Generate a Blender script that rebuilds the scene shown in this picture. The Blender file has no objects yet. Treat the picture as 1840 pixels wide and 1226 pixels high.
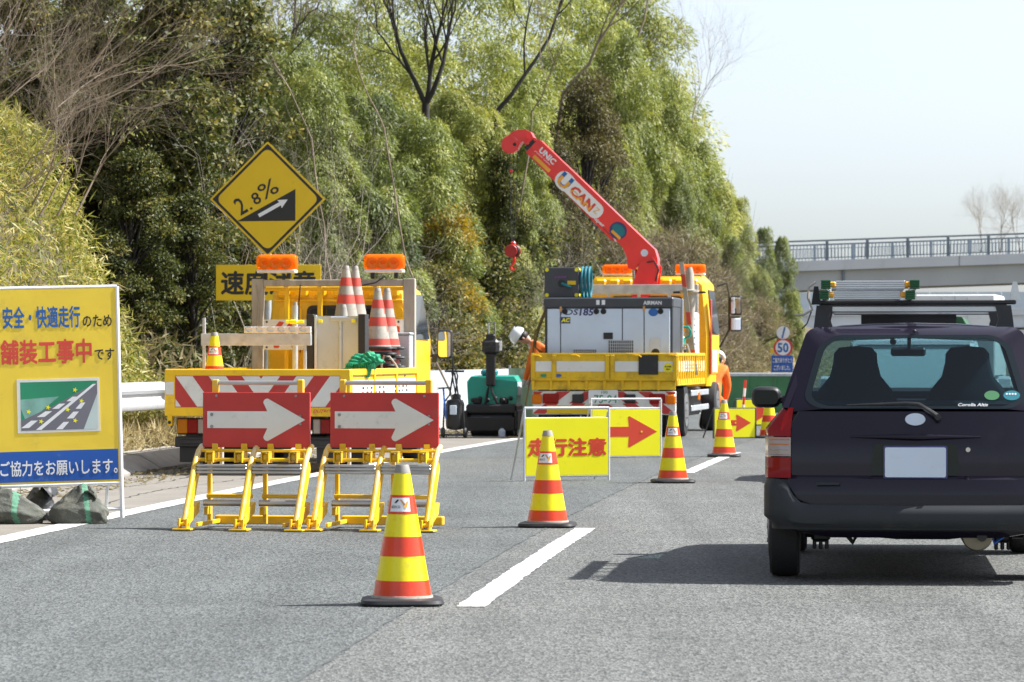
import bpy, bmesh, math, random
import numpy as np
from mathutils import Vector, Matrix, noise as mnoise
R = math.radians
SC = bpy.context.scene
COL = SC.collection
rng = np.random.default_rng(7)
random.seed(7)

# ------------------------------------------------------------------ camera
F, H, HY = 6300.0, 1.27, 638.0          # focal length in photo pixels, eye height, horizon row
cam_d = bpy.data.cameras.new('camera')
cam = bpy.data.objects.new('camera', cam_d); COL.objects.link(cam)
cam.location = (0, 0, H); cam.rotation_euler = (R(90), 0, 0)
cam_d.sensor_width = 36.0; cam_d.lens = 36.0 * F / 1840.0
cam_d.shift_y = (HY - 613.0) / 1840.0
cam_d.clip_start = 0.5; cam_d.clip_end = 6000
cam_d.dof.use_dof = True; cam_d.dof.focus_distance = 25.0; cam_d.dof.aperture_fstop = 9.0
SC.camera = cam

# ------------------------------------------------------------------ sky, sun, exposure
SUN_EL, SUN_BEYOND = 49.0, 8.0          # degrees; sun stands to the right, a little beyond
sv = Vector((math.cos(R(SUN_EL)) * math.cos(R(SUN_BEYOND)), math.cos(R(SUN_EL)) * math.sin(R(SUN_BEYOND)), math.sin(R(SUN_EL))))
w = bpy.data.worlds.new('World'); SC.world = w; w.use_nodes = True
nt = w.node_tree; bg = nt.nodes['Background']
sky = nt.nodes.new('ShaderNodeTexSky'); sky.sky_type = 'NISHITA'; sky.sun_disc = False
sky.sun_elevation = R(SUN_EL); sky.sun_rotation = math.atan2(sv.x, sv.y)
sky.air_density = 0.8; sky.dust_density = 1.45; sky.ozone_density = 4.0; sky.altitude = 0
hz = nt.nodes.new('ShaderNodeHueSaturation'); hz.inputs['Saturation'].default_value = .45     # pale spring haze
nt.links.new(sky.outputs[0], hz.inputs['Color']); nt.links.new(hz.outputs[0], bg.inputs[0]); bg.inputs[1].default_value = 0.104
sun_d = bpy.data.lights.new('sun', 'SUN'); sun_d.energy = 4.5; sun_d.angle = R(0.53); sun_d.color = (1.0, 0.985, 0.955)
sun = bpy.data.objects.new('sun', sun_d); COL.objects.link(sun)
sun.rotation_euler = sv.to_track_quat('Z', 'Y').to_euler(); sun.location = sv * 60
SC.view_settings.view_transform = 'Standard'; SC.view_settings.look = 'None'
SC.view_settings.exposure = 1.1; SC.view_settings.gamma = 1.0
SC.cycles.max_bounces = 8; SC.cycles.transparent_max_bounces = 16
SC.cycles.use_denoising = True

# ------------------------------------------------------------------ helpers
def gx(px, d): return (px - 920.0) / F * d
def gz(py, d): return H - (py - HY) / F * d
def dashx(d):
    t = d - 21.6
    return .0934 * t + .000914 * t * t + .146
def slope(d): return .0934 + .001828 * (d - 21.6)
def road(off, d):
    m = slope(d); q = math.sqrt(1 + m * m)
    return (dashx(d) + off / q, d - off * m / q)
def offs(x, d):
    m = slope(d); return (x - dashx(d)) / math.sqrt(1 + m * m)

def tag(o, label=None, cat=None, group=None, kind=None):
    if label: o['label'] = label
    if cat: o['category'] = cat
    if group: o['group'] = group
    if kind: o['kind'] = kind
    return o
def thing(name, label, cat, loc=(0, 0, 0), rz=0.0, group=None):
    o = bpy.data.objects.new(name, None); COL.objects.link(o)
    o.empty_display_size = .2
    o.location = loc; o.rotation_euler = (0, 0, rz)
    return tag(o, label, cat, group)
def copy_tree(o, parent=None):
    c = o.copy(); COL.objects.link(c); c.parent = parent
    for ch in list(o.children): copy_tree(ch, c)
    return c

class B:
    """collects shapes in one bmesh"""
    def __init__(s): s.bm = bmesh.new(); s.mi = 0
    def _fin(s, vs, M=None):
        if M is not None: bmesh.ops.transform(s.bm, matrix=M, verts=vs)
        return s
    def box(s, c, size, bev=0.0, rot=None, seg=1):
        r = bmesh.ops.create_cube(s.bm, size=1.0); vs = r['verts']
        bmesh.ops.scale(s.bm, vec=Vector(size), verts=vs)
        if bev > 0:
            es = list({e for v in vs for e in v.link_edges})
            rr = bmesh.ops.bevel(s.bm, geom=es, offset=min(bev, min(size) * .45), segments=seg, affect='EDGES', profile=.5)
            vs = list(set(rr['verts']) | {v for v in vs if v.is_valid})
        if s.mi:
            for f in {f for v in vs for f in v.link_faces}: f.material_index = s.mi
        M = Matrix.Translation(Vector(c))
        if rot is not None: M = M @ rot.to_4x4()
        bmesh.ops.transform(s.bm, matrix=M, verts=vs)
        return s
    def box2(s, a, b, bev=0.0):
        return s.box([(a[i] + b[i]) / 2 for i in range(3)], [abs(b[i] - a[i]) for i in range(3)], bev)
    def rings(s, rings, cap=True, close=True):
        V = [[s.bm.verts.new(p) for p in r] for r in rings]
        n = len(V[0])
        for a, b in zip(V[:-1], V[1:]):
            for i in range(n if close else n - 1):
                j = (i + 1) % n
                try:
                    f = s.bm.faces.new((a[i], a[j], b[j], b[i])); f.material_index = s.mi
                except ValueError: pass
        if cap and close:
            for r in (V[0][::-1], V[-1]):
                try:
                    f = s.bm.faces.new(r); f.material_index = s.mi
                except ValueError: pass
        return s
    def tube(s, pts, r, n=8, cap=True):
        pts = [Vector(p) for p in pts]
        rs = r if isinstance(r, (list, tuple)) else [r] * len(pts)
        out = []; up = None
        for i, p in enumerate(pts):
            t = (pts[min(i + 1, len(pts) - 1)] - pts[max(i - 1, 0)]).normalized()
            if up is None or abs(up.dot(t)) > .97:
                up = Vector((0, 0, 1)) if abs(t.z) < .9 else Vector((1, 0, 0))
            a = up.cross(t).normalized(); b = t.cross(a); up = b
            out.append([p + (a * math.cos(k * 2 * math.pi / n) + b * math.sin(k * 2 * math.pi / n)) * rs[i] for k in range(n)])
        return s.rings(out, cap)
    def cyl(s, p0, p1, r0, r1=None, n=16): return s.tube([p0, p1], [r0, r0 if r1 is None else r1], n)
    def lathe(s, prof, c=(0, 0, 0), n=24, axis='z'):
        out = []
        for r, h in prof:
            ring = []
            for k in range(n):
                a = 2 * math.pi * k / n; u, v = r * math.cos(a), r * math.sin(a)
                ring.append((c[0] + u, c[1] + v, c[2] + h) if axis == 'z' else ((c[0] + h, c[1] + u, c[2] + v) if axis == 'x' else (c[0] + v, c[1] + h, c[2] + u)))
            out.append(ring)
        return s.rings(out, True)
    def prism(s, poly, y0, y1):
        """polygon in x,z pushed from y0 to y1"""
        return s.rings([[(x, y0, z) for x, z in poly], [(x, y1, z) for x, z in poly]])
    def prismx(s, poly, x0, x1):
        return s.rings([[(x0, y, z) for y, z in poly], [(x1, y, z) for y, z in poly]])
    def face(s, pts):
        f = s.bm.faces.new([s.bm.verts.new(p) for p in pts]); f.material_index = s.mi
        return s
    def ball(s, c, r, seg=16, rings=10):
        r = (r, r, r) if not isinstance(r, (list, tuple)) else r
        v = bmesh.ops.create_uvsphere(s.bm, u_segments=seg, v_segments=rings, radius=1)['verts']
        bmesh.ops.transform(s.bm, matrix=Matrix.Translation(Vector(c)) @ Matrix.Diagonal((*r, 1)), verts=v)
        return s
    def grid(s, fn, us, vs):
        V = [[s.bm.verts.new(fn(u, v)) for v in vs] for u in us]
        for i in range(len(us) - 1):
            for j in range(len(vs) - 1):
                f = s.bm.faces.new((V[i][j], V[i + 1][j], V[i + 1][j + 1], V[i][j + 1])); f.material_index = s.mi
        return s
    def mesh(s, name, mats, angle=35, recalc=True):
        if recalc: bmesh.ops.recalc_face_normals(s.bm, faces=s.bm.faces)
        me = bpy.data.meshes.new(name); s.bm.to_mesh(me); s.bm.free()
        for m in (mats if isinstance(mats, (list, tuple)) else [mats]): me.materials.append(m)
        me.polygons.foreach_set('use_smooth', [True] * len(me.polygons))
        me.set_sharp_from_angle(angle=R(angle))
        return me
    def build(s, name, mats, parent=None, angle=35, recalc=True):
        return put(name, s.mesh(name, mats, angle, recalc), parent)

def put(name, me, parent=None):
    o = bpy.data.objects.new(name, me); COL.objects.link(o)
    if parent is not None: o.parent = parent
    return o

_tc = {}
def text_coords(sx, bold):
    key = (sx, bold)
    if key not in _tc:
        c = bpy.data.curves.new('t', 'FONT'); c.body = sx; c.offset = bold; c.resolution_u = 2; c.fill_mode = 'FRONT'
        o = bpy.data.objects.new('t', c); COL.objects.link(o); bpy.context.view_layer.update()
        m = bpy.data.meshes.new_from_object(o.evaluated_get(bpy.context.evaluated_depsgraph_get()))
        co = np.array([v.co[:2] for v in m.vertices]); fa = [tuple(p.vertices) for p in m.polygons]
        bpy.data.objects.remove(o); bpy.data.curves.remove(c); bpy.data.meshes.remove(m)
        _tc[key] = (co, fa)
    return _tc[key]
def lettering(parent, sx, x0, x1, z0, z1, y, mat, bold=.02, fn=None, name='lettering', italic=0.0):
    """flat printed letters filling the box x0..x1, z0..z1 on the plane y, facing -y; fn remaps (u,v) to 3-D"""
    multi = fn is None and any(ord(c) > 0x2000 for c in sx)
    co, fa = text_coords(sx, 0.0 if multi else bold)
    mn, mx = co.min(0), co.max(0); sc = mx - mn
    vs, fs = [], []
    for k, (dx, dz) in enumerate(((0, 0), (1, .3), (-1, -.3), (.3, -1), (-.3, 1), (.7, .7), (-.7, -.7)) if multi else ((0, 0),)):
        u = (co[:, 0] - mn[0]) / sc[0]; v = (co[:, 1] - mn[1]) / sc[1]
        X = x0 + u * (x1 - x0) + italic * v * (z1 - z0) + dx * bold * .9 * (x1 - x0) / sc[0]; Z = z0 + v * (z1 - z0) + dz * bold * .9 * (z1 - z0) / sc[1]
        n = len(vs)
        vs += [fn(a, b) for a, b in zip(X, Z)] if fn else [(a, y - .00025 * k, b) for a, b in zip(X, Z)]
        fs += [tuple(i + n for i in f) for f in fa]
    me = bpy.data.meshes.new(name); me.from_pydata(vs, [], fs); me.materials.append(mat)
    return put(name, me, parent)

# ------------------------------------------------------------------ materials
def nodes(name):
    m = bpy.data.materials.new(name); m.use_nodes = True
    return m, m.node_tree, m.node_tree.nodes['Principled BSDF'], m.node_tree.nodes.new, m.node_tree.links.new
def mat(name, col, rough=.5, metal=0.0, var=.12, vs=3.0, dirt=0.0, dcol=(.10, .085, .065), ds=6.0, bump=0.0, bs=40.0, coat=0.0, spec=.5, streak=1.0):
    m, t, p, N, L = nodes(name)
    p.inputs['Roughness'].default_value = rough; p.inputs['Metallic'].default_value = metal
    p.inputs['Coat Weight'].default_value = coat; p.inputs['Coat Roughness'].default_value = .06
    p.inputs['Specular IOR Level'].default_value = spec
    tc = N('ShaderNodeTexCoord'); oi = N('ShaderNodeObjectInfo')
    off = N('ShaderNodeVectorMath'); off.operation = 'MULTIPLY_ADD'
    off.inputs[1].default_value = (1, 1, streak); L(tc.outputs['Object'], off.inputs[0])
    mul = N('ShaderNodeVectorMath'); mul.operation = 'SCALE'; mul.inputs[0].default_value = (13, 7, 9); L(oi.outputs['Random'], mul.inputs['Scale'])
    L(mul.outputs[0], off.inputs[2])
    n1 = N('ShaderNodeTexNoise'); n1.inputs['Scale'].default_value = vs; n1.inputs['Detail'].default_value = 5; L(off.outputs[0], n1.inputs['Vector'])
    rp = N('ShaderNodeValToRGB'); e = rp.color_ramp.elements
    e[0].position = .3; e[1].position = .7
    e[0].color = (*[c * (1 - var) for c in col], 1); e[1].color = (*[min(1, c * (1 + var * .6)) for c in col], 1)
    L(n1.outputs['Fac'], rp.inputs[0]); out = rp.outputs[0]
    if dirt > 0:
        n2 = N('ShaderNodeTexNoise'); n2.inputs['Scale'].default_value = ds; n2.inputs['Detail'].default_value = 8; n2.inputs['Roughness'].default_value = .68
        L(off.outputs[0], n2.inputs['Vector'])
        r2 = N('ShaderNodeValToRGB'); r2.color_ramp.elements[0].position = .62 - .22 * dirt; r2.color_ramp.elements[1].position = .78 - .1 * dirt
        L(n2.outputs['Fac'], r2.inputs[0])
        mm = N('ShaderNodeMath'); mm.operation = 'MULTIPLY'; mm.inputs[1].default_value = min(1, .45 + dirt * .5); L(r2.outputs[0], mm.inputs[0])
        mx = N('ShaderNodeMix'); mx.data_type = 'RGBA'; L(mm.outputs[0], mx.inputs[0]); L(out, mx.inputs[6]); mx.inputs[7].default_value = (*dcol, 1)
        out = mx.outputs[2]
        rr = N('ShaderNodeMapRange'); rr.inputs['To Min'].default_value = rough; rr.inputs['To Max'].default_value = min(1, rough + .35)
        L(mm.outputs[0], rr.inputs[0]); L(rr.outputs[0], p.inputs['Roughness'])
    L(out, p.inputs['Base Color'])
    if bump > 0:
        n3 = N('ShaderNodeTexNoise'); n3.inputs['Scale'].default_value = bs; n3.inputs['Detail'].default_value = 4; L(off.outputs[0], n3.inputs['Vector'])
        b = N('ShaderNodeBump'); b.inputs['Strength'].default_value = bump; b.inputs['Distance'].default_value = .02
        L(n3.outputs['Fac'], b.inputs['Height']); L(b.outputs[0], p.inputs['Normal'])
    return m
def glass(name, tint, rough=.02, ior=1.45):
    m, t, p, N, L = nodes(name); o = t.nodes['Material Output']
    tr = N('ShaderNodeBsdfTransparent'); tr.inputs[0].default_value = (*tint, 1)
    gl = N('ShaderNodeBsdfGlossy'); gl.inputs['Roughness'].default_value = rough
    lw = N('ShaderNodeLayerWeight'); pw = N('ShaderNodeMath'); pw.operation = 'POWER'; pw.inputs[1].default_value = 5; L(lw.outputs['Facing'], pw.inputs[0])
    fr = N('ShaderNodeMath'); fr.operation = 'MULTIPLY_ADD'; fr.inputs[1].default_value = .9; fr.inputs[2].default_value = .045; L(pw.outputs[0], fr.inputs[0])
    mx = N('ShaderNodeMixShader'); L(fr.outputs[0], mx.inputs[0]); L(tr.outputs[0], mx.inputs[1]); L(gl.outputs[0], mx.inputs[2])
    L(mx.outputs[0], o.inputs['Surface']); t.nodes.remove(p)
    return m
def leafmat(name, cols, rough=.45, transl=.35, tcol=None, spec=.4):
    m, t, p, N, L = nodes(name); o = t.nodes['Material Output']
    a = N('ShaderNodeAttribute'); a.attribute_name = 'tint'
    oi = N('ShaderNodeObjectInfo')
    sh = N('ShaderNodeMath'); sh.operation = 'MULTIPLY_ADD'; sh.inputs[1].default_value = .40; L(oi.outputs['Random'], sh.inputs[0]); L(a.outputs['Fac'], sh.inputs[2])
    sb = N('ShaderNodeMath'); sb.operation = 'SUBTRACT'; sb.inputs[1].default_value = .22; L(sh.outputs[0], sb.inputs[0])
    rp = N('ShaderNodeValToRGB'); el = rp.color_ramp.elements
    for i, c in enumerate(cols):
        pos = i / (len(cols) - 1)
        e = el[i] if i < 2 else el.new(pos)
        e.position = pos; e.color = (*c, 1)
    L(sb.outputs[0], rp.inputs[0]); L(rp.outputs[0], p.inputs['Base Color'])
    p.inputs['Roughness'].default_value = rough; p.inputs['Specular IOR Level'].default_value = spec
    tl = N('ShaderNodeBsdfTranslucent')
    hs = N('ShaderNodeHueSaturation'); hs.inputs['Saturation'].default_value = 1.15; hs.inputs['Value'].default_value = 1.25; L(rp.outputs[0], hs.inputs['Color']); L(hs.outputs[0], tl.inputs[0])
    mx = N('ShaderNodeMixShader'); mx.inputs[0].default_value = transl
    L(p.outputs[0], mx.inputs[1]); L(tl.outputs[0], mx.inputs[2]); L(mx.outputs[0], o.inputs['Surface'])
    return m

M = {}
M['yellow_paint'] = mat('yellow_paint', (.93, .56, .005), .38, var=.10, dirt=.34, ds=6, dcol=(.30, .18, .05), coat=.15)
M['yellow_steel'] = mat('yellow_steel', (.84, .52, .010), .45, var=.15, dirt=.42, ds=14, dcol=(.42, .38, .30), bump=.1)
M['worn_steel'] = mat('worn_steel', (.52, .51, .49), .38, .75, var=.2, dirt=.25, ds=9, dcol=(.7, .45, .03))
M['worn_highlight_yellow'] = mat('worn_highlight_yellow', (.80, .50, .02), .42, .1, var=.1, dirt=.75, ds=7, dcol=(.66, .64, .58), streak=.5)  # silvery blotches: worn paint plus the tubes' highlight put into the colour
M['red_board'] = mat('red_board', (.52, .035, .03), .42, var=.12, vs=4, dirt=.16, ds=9, dcol=(.28, .12, .09))
M['white_board'] = mat('white_board', (.76, .75, .70), .42, var=.06, vs=4, dirt=.2, ds=11, dcol=(.45, .40, .30))
M['white_paint'] = mat('white_paint', (.78, .78, .77), .4, var=.05, dirt=.15, ds=5, dcol=(.5, .47, .4))
M['white_clean'] = mat('white_clean', (.82, .83, .85), .35, var=.04)
M['red_paint'] = mat('red_paint', (.62, .03, .022), .32, var=.08, dirt=.15, ds=6, dcol=(.3, .05, .03), coat=.2)
M['crane_red'] = mat('crane_red', (.84, .035, .03), .3, var=.1, dirt=.12, ds=3, dcol=(.35, .05, .04), coat=.3)
M['fluor_yellow'] = mat('fluor_yellow', (.92, .86, .005), .4, var=.04, dirt=.12, ds=9, dcol=(.55, .5, .05))
M['sign_red'] = mat('sign_red', (.68, .06, .025), .4, var=.08)
M['cone_yellow'] = mat('cone_yellow', (.88, .76, .005), .33, var=.07, vs=6, dirt=.24, ds=13, dcol=(.40, .33, .08), coat=.1, bump=.12, bs=14)
M['cone_red'] = mat('cone_red', (.78, .055, .015), .3, var=.14, vs=5, dirt=.24, ds=12, dcol=(.38, .10, .06), coat=.15, bump=.12, bs=14)
M['cone_grey'] = mat('cone_grey', (.30, .28, .25), .6, var=.15, dirt=.3)
M['old_white'] = mat('old_white', (.42, .39, .33), .6, var=.2, dirt=.6, ds=12, dcol=(.2, .18, .15))
M['old_red'] = mat('old_red', (.60, .07, .045), .5, var=.2, dirt=.42, ds=10, dcol=(.3, .12, .09))
M['rubber'] = mat('rubber', (.022, .022, .024), .55, var=.25, dirt=.3, ds=10, dcol=(.07, .065, .06))
M['black'] = mat('black', (.018, .018, .02), .45, var=.2, dirt=.3, ds=8, dcol=(.06, .055, .05))
M['black_print'] = mat('black_print', (.02, .02, .02), .4, var=.1)
M['galv'] = mat('galv', (.52, .55, .58), .42, .4, var=.18, vs=8, dirt=.3, ds=6, dcol=(.3, .28, .25))
M['alu'] = mat('alu', (.62, .64, .66), .32, .7, var=.1, vs=5, dirt=.15, ds=5)
M['grey_panel'] = mat('grey_panel', (.50, .53, .56), .40, .2, var=.1, dirt=.22, ds=4, dcol=(.25, .24, .22))
M['wood_grey'] = mat('wood_grey', (.40, .36, .30), .8, var=.25, vs=9, dirt=.4, ds=10, dcol=(.2, .17, .13), bump=.25, bs=25, streak=.25)
M['sign_yellow'] = mat('sign_yellow', (.80, .53, .004), .35, var=.05, dirt=.06, ds=3)
M['board_yellow'] = mat('board_yellow', (.88, .64, .05), .5, var=.07, vs=3, dirt=.2, ds=5, dcol=(.5, .38, .1), bump=.12, bs=5)
M['board_blue'] = mat('board_blue', (.012, .10, .44), .45, var=.1, dirt=.15, ds=8, dcol=(.2, .25, .4))
M['blue_print'] = mat('blue_print', (.02, .13, .42), .45)
M['red_print'] = mat('red_print', (.72, .07, .045), .45)
M['green_print'] = mat('green_print', (.02, .26, .13), .45)
M['grey_print'] = mat('grey_print', (.17, .17, .20), .5)
M['navy_print'] = mat('navy_print', (.045, .05, .16), .45)
M['orange_print'] = mat('orange_print', (.85, .40, .04), .45)
M['tan_print'] = mat('tan_print', (.60, .30, .10), .45)
M['teal'] = mat('teal', (.01, .36, .27), .4, var=.12, dirt=.2, ds=6, coat=.1)
M['teal_hose'] = mat('teal_hose', (.008, .17, .22), .45)
M['purple'] = mat('purple', (.20, .05, .25), .4)
M['panel_white'] = mat('panel_white', (.63, .72, .84), .4, var=.05, dirt=.12, ds=4, dcol=(.45, .45, .45))
M['dark_grey'] = mat('dark_grey', (.055, .06, .07), .45, var=.15, dirt=.15)
M['concrete_white'] = mat('concrete_white', (.42, .44, .47), .7, var=.12, vs=2, dirt=.35, ds=2, dcol=(.30, .29, .28), bump=.1, bs=20, streak=.3)
M['concrete'] = mat('concrete', (.36, .35, .33), .85, var=.15, vs=2, dirt=.3, ds=2.5, dcol=(.2, .19, .17), bump=.2, bs=25)
M['kerb'] = mat('kerb', (.34, .32, .29), .9, var=.2, vs=4, dirt=.4, ds=5, dcol=(.17, .15, .12), bump=.3, bs=30)
M['rail_white'] = mat('rail_white', (.62, .64, .66), .45, var=.06, dirt=.15, ds=4)
M['bag'] = mat('bag', (.095, .10, .082), .8, var=.3, vs=10, dirt=.5, ds=5, dcol=(.30, .28, .22), bump=.5, bs=120)
M['bag_black'] = mat('bag_black', (.03, .032, .035), .5, var=.2, bump=.3, bs=40)
M['bag_green'] = mat('bag_green', (.10, .27, .17), .7, var=.2, vs=20, bump=.4, bs=120)
M['net_green'] = mat('net_green', (.01, .32, .15), .6, var=.3, vs=20, bump=.5, bs=90)
M['bin_green'] = mat('bin_green', (.055, .20, .08), .5, var=.15, dirt=.25, ds=2, dcol=(.1, .2, .12))
M['hivis'] = mat('hivis', (.85, .17, .015), .7, var=.12, vs=8, bump=.3, bs=18)
M['hivis_tape'] = mat('hivis_tape', (.75, .72, .55), .35)
M['skin'] = mat('skin', (.50, .28, .19), .5, var=.08)
M['hair'] = mat('hair', (.02, .017, .015), .6)
M['glove'] = mat('glove', (.55, .55, .52), .8)
M['helmet'] = mat('helmet', (.80, .81, .84), .25, var=.03, coat=.3)
M['tyre'] = mat('tyre', (.02, .02, .021), .75, var=.2, dirt=.3, ds=8, dcol=(.05, .047, .043), bump=.3, bs=60)
M['rim'] = mat('rim', (.30, .30, .30), .4, .6, var=.15, dirt=.3)
M['car_paint'] = mat('car_paint', (.007, .004, .014), .45, 0, var=.1, vs=2, coat=.6, spec=.12, dirt=.05, ds=3, dcol=(.02, .016, .02))
M['bumper_grey'] = mat('bumper_grey', (.026, .030, .034), .6, spec=.35, var=.12, dirt=.2, ds=4, dcol=(.08, .078, .075))
M['interior'] = mat('interior', (.025, .03, .04), .8)
M['muffler'] = mat('muffler', (.28, .24, .17), .5, .6, var=.25, dirt=.4, ds=7, dcol=(.1, .07, .05))
M['silver'] = mat('silver', (.74, .77, .79), .25, .05, var=.03, coat=.6)
M['canvas_green'] = mat('canvas_green', (.02, .10, .04), .7, var=.15)
M['chrome'] = mat('chrome', (.75, .75, .76), .15, 1.0, var=.02)
M['mirror'] = mat('mirror', (.85, .87, .88), .02, 1.0, var=.0)
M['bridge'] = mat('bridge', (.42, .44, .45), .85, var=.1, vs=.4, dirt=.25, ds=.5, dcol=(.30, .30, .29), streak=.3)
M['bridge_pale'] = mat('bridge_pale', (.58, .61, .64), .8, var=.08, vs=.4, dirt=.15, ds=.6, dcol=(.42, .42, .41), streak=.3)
M['rail_blue'] = mat('rail_blue', (.16, .20, .24), .5, var=.1)
M['far_panel'] = mat('far_panel', (.55, .64, .72), .5, var=.06, vs=.5)
M['bark'] = mat('bark', (.085, .068, .052), .9, var=.35, vs=6, bump=.5, bs=14, streak=.3)
M['bark_dark'] = mat('bark_dark', (.035, .030, .026), .9, var=.3, vs=6, bump=.5, bs=14, streak=.3)
M['twig'] = mat('twig', (.25, .195, .14), .85, var=.3, vs=2)
M['twig_pale'] = mat('twig_pale', (.38, .33, .26), .85, var=.25, vs=2)
M['culm'] = mat('culm', (.16, .20, .07), .5, var=.3, vs=1.0)

def lampmat(name, col, rough=.12):
    m, t, p, N, L = nodes(name); o = t.nodes['Material Output']
    p.inputs['Base Color'].default_value = (*col, 1); p.inputs['Roughness'].default_value = rough
    tr = N('ShaderNodeBsdfTranslucent'); tr.inputs[0].default_value = (*col, 1)
    mx = N('ShaderNodeMixShader'); mx.inputs[0].default_value = .45; L(p.outputs[0], mx.inputs[1]); L(tr.outputs[0], mx.inputs[2]); L(mx.outputs[0], o.inputs['Surface'])
    return m
M['amber'] = lampmat('amber', (.95, .30, .012), .08)
M['lamp_red'] = lampmat('lamp_red', (.45, .012, .012))
M['lamp_clear'] = mat('lamp_clear', (.38, .31, .27), .15, coat=.5)
M['lamp_orange'] = lampmat('lamp_orange', (.9, .30, .01))
def amber_lens():
    m, t, p, N, L = nodes('amber_lens'); o = t.nodes['Material Output']
    p.inputs['Base Color'].default_value = (.95, .33, .012, 1); p.inputs['Roughness'].default_value = .06
    tl = N('ShaderNodeBsdfTranslucent'); tl.inputs[0].default_value = (1, .40, .02, 1); tr = N('ShaderNodeBsdfTransparent'); tr.inputs[0].default_value = (1, .55, .10, 1)
    a = N('ShaderNodeMixShader'); a.inputs[0].default_value = .5; L(p.outputs[0], a.inputs[1]); L(tl.outputs[0], a.inputs[2])
    c = N('ShaderNodeMixShader'); c.inputs[0].default_value = .38; L(a.outputs[0], c.inputs[1]); L(tr.outputs[0], c.inputs[2]); L(c.outputs[0], o.inputs['Surface'])
    return m
M['amber_shell'] = amber_lens()
M['glass'] = glass('glass', (.84, .93, .935))
M['glass_tint'] = glass('glass_tint', (.50, .62, .65))
M['glass_dark'] = mat('glass_dark', (.012, .018, .022), .08, var=0, coat=.2, spec=.4)
M['sedan_glass'] = mat('sedan_glass', (.36, .47, .49), .05, var=0, coat=1.0)  # pale base colour stands in for sky reflected by the sloping glass

def asphalt(name, base, warm):
    m, t, p, N, L = nodes(name)
    tc = N('ShaderNodeTexCoord')
    def noise(sc, det=2, rough=.5):
        n = N('ShaderNodeTexNoise'); n.inputs['Scale'].default_value = sc; n.inputs['Detail'].default_value = det; n.inputs['Roughness'].default_value = rough
        L((mp if sc > 3 else tc).outputs[0 if sc > 3 else 'Object'], n.inputs['Vector']); return n
    mp = N('ShaderNodeMapping'); mp.inputs['Scale'].default_value = (1, .32, 1); L(tc.outputs['Object'], mp.inputs['Vector'])     # stones dragged along by the paver
    v = N('ShaderNodeTexVoronoi'); v.inputs['Scale'].default_value = 95; L(mp.outputs[0], v.inputs['Vector'])
    r1 = N('ShaderNodeValToRGB'); e = r1.color_ramp.elements
    e[0].color = (*[c * .42 for c in base], 1); e[1].color = (*[c * 1.75 for c in warm], 1); e[0].position = .15; e[1].position = .85
    sp = N('ShaderNodeSeparateColor'); L(v.outputs['Color'], sp.inputs[0])
    n0 = noise(38, 4, .7); ad = N('ShaderNodeMath'); ad.operation = 'MULTIPLY_ADD'; ad.inputs[1].default_value = .62; L(sp.outputs[0], ad.inputs[0])
    s2 = N('ShaderNodeMath'); s2.operation = 'MULTIPLY'; s2.inputs[1].default_value = .42; L(n0.outputs[0], s2.inputs[0]); L(s2.outputs[0], ad.inputs[2])
    L(ad.outputs[0], r1.inputs[0])
    n1 = noise(.7, 5, .6)
    mr = N('ShaderNodeMapRange'); mr.inputs['From Min'].default_value = .3; mr.inputs['From Max'].default_value = .7; mr.inputs['To Min'].default_value = .87; mr.inputs['To Max'].default_value = 1.12; L(n1.outputs[0], mr.inputs[0])
    wm = N('ShaderNodeMapping'); wm.inputs['Scale'].default_value = (2.2, .05, 1); wm.inputs['Rotation'].default_value = (0, 0, .1); L(tc.outputs['Object'], wm.inputs['Vector'])
    nw = N('ShaderNodeTexNoise'); nw.inputs['Scale'].default_value = 1.0; nw.inputs['Detail'].default_value = 4; L(wm.outputs[0], nw.inputs['Vector'])
    mw = N('ShaderNodeMapRange'); mw.inputs['From Min'].default_value = .3; mw.inputs['From Max'].default_value = .7; mw.inputs['To Min'].default_value = .84; mw.inputs['To Max'].default_value = 1.1; L(nw.outputs[0], mw.inputs[0])
    mq = N('ShaderNodeMath'); mq.operation = 'MULTIPLY'; L(mr.outputs[0], mq.inputs[0]); L(mw.outputs[0], mq.inputs[1])
    mx = N('ShaderNodeMix'); mx.data_type = 'RGBA'; mx.blend_type = 'MULTIPLY'; mx.inputs[0].default_value = 1
    L(r1.outputs[0], mx.inputs[6]); L(mq.outputs[0], mx.inputs[7])
    L(mx.outputs[2], p.inputs['Base Color']); p.inputs['Roughness'].default_value = .82; p.inputs['Specular IOR Level'].default_value = .3
    b = N('ShaderNodeBump'); b.inputs['Strength'].default_value = .55; b.inputs['Distance'].default_value = .006; L(v.outputs['Distance'], b.inputs['Height']); L(b.outputs[0], p.inputs['Normal'])
    return m
M['asphalt'] = asphalt('asphalt', (.088, .098, .098), (.094, .100, .098))
M['asphalt_old'] = asphalt('asphalt_old', (.104, .110, .107), (.112, .114, .108))
M['asphalt_dusty'] = mat('asphalt_dusty', (.215, .195, .168), .9, var=.15, vs=1.5, dirt=.35, ds=1.6, dcol=(.16, .14, .12), bump=.3, bs=60)
M['soil'] = mat('soil', (.11, .09, .05), .95, var=.35, vs=1.2, dirt=.4, ds=3, dcol=(.05, .06, .02), bump=.4, bs=6)
M['far_ground'] = mat('far_ground', (.10, .11, .05), .95, var=.3, vs=.05, dirt=.4, ds=.1, dcol=(.14, .12, .07))
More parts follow.
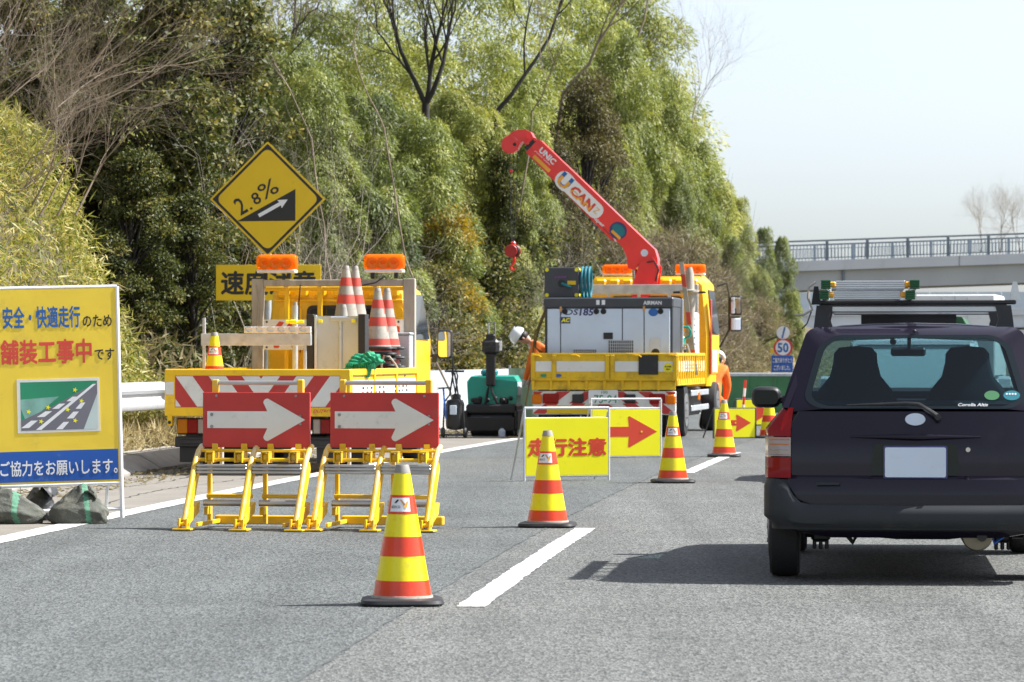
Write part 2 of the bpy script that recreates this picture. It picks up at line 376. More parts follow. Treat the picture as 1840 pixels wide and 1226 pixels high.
def linemat():
    m, t, p, N, L = nodes('road_paint')
    tc = N('ShaderNodeTexCoord'); n = N('ShaderNodeTexNoise'); n.inputs['Scale'].default_value = 45; n.inputs['Detail'].default_value = 6; L(tc.outputs['Object'], n.inputs['Vector'])
    r = N('ShaderNodeValToRGB'); e = r.color_ramp.elements; e[0].position = .33; e[0].color = (.2, .2, .195, 1); e[1].position = .50; e[1].color = (.60, .60, .58, 1)
    L(n.outputs[0], r.inputs[0]); L(r.outputs[0], p.inputs['Base Color']); p.inputs['Roughness'].default_value = .7
    return m
M['road_paint'] = linemat()

# ================================================================== SETTING
def strip(name, o0, o1, d0, d1, z, m, step=2.0, z1=None):
    n = max(2, int((d1 - d0) / step) + 1); b = B(); a = []
    ds = np.linspace(d0, d1, n)
    jit = 'line' in name or 'dash' in name
    if jit: ds = np.concatenate([np.arange(d0, min(d1, 70), .12), np.arange(min(d1, 70), d1, 3.0), [d1]])
    b.grid(lambda u, v: (*road(v + (random.uniform(-.007, .007) if jit and v != (o0 + o1) / 2 else 0), u), z if (v == o0 or z1 is None) else z1), list(ds), [o0, (o0 + o1) / 2 if z1 is None else o1, o1][:3 if z1 is None else 1] + ([] if z1 is None else [o1]))
    o = b.build(name, m, None, recalc=False)
    for p in o.data.polygons:
        if p.normal.z < 0: o.data.flip_normals(); break
    return tag(o, kind='structure')
g = B().grid(lambda u, v: (u, v, -.09), [-2500, -200, 0, 200, 2500], [-60, 0, 200, 600, 3500]).build('ground', M['far_ground'], recalc=False)
if g.data.polygons[0].normal.z < 0: g.data.flip_normals()
tag(g, 'dull green ground stretching away to the horizon', kind='structure')
strip('road_left_lane', -3.92, -.28, 1, 420, 0, M['asphalt'])['label'] = 'closed left lane of blue grey asphalt'
strip('road_right_lane', -.28, 4.1, 1, 420, 0, M['asphalt_old'])['label'] = 'open right lane of lighter worn asphalt'
strip('road_shoulder', -6.0, -3.92, 1, 420, 0, M['asphalt_dusty'])['label'] = 'dusty brown paved shoulder beside the edge line'
strip('median_shoulder', 4.1, 5.0, 1, 420, 0, M['asphalt_old'])['label'] = 'narrow paved strip on the far right of the road'
strip('edge_line', -3.98, -3.76, 4, 300, .004, M['road_paint'])['label'] = 'solid white edge line beside the dusty shoulder'
strip('median_edge_line', 3.75, 3.95, 4, 300, .004, M['road_paint'])['label'] = 'solid white edge line on the far right'
for k in range(-1, 9):
    s0 = 17.65 + 20 * k
    strip('lane_dash', -.075, .075, max(1, s0), s0 + 8.0, .004, M['road_paint'], 1.0)['label'] = 'white lane dash painted on the asphalt'

def ribbon(name, label, pts, wdt, m):
    b = B(); rs = []
    for i, (x, y) in enumerate(pts):
        w_ = wdt * random.uniform(.4, 1.3); rs.append([(x - w_ / 2, y, .0035), (x + w_ / 2, y, .0035)])
    for a_, c_ in zip(rs[:-1], rs[1:]): b.face([a_[0], a_[1], c_[1], c_[0]])
    o = b.build(name, m, None, recalc=False)
    if o.data.polygons[0].normal.z < 0: o.data.flip_normals()
    return tag(o, label, kind='structure')
M['crack'] = mat('crack', (.05, .052, .052), .95)
M['joint_fill'] = mat('joint_fill', (.085, .09, .089), .95)
ribbon('lane_joint', 'dark paving joint between the two lanes', [road(-.29 + random.uniform(-.012, .012), dd) for dd in np.arange(9, 90, .22)], .014, M['joint_fill'])
for i, (o0, d0, d1) in enumerate(((-5.1, 24, 60), (-4.5, 27, 48), (-5.5, 20, 40))):
    ph_ = random.uniform(0, 6); ribbon('pavement_crack', ('long dark crack along the middle of the dusty shoulder', 'dark crack in the shoulder near the edge line', 'dark crack in the shoulder close to the kerb')[i], [road(o0 + .10 * math.sin(dd * .9 + ph_) + random.uniform(-.03, .03), dd) for dd in np.arange(d0, d1, .15)], .018, M['crack'])

# kerb of sloped concrete blocks
kerb = thing('kerb', 'sloped grey concrete kerb along the shoulder edge', None, (0, 0, 0)); kerb['kind'] = 'structure'
d = 14.0
while d < 62:
    b = B(); L_ = 1.98; rs = []
    for dd in (d, d + L_ - .03):
        x0, y0 = road(-5.78, dd); x1, y1 = road(-6.02, dd); x2, y2 = road(-6.32, dd)
        j = random.uniform(-.012, .012)
        rs.append([(x0, y0, -.05), (x0, y0, .03 + j), (x1, y1, .17 + j), (x2, y2, .19 + j), (x2, y2, -.05)])
    b.rings(rs).build('kerb_stone', M['kerb'], kerb); d += L_

def sstep(a, b_, x):
    t = np.clip((x - a) / (b_ - a), 0, 1); return t * t * (3 - 2 * t)
def hillz(x, d):
    o = offs(x, d); u = max(0.0, -o - 6.9)
    cap = 11.0 * (1 - .92 * sstep(105, 165, d)) + .3
    z = .14 + cap * (1 - math.exp(-u * .62 / cap))
    bank = (1 - sstep(41.8, 44.6, d))
    z += bank * min(max(0.0, -o - 6.8) * 2.5, 2.75)
    return z
b = B(); ds = np.concatenate([np.arange(10, 130, 1.5), np.arange(130, 300, 6)]); os_ = np.concatenate([np.arange(-6.3, -12, -.45), np.arange(-12, -75, -2.5)])
def hp(u, v):
    x, y = road(v, u); z = hillz(x, y)
    if v < -6.6: z += .12 * math.sin(x * 2.1 + y) * math.cos(y * 1.3)
    return (x, y, z)
hs = b.grid(hp, list(ds), list(os_)).build('hillside', M['soil'], recalc=False)
if hs.data.polygons[0].normal.z < 0: hs.data.flip_normals()
tag(hs, 'overgrown earth slope rising left of the road', kind='structure')

# guardrail
gr = thing('guardrail', 'white corrugated steel guardrail beside the dry grass', 'guardrail', (*road(-6.45, 20), .1))
gro = Vector(gr.location)
def rail(d0, d1):
    prof = [(0, -.165), (.05, -.15), (.075, -.11), (.075, -.07), (.01, -.03), (.01, .03), (.075, .07), (.075, .11), (.05, .15), (0, .165)]
    rings_ = []
    for dd in (d0, d1):
        x, y = road(-6.42, dd); pr = [(x + q, y, .79 + h) for q, h in prof]
        rings_.append([tuple(Vector(p) - gro) for p in pr] + [tuple(Vector((x + q - .006, y, .79 + h)) - gro) for q, h in prof[::-1]])
    B().rings(rings_).build('rail_beam', M['rail_white'], gr)
for k in range(11):
    dd = 16 + k * 4.0; rail(dd, dd + 3.99)
    x, y = road(-6.56, dd + 2); B().cyl(Vector((x, y, -.1)) - gro, Vector((x, y, .9)) - gro, .06, n=12).build('post', M['rail_white'], gr)
# white concrete wall further on
wl = thing('barrier_wall', 'low white concrete wall behind the green roller', 'wall', (*road(-6.4, 58), 0)); wo = Vector(wl.location)
for k in range(8):
    d0 = 57.0 + k * 4.0; rs = []
    for dd in (d0, d0 + 3.97):
        rr = []
        for off, z in ((-6.15, -.05), (-6.25, .25), (-6.3, 1.0), (-6.52, 1.0), (-6.57, .25), (-6.66, -.05)):
            x, y = road(off, dd); rr.append(tuple(Vector((x, y, z)) - wo))
        rs.append(rr)
    B().rings(rs).build('panel', M['concrete_white'], wl)
# median: white rail and green screen
md = thing('median_fence', 'white rail with green mesh screen along the far right of the road', 'fence', (*road(5.3, 30), 0)); mo = Vector(md.location)
for k in range(16):
    d0 = 24 + k * 8.0
    for nm, z0, z1, off, m in (('rail_beam', .62, .92, 5.25, 'rail_white'), ('screen', .95, 1.55, 5.45, 'bin_green')):
        rs = []
        for dd in (d0, d0 + 7.9):
            rr = []
            for q, z in ((0, z0), (0, z1), (.05, z1), (.05, z0)):
                x, y = road(off + q, dd); rr.append(tuple(Vector((x, y, z)) - mo))
            rs.append(rr)
        B().rings(rs).build(nm, M[m], md)
    x, y = road(5.36, d0 + 4); B().cyl(Vector((x, y, -.1)) - mo, Vector((x, y, 1.6)) - mo, .05, n=10).build('post', M['rail_white'], md)

# ------------------------------------------------------------------ overpass
def bridge(name, label, d, x0, x1, ztop, grade, coping, girder, railh, pmat, gmat, post_every, xref):
    t = thing(name, label, 'bridge', (xref, d, 0))
    def zz(x): return ztop + (x) * grade
    xs = np.linspace(x0 - xref, x1 - xref, 12)
    def bar(nm, za, zb, ya, yb, m):
        rs = [[(x, ya, zz(x) + za), (x, ya, zz(x) + zb), (x, yb, zz(x) + zb), (x, yb, zz(x) + za)] for x in xs]
        return B().rings(rs).build(nm, m, t)
    bar('coping', -coping, 0, 0, 9.0, pmat)
    bar('girder', -coping - girder, -coping - .01, .35, 8.6, gmat)
    return t, bar, zz, xs
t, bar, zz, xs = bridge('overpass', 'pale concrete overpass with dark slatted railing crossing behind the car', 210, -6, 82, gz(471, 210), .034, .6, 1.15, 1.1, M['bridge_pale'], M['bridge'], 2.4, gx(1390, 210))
for yb in (.15, 8.7):
    bar('top_rail', 1.14, 1.24, yb, yb + .08, M['rail_blue']); bar('upper_rail', .92, .97, yb + .01, yb + .07, M['rail_blue']); bar('lower_rail', .12, .18, yb + .01, yb + .07, M['rail_blue'])
    bal = B(); x = xs[0] + .1
    while x < xs[-1]:
        bal.box2((x, yb + .02, zz(x) + .15), (x + .045, yb + .06, zz(x) + .93)); x += .205
    bal.build('baluster_infill', M['rail_blue'], t)['kind'] = 'stuff'
    x = xs[0] + .6
    while x < xs[-1]:
        B().box2((x, yb - .03, zz(x)), (x + .17, yb + .12, zz(x) + 1.16), .01).build('post', M['rail_blue'], t); x += 2.42
for x in np.arange(-18, 60, 9.7): B().box2((x, -.012, zz(x) - .6), (x + .05, -.001, zz(x) - .01)).build('joint', M['rail_blue'], t)
for x in (4.2, 23.6): B().cyl((x, .28, zz(x) - .55), (x, .28, zz(x) - 2.1), .09, n=10).build('drain_pipe', M['rail_blue'], t)
for x in (-9, 48):
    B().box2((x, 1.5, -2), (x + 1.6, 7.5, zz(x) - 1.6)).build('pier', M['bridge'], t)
t, bar, zz, xs = bridge('far_overpass', 'pale blue screened bridge deck seen under the overpass', 285, -5, 110, gz(556, 285), .004, .55, 1.0, 1.1, M['bridge_pale'], M['bridge_pale'], 2.4, gx(1400, 285))
x = xs[0]
while x < xs[-1]:
    B().box2((x, .1, zz(x) + .02), (x + 1.88, .16, zz(x) + 1.35)).build('screen_panel', M['far_panel'], t); x += 1.95
bar('lower_ledge', -2.3, -1.75, -.6, -.1, M['bridge_pale'])
for x in (-4, 20, 44): B().box2((x, 2, -2), (x + 1.8, 6, zz(x) - 1.5)).build('pier', M['bridge'], t)

# ================================================================== SIGNS, CONES AND STANDS
def rz_of(h): return -math.atan(h)
def circle(r, n=32, cx=0, cz=0): return [(cx + r * math.cos(2 * math.pi * k / n), cz + r * math.sin(2 * math.pi * k / n)) for k in range(n)]
def rrect(x0, x1, z0, z1, r, n=5):
    out = []
    for cx, cz, a in ((x1 - r, z1 - r, 0), (x0 + r, z1 - r, 90), (x0 + r, z0 + r, 180), (x1 - r, z0 + r, 270)):
        for k in range(n + 1):
            t = R(a + 90 * k / n); out.append((cx + r * math.cos(t), cz + r * math.sin(t)))
    return out
def arrow_poly(x0, x1, zc, sh, hh, hx, rb=.02, notch=.0):
    """right-pointing arrow; sh half shaft, hh half head, hx x of the barbs' back"""
    def barb(sgn):
        c = (hx + rb, zc + sgn * (hh - rb)); pts = []
        for k in range(7):
            a = R(180 - 30 * k * .55) if sgn > 0 else R(180 + 30 * k * .55)
            pts.append((c[0] + rb * math.cos(a) * 1.0, c[1] + rb * math.sin(a)))
        return pts
    up = barb(1); dn = barb(-1)
    return [(x0, zc - sh), (x0, zc + sh), (hx + notch, zc + sh)] + up + [(x1, zc)] + dn[::-1] + [(hx + notch, zc - sh)]
def bolts(parent, pts, y, r=.009, m='rim'):
    for x, z in pts: B().cyl((x, y, z), (x, y - .008, z), r, n=8).build('bolt', M[m], parent)

# ---- big information board on the left
D = 26.7; S_ = F / D
ib = thing('information_sign', 'large yellow and blue roadwork notice board with a road picture, on a white tube frame', 'sign', (gx(106, D), D, .014), R(14))
ib.rotation_euler[1] = R(-1.4)
def ix(px): return (px - 100) / S_
def iz(py): return gz(py, D)
b = B(); b.box2((ix(-10), -.012, iz(873)), (ix(211), .012, iz(523)))
b.build('board', M['board_yellow'], ib)
B().box2((ix(-8), -.0145, iz(868)), (ix(209), -.0122, iz(813))).build('blue_band', M['board_blue'], ib)
fr = B()
for px in (-13, 214): fr.tube([(ix(px), 0, .0), (ix(px), 0, iz(520))], .017, 10)
fr.tube([(ix(-13), 0, iz(520)), (ix(214), 0, iz(520))], .012, 8); fr.tube([(ix(-13), 0, iz(874)), (ix(214), 0, iz(874))], .016, 8)
fr.tube([(ix(-13), 0, .07), (ix(214), 0, .07)], .014, 8)
fr.build('frame', M['white_clean'], ib)
for px in (-13, 214): B().tube([(ix(px), .03, iz(540)), (ix(px) + .0, .95, 0)], .013, 8).build('rear_leg', M['galv'], ib)
lettering(ib, '安全・快適走行', ix(8), ix(146), iz(592), iz(554), -.0135, M['blue_print'], .028)
lettering(ib, 'のため', ix(151), ix(203), iz(592), iz(571), -.0135, M['black_print'], .02)
lettering(ib, '舗装工事中', ix(3), ix(165), iz(656), iz(614), -.0135, M['red_print'], .03)
lettering(ib, 'です', ix(171), ix(206), iz(652), iz(632), -.0135, M['black_print'], .02)
lettering(ib, 'ご協力をお願いします。', ix(-3), ix(207), iz(857), iz(830), -.0160, M['white_clean'], .018)
pic = B().box2((ix(30), -.0150, iz(780)), (ix(178), -.0122, iz(684))).build('picture', M['white_board'], ib)
def pp(poly, y, m, nm):
    bb = B(); bb.face([(ix(px), y, iz(py)) for px, py in poly]); bb.build(nm, M[m], pic)
pp([(36, 776), (36, 689), (174, 689), (174, 700), (60, 752)], -.0153, 'green_print', 'print_sky')
M['pale_print'] = mat('pale_print', (.52, .62, .60), .5); M['mist_print'] = mat('mist_print', (.22, .45, .38), .5, var=.3, vs=8)
pp([(36, 736), (36, 720), (105, 716), (60, 752), (45, 760)], -.0156, 'mist_print', 'print_haze')
pp([(36, 758), (100, 730), (174, 692), (174, 712), (148, 776), (36, 776)], -.0159, 'grey_print', 'print_road')
pp([(174, 712), (174, 776), (148, 776)], -.0160, 'pale_print', 'print_verge')
for q in ([(62, 775), (72, 775), (172, 695), (166, 695)], [(36, 771), (50, 771), (66, 758), (54, 758)], [(64, 752), (78, 752), (92, 742), (80, 742)], [(92, 738), (104, 738), (116, 729), (105, 729)],
          [(118, 725), (128, 725), (138, 717), (129, 717)], [(98, 775), (110, 775), (122, 762), (112, 762)], [(118, 756), (130, 756), (140, 744), (130, 744)], [(134, 739), (144, 739), (152, 728), (144, 728)]):
    pp(q, -.0163, 'white_clean', 'print_dash')
for px, py in ((50, 742), (72, 760), (85, 735), (120, 740), (133, 760), (145, 725), (134, 705)):
    pp([(px + (5 if k % 2 == 0 else 2) * math.cos(k * math.pi / 5), py + (5 if k % 2 == 0 else 2) * math.sin(k * math.pi / 5)) for k in range(10)], -.0166, 'fluor_yellow', 'print_star')

# ---- sandbags
def sandbag(label, px, d, w, h, dep, seed, black=False, neck=(0.2, .2), strap=True):
    rg = random.Random(seed)
    t = thing('sandbag', label, 'sandbag', (gx(px, d), d, 0), rg.uniform(-.3, .3), 'sandbags holding down the notice board')
    b = B(); bmesh.ops.create_icosphere(b.bm, subdivisions=5, radius=1)
    ph = [rg.uniform(0, 6) for _ in range(6)]; so = Vector((seed * 3.1, seed * 1.7, 0))
    for v in b.bm.verts:
        q = v.co.copy(); x, y, z = q
        fold = 1 - abs(mnoise.noise(Vector((q.x * 1.3 + q.z, q.y * 1.3, q.z * 3.6)) + so)) * 2
        k = 1 + .13 * mnoise.noise(q * 1.3 + so) + .085 * max(0, fold) ** 3 + .012 * mnoise.noise(q * 5 + so)
        x, y, z = x * k, y * k, z * k
        if z > .05:                                   # gathered towards the tied mouth
            s_ = 1 - .50 * min(1, (z - .05) / .95) ** .8; x = x * s_ + neck[0] * (z - .05); y *= s_
            x += .05 * math.sin(5 * math.atan2(y, x) + ph[0]) * z
        else: x *= 1.0 + .10 * min(1, -z * 2)         # sagging skirt
        z = max(z, -.55)
        v.co = (x * w / 2, y * dep / 2, (z + .55) * h / 1.5)
    for f in b.bm.faces:
        c = f.calc_center_median()
        if strap and .16 < c.x / w + .10 * (c.z / h) < .25: f.material_index = 1
    b.build('bag', [M['bag_black' if black else 'bag'], M['bag_green']], t, 179)
    tx = neck[0] * w * .48; nk = B(); R_ = []
    for i, (dx, dz, rx, rz_) in enumerate(((0, .80, .07, .06), (-.02, .90, .045, .035), (-.05, .97, .08, .026), (-.10, .96, .12, .016), (-.15, .84, .13, .010), (-.18, .70, .11, .006))):
        R_.append([(tx + dx * (1 if neck[0] < .05 else -.6) + rz_ * math.cos(a_), rx * math.sin(a_) * (1 + .25 * math.sin(3 * a_ + i + seed)), h * dz + rz_ * math.sin(a_ + .6) + .012 * math.sin(4 * a_ + i)) for a_ in np.linspace(0, 2 * math.pi, 18, endpoint=False)])
    nk.rings(R_).build('tied_neck', M['bag_black' if black else 'bag'], t, 80)
    return t
sandbag('grey sandbag at the left edge of the picture, under the notice board', 18, 26.45, .50, .25, .36, 3, neck=(-.2, 0))
sandbag('small black sandbag between the two grey sandbags', 68, 26.95, .26, .28, .26, 4, True, strap=False)
sandbag('grey sandbag with green stripes nearest the right leg of the notice board', 142, 26.45, .42, .27, .34, 5, neck=(.1, 0))

# ---- traffic cones
def cone_proto(kind):
    t = thing('traffic_cone', 'cone', 'traffic cone')
    def rad(z): return .150 + (.034 - .150) * (z - .035) / (.71 - .035)
    if kind == 'new':
        bands = [(.047, .126, 'cone_red'), (.126, .249, 'cone_yellow'), (.249, .348, 'cone_red'), (.348, .462, 'cone_yellow'), (.462, .559, 'cone_red'), (.559, .674, 'cone_yellow')]
    else:
        bands = [(.047, .125, 'old_red'), (.125, .27, 'old_white'), (.27, .375, 'old_red'), (.375, .475, 'old_white'), (.475, .575, 'old_red'), (.575, .67, 'old_white')]
    for a, c, m in bands:
        e = .0012 if 'red' in m else 0
        B().rings([[((rad(z) + e + q) * math.cos(2 * math.pi * k / 28), (rad(z) + e + q) * math.sin(2 * math.pi * k / 28), z) for k in range(28)] for z, q in ((a, 0), (c, 0), (c, -.006), (a, -.006), (a, 0))], cap=False).build('band', M[m], t)
    B().lathe([(rad(.672) + .002, .670), (.034, .705), (.030, .712), (.022, .712), (.022, .66)], n=24).build('cap', M['cone_grey'], t)
    B().lathe([(rad(.03) + .008, .03), (rad(.03) + .004, .048), (rad(.05) - .004, .05), (rad(.03) - .01, .03)], n=28).build('collar', M['old_white'], t)
    b = B(); n = 36; pr = [(1.0, .006), (1.03, .014), (1.0, .030), (.90, .036), (.70, .037)]
    def sq(k, r):
        a = 2 * math.pi * k / n; c, s_ = math.cos(a), math.sin(a); q = (abs(c) ** 6 + abs(s_) ** 6) ** (-1 / 6)
        return (.205 * r * c * q, .205 * r * s_ * q)
    b.rings([[(*sq(k, r), z) for k in range(n)] for r, z in pr])
    for sx in (-1, 1):
        for sy in (-1, 1): b.box((sx * .15, sy * .15, .005), (.07, .07, .012), .003)
    b.build('base', M['rubber'], t)
    if kind == 'new':
        # sticker wrapped round the upper red band
        def wrap(z0, z1, a0, a1, e): return lambda u, v: ((rad(v) + e) * math.sin(u), -(rad(v) + e) * math.cos(u), v)
        st = B().grid(wrap(0, 0, 0, 0, .0025), list(np.linspace(-.95, .55, 8)), [.475, .545]).build('sticker', M['white_clean'], t, recalc=False)
        fw = lambda x, z: ((rad(z) + .0038) * math.sin(x / .07), -(rad(z) + .0038) * math.cos(x / .07), z)
        def zig(poly, m):
            f = B(); f.face([fw(x, z) for x, z in poly]); f.build('logo_mark', M[m], st)
        zig([(-.045, .518), (-.030, .536), (-.018, .536), (-.024, .527), (-.034, .518)], 'black_print')
        zig([(-.016, .536), (-.004, .536), (.014, .512), (.006, .504)], 'tan_print')
        zig([(.014, .512), (.006, .504), (.014, .486), (.022, .500), (.032, .530), (.022, .526)], 'orange_print')
        lettering(st, 'NEXCO', -.06, -.012, .492, .506, 0, M['black_print'], .01, fn=fw)
    return t
cproto = cone_proto('new'); oproto = cone_proto('old')
used = set()
def cone(proto, x, y, z, label, rz=0, group=None):
    c = proto if proto.name not in used else copy_tree(proto)
    used.add(proto.name)
    c.location = (x, y, z); c.rotation_euler = (0, 0, rz); c['label'] = label
    if group: c['group'] = group
    return c
CG = 'yellow and red cones along the lane line'
for px, d, rz, lb in ((723, 17.85, .05, 'nearest and largest yellow and red cone in front of the arrow boards'),
                      (984, 25.9, -.1, 'yellow and red cone standing before the yellow lettered panel'),
                      (1209, 34.85, .12, 'yellow and red cone at the right edge of the yellow arrow panel'),
                      (1301, 43.75, -.05, 'yellow and red cone before the small arrow panel near the truck wheel'),
                      (1382, 53.6, .1, 'farthest yellow and red cone, beside the door mirror of the dark car')):
    cone(cproto, gx(px, d), d, 0, lb, rz, CG)

# ---- red arrow boards on yellow folding stands
def arrow_stand(label, px, d):
    t = thing('arrow_stand', label, 'arrow board', (gx(px, d), d, 0), rz_of(.19), 'red arrow boards on yellow stands')
    Y, W_ = M['yellow_steel'], M['worn_steel']
    for x in (-.42, 0, .41):
        rp = B().tube([(x, .02, .07), (x, .24, .40), (x, .32, .50), (x, .40, .565), (x, .49, .60)], .021, 10).build('ramp_tube', M['worn_highlight_yellow'], t)
        B().prismx([(.0, .03), (.30, .12), (.33, .20), (.10, .155), (.02, .09)], x - .008, x + .03).build('gusset', Y, rp)
        B().prismx([(.05, .10), (.28, .43), (.33, .49), (.36, .44), (.10, .08)], x + .012, x + .026).build('web', Y, rp)
        ft = B().box((x, 0, .012), (.135, .13, .012), .002); ft.box((x - .028, 0, .05), (.012, .07, .075)); ft.box((x + .028, 0, .05), (.012, .07, .075)); ft.cyl((x - .045, 0, .05), (x + .045, 0, .05), .012, n=8)
        ft.build('foot', Y, t)
        xs_ = x + .05 if x < .3 else x - .08
        st = B(); st.box2((xs_, .45, .03), (xs_ + .03, .49, .52), .004); st.box2((xs_, .36, .10), (xs_ + .03, .46, .16), .004)
        st.build('strut', Y, t)
    for a, c in ((-.40, -.02), (.02, .39)):
        pl = B()
        for k in range(3): pl.box2((a, .25 + .004 * k, .405 + .024 * k), (c, .29 + .004 * k, .426 + .024 * k), .005)
        pl.build('plank', W_, t)
        B().cyl((a, .33, .505), (c, .33, .505), .014, n=10).build('hinge_rod', Y, t)
        B().cyl((a, .40, .57), (c, .40, .57), .012, n=10).build('rear_rod', Y, t)
        B().cyl((a + .04, .32, .19), (c, .32, .19), .024, n=12).build('lower_bar', W_, t)
        B().box2((a + .03, .42, .22), (c, .45, .25), .004).build('back_bar', Y, t)
        for x in (a + .09, c - .07):
            k = B(); k.box2((x - .03, .28, .485), (x - .022, .40, .565)); k.box2((x + .022, .28, .485), (x + .03, .40, .565)); k.box2((x - .03, .28, .557), (x + .03, .40, .568)); k.box2((x - .021, .30, .50), (x + .021, .34, .55), .008)
            k.build('hinge_bracket', Y, t)
            B().box2((x - .022, .44, .50), (x + .022, .47, .62), .004).build('upright', Y, t)
    B().box2((-.36, .62, .02), (.40, .70, .085), .006).build('base_beam', Y, t)
    for x in (-.345, .30):
        B().box2((x, .49, .50), (x + .045, .535, 1.09), .006).build('post', Y, t)
        B().box2((x + .055, .50, .45), (x + .085, .52, .62), .01).build('latch', M['white_paint'], t)
        B().box2((x + .01, .02, .03), (x + .03, .66, .06), .003).build('side_rail', Y, t)
    B().cyl((-.32, .51, 1.065), (.32, .51, 1.065), .016, n=12).build('handle_bar', W_, t)
    bd = B().box2((-.405, .455, .592), (.405, .485, .995), .003).build('board', M['red_board'], t)
    ar = B(); ar.prism(arrow_poly(-.37, .37, .795, .062, .155, .055, .030, .03), .4515, .4545); ar.build('arrow', M['white_board'], bd)
    bolts(bd, ((-.335, .832), (-.335, .745)), .4510, .012)
    bolts(bd, ((.335, .825), (.335, .765), (-.30, .97), (.30, .97)), .4545, .009)
    return t
arrow_stand('red board with white arrow on a yellow folding stand, on the left of the pair', 431, 25.25)
arrow_stand('red board with white arrow on a yellow folding stand, behind the nearest cone', 665, 25.15)

# ---- fluorescent panels in tube frames
def panel(label, px0, px1, ytop, ybar, ypan, ybot, yfoot, d, m_frame='rail_white', rz=-.34, text=None, arrow=None, group=None):
    s_ = F / d; c = (px0 + px1) / 2
    t = thing('warning_board', label, 'warning board', (gx(c, d), d, 0), rz_of(rz), group)
    X = lambda px: (px - c) / s_
    Z = lambda py: max(0, gz(py, d))
    fr = B()
    for px in (px0, px1): fr.tube([(X(px), 0, 0.0), (X(px), 0, Z(ytop))], .013, 8)
    for py in sorted({ytop, ybar, ybot + 1}): fr.tube([(X(px0), 0, Z(py)), (X(px1), 0, Z(py))], .012, 8)
    fr.build('frame', M[m_frame], t)
    for px in (px0, px1): B().tube([(X(px), .02, Z(ytop) * .95), (X(px), .42, 0)], .011, 8).build('rear_leg', M[m_frame], t)
    pn = B().box2((X(px0 + 2), -.012, Z(ybot)), (X(px1 - 2), .004, Z(ypan)), .002).build('board', M['fluor_yellow'], t)
    if text: lettering(pn, text[0], X(text[1]), X(text[2]), Z(text[4]), Z(text[3]), -.0136, M['sign_red'], .045)
    if arrow:
        x0, x1, zc, sh, hh, hx = arrow
        B().prism(arrow_poly(X(x0), X(x1), Z(zc), sh / s_, hh / s_, X(hx), .018, .012), -.0138, -.0122).build('arrow', M['sign_red'], pn)
        B().cyl((X(x1 - 30), -.0138, Z(zc)), (X(x1 - 30), -.018, Z(zc)), .012, n=8).build('bolt', M['cone_yellow'], pn)
    return t
panel('yellow panel with four red characters behind the second cone', 938, 1099, 733, 752, 751, 854, 864, 35.4, text=('走行注意', 945, 1092, 788, 819))
panel('yellow panel with a large red arrow, half hidden by the lettered panel', 1058, 1192, 717, 734, 736, 819, 824, 43.4, arrow=(1066, 1184, 776, 9, 28, 1128))
panel('small yellow panel with red arrow in a dark frame behind the fourth cone', 1279, 1361, 734, 734, 735, 786, 788, 53.4, m_frame='dark_grey', arrow=(1286, 1351, 760, 5, 15, 1322))
panel('yellow arrow panel farthest away, half hidden behind the small dark framed one', 1319, 1392, 717, 717, 719, 763, 766, 63.0, m_frame='dark_grey', arrow=(1330, 1386, 741, 5, 15, 1358))
bt = thing('warning_baton', 'red and white striped baton standing behind the small arrow panel', 'baton', (gx(1332, 60), 60, 0), 0)
for k in range(6): B().tube([(.012 * k, 0, .14 * k), (.012 * (k + 1), 0, .14 * (k + 1))], .022, 8).build('band', M['red_paint' if k % 2 else 'white_clean'], bt)

# ---- diamond gradient sign with its plate
D = 47.0; S_ = F / D; c0 = 481
ws = thing('gradient_sign', 'yellow diamond warning sign reading 2.8% with an uphill wedge, above a lettered plate', 'road sign', (gx(c0, D), D, hillz(gx(c0, D), D) - .1), rz_of(.02))
zb = ws.location.z
wx = lambda px: (px - c0) / S_
wz = lambda py: gz(py, D) - zb
def diamond(r, cut): 
    k = cut
    return [(k, r - k), (0, r), (-k, r - k), (-r + k, k), (-r, 0), (-r + k, -k), (-k, -r + k), (0, -r), (k, -r + k), (r - k, -k), (r, 0), (r - k, k)]
def rdiamond(r, rad, n=5):
    out = []
    for a0 in (90, 180, 270, 0):
        c = (r - rad * math.sqrt(2)); cx, cz = c * math.cos(R(a0)), c * math.sin(R(a0))
        for k in range(n + 1):
            a = R(a0 - 45 + 90 * k / n); out.append((cx + rad * math.cos(a), cz + rad * math.sin(a)))
    return out
zc = wz(358); half = 104 / S_
dm = B().prism([(x, z + zc) for x, z in rdiamond(half, .02)], -.012, .012).build('plate', M['sign_yellow'], ws)
b = B(); o1 = [(x, z + zc) for x, z in rdiamond(half * .955, .012)]; o2 = [(x, z + zc) for x, z in rdiamond(half * .895, .085)]
b.rings([[(x, -.0145, z) for x, z in o1], [(x, -.0145, z) for x, z in o2]], cap=False).build('border', M['black_print'], dm)
B().prism([(wx(426), wz(398)), (wx(531), wz(397)), (wx(531), wz(340))], -.0150, -.0122).build('wedge', M['black_print'], dm)
ax0, az0, ax1, az1 = wx(465), wz(388), wx(517), wz(359)
ux, uz = ax1 - ax0, az1 - az0; q = math.hypot(ux, uz); ux /= q; uz /= q
def ap(a, s_): return (ax0 + ux * a - uz * s_, az0 + uz * a + ux * s_)
B().prism([ap(0, -.024), ap(q * .74, -.024), ap(q * .72, -.062), ap(q, 0), ap(q * .72, .062), ap(q * .74, .024), ap(0, .024)], -.0175, -.0152).build('arrow', M['white_clean'], dm)
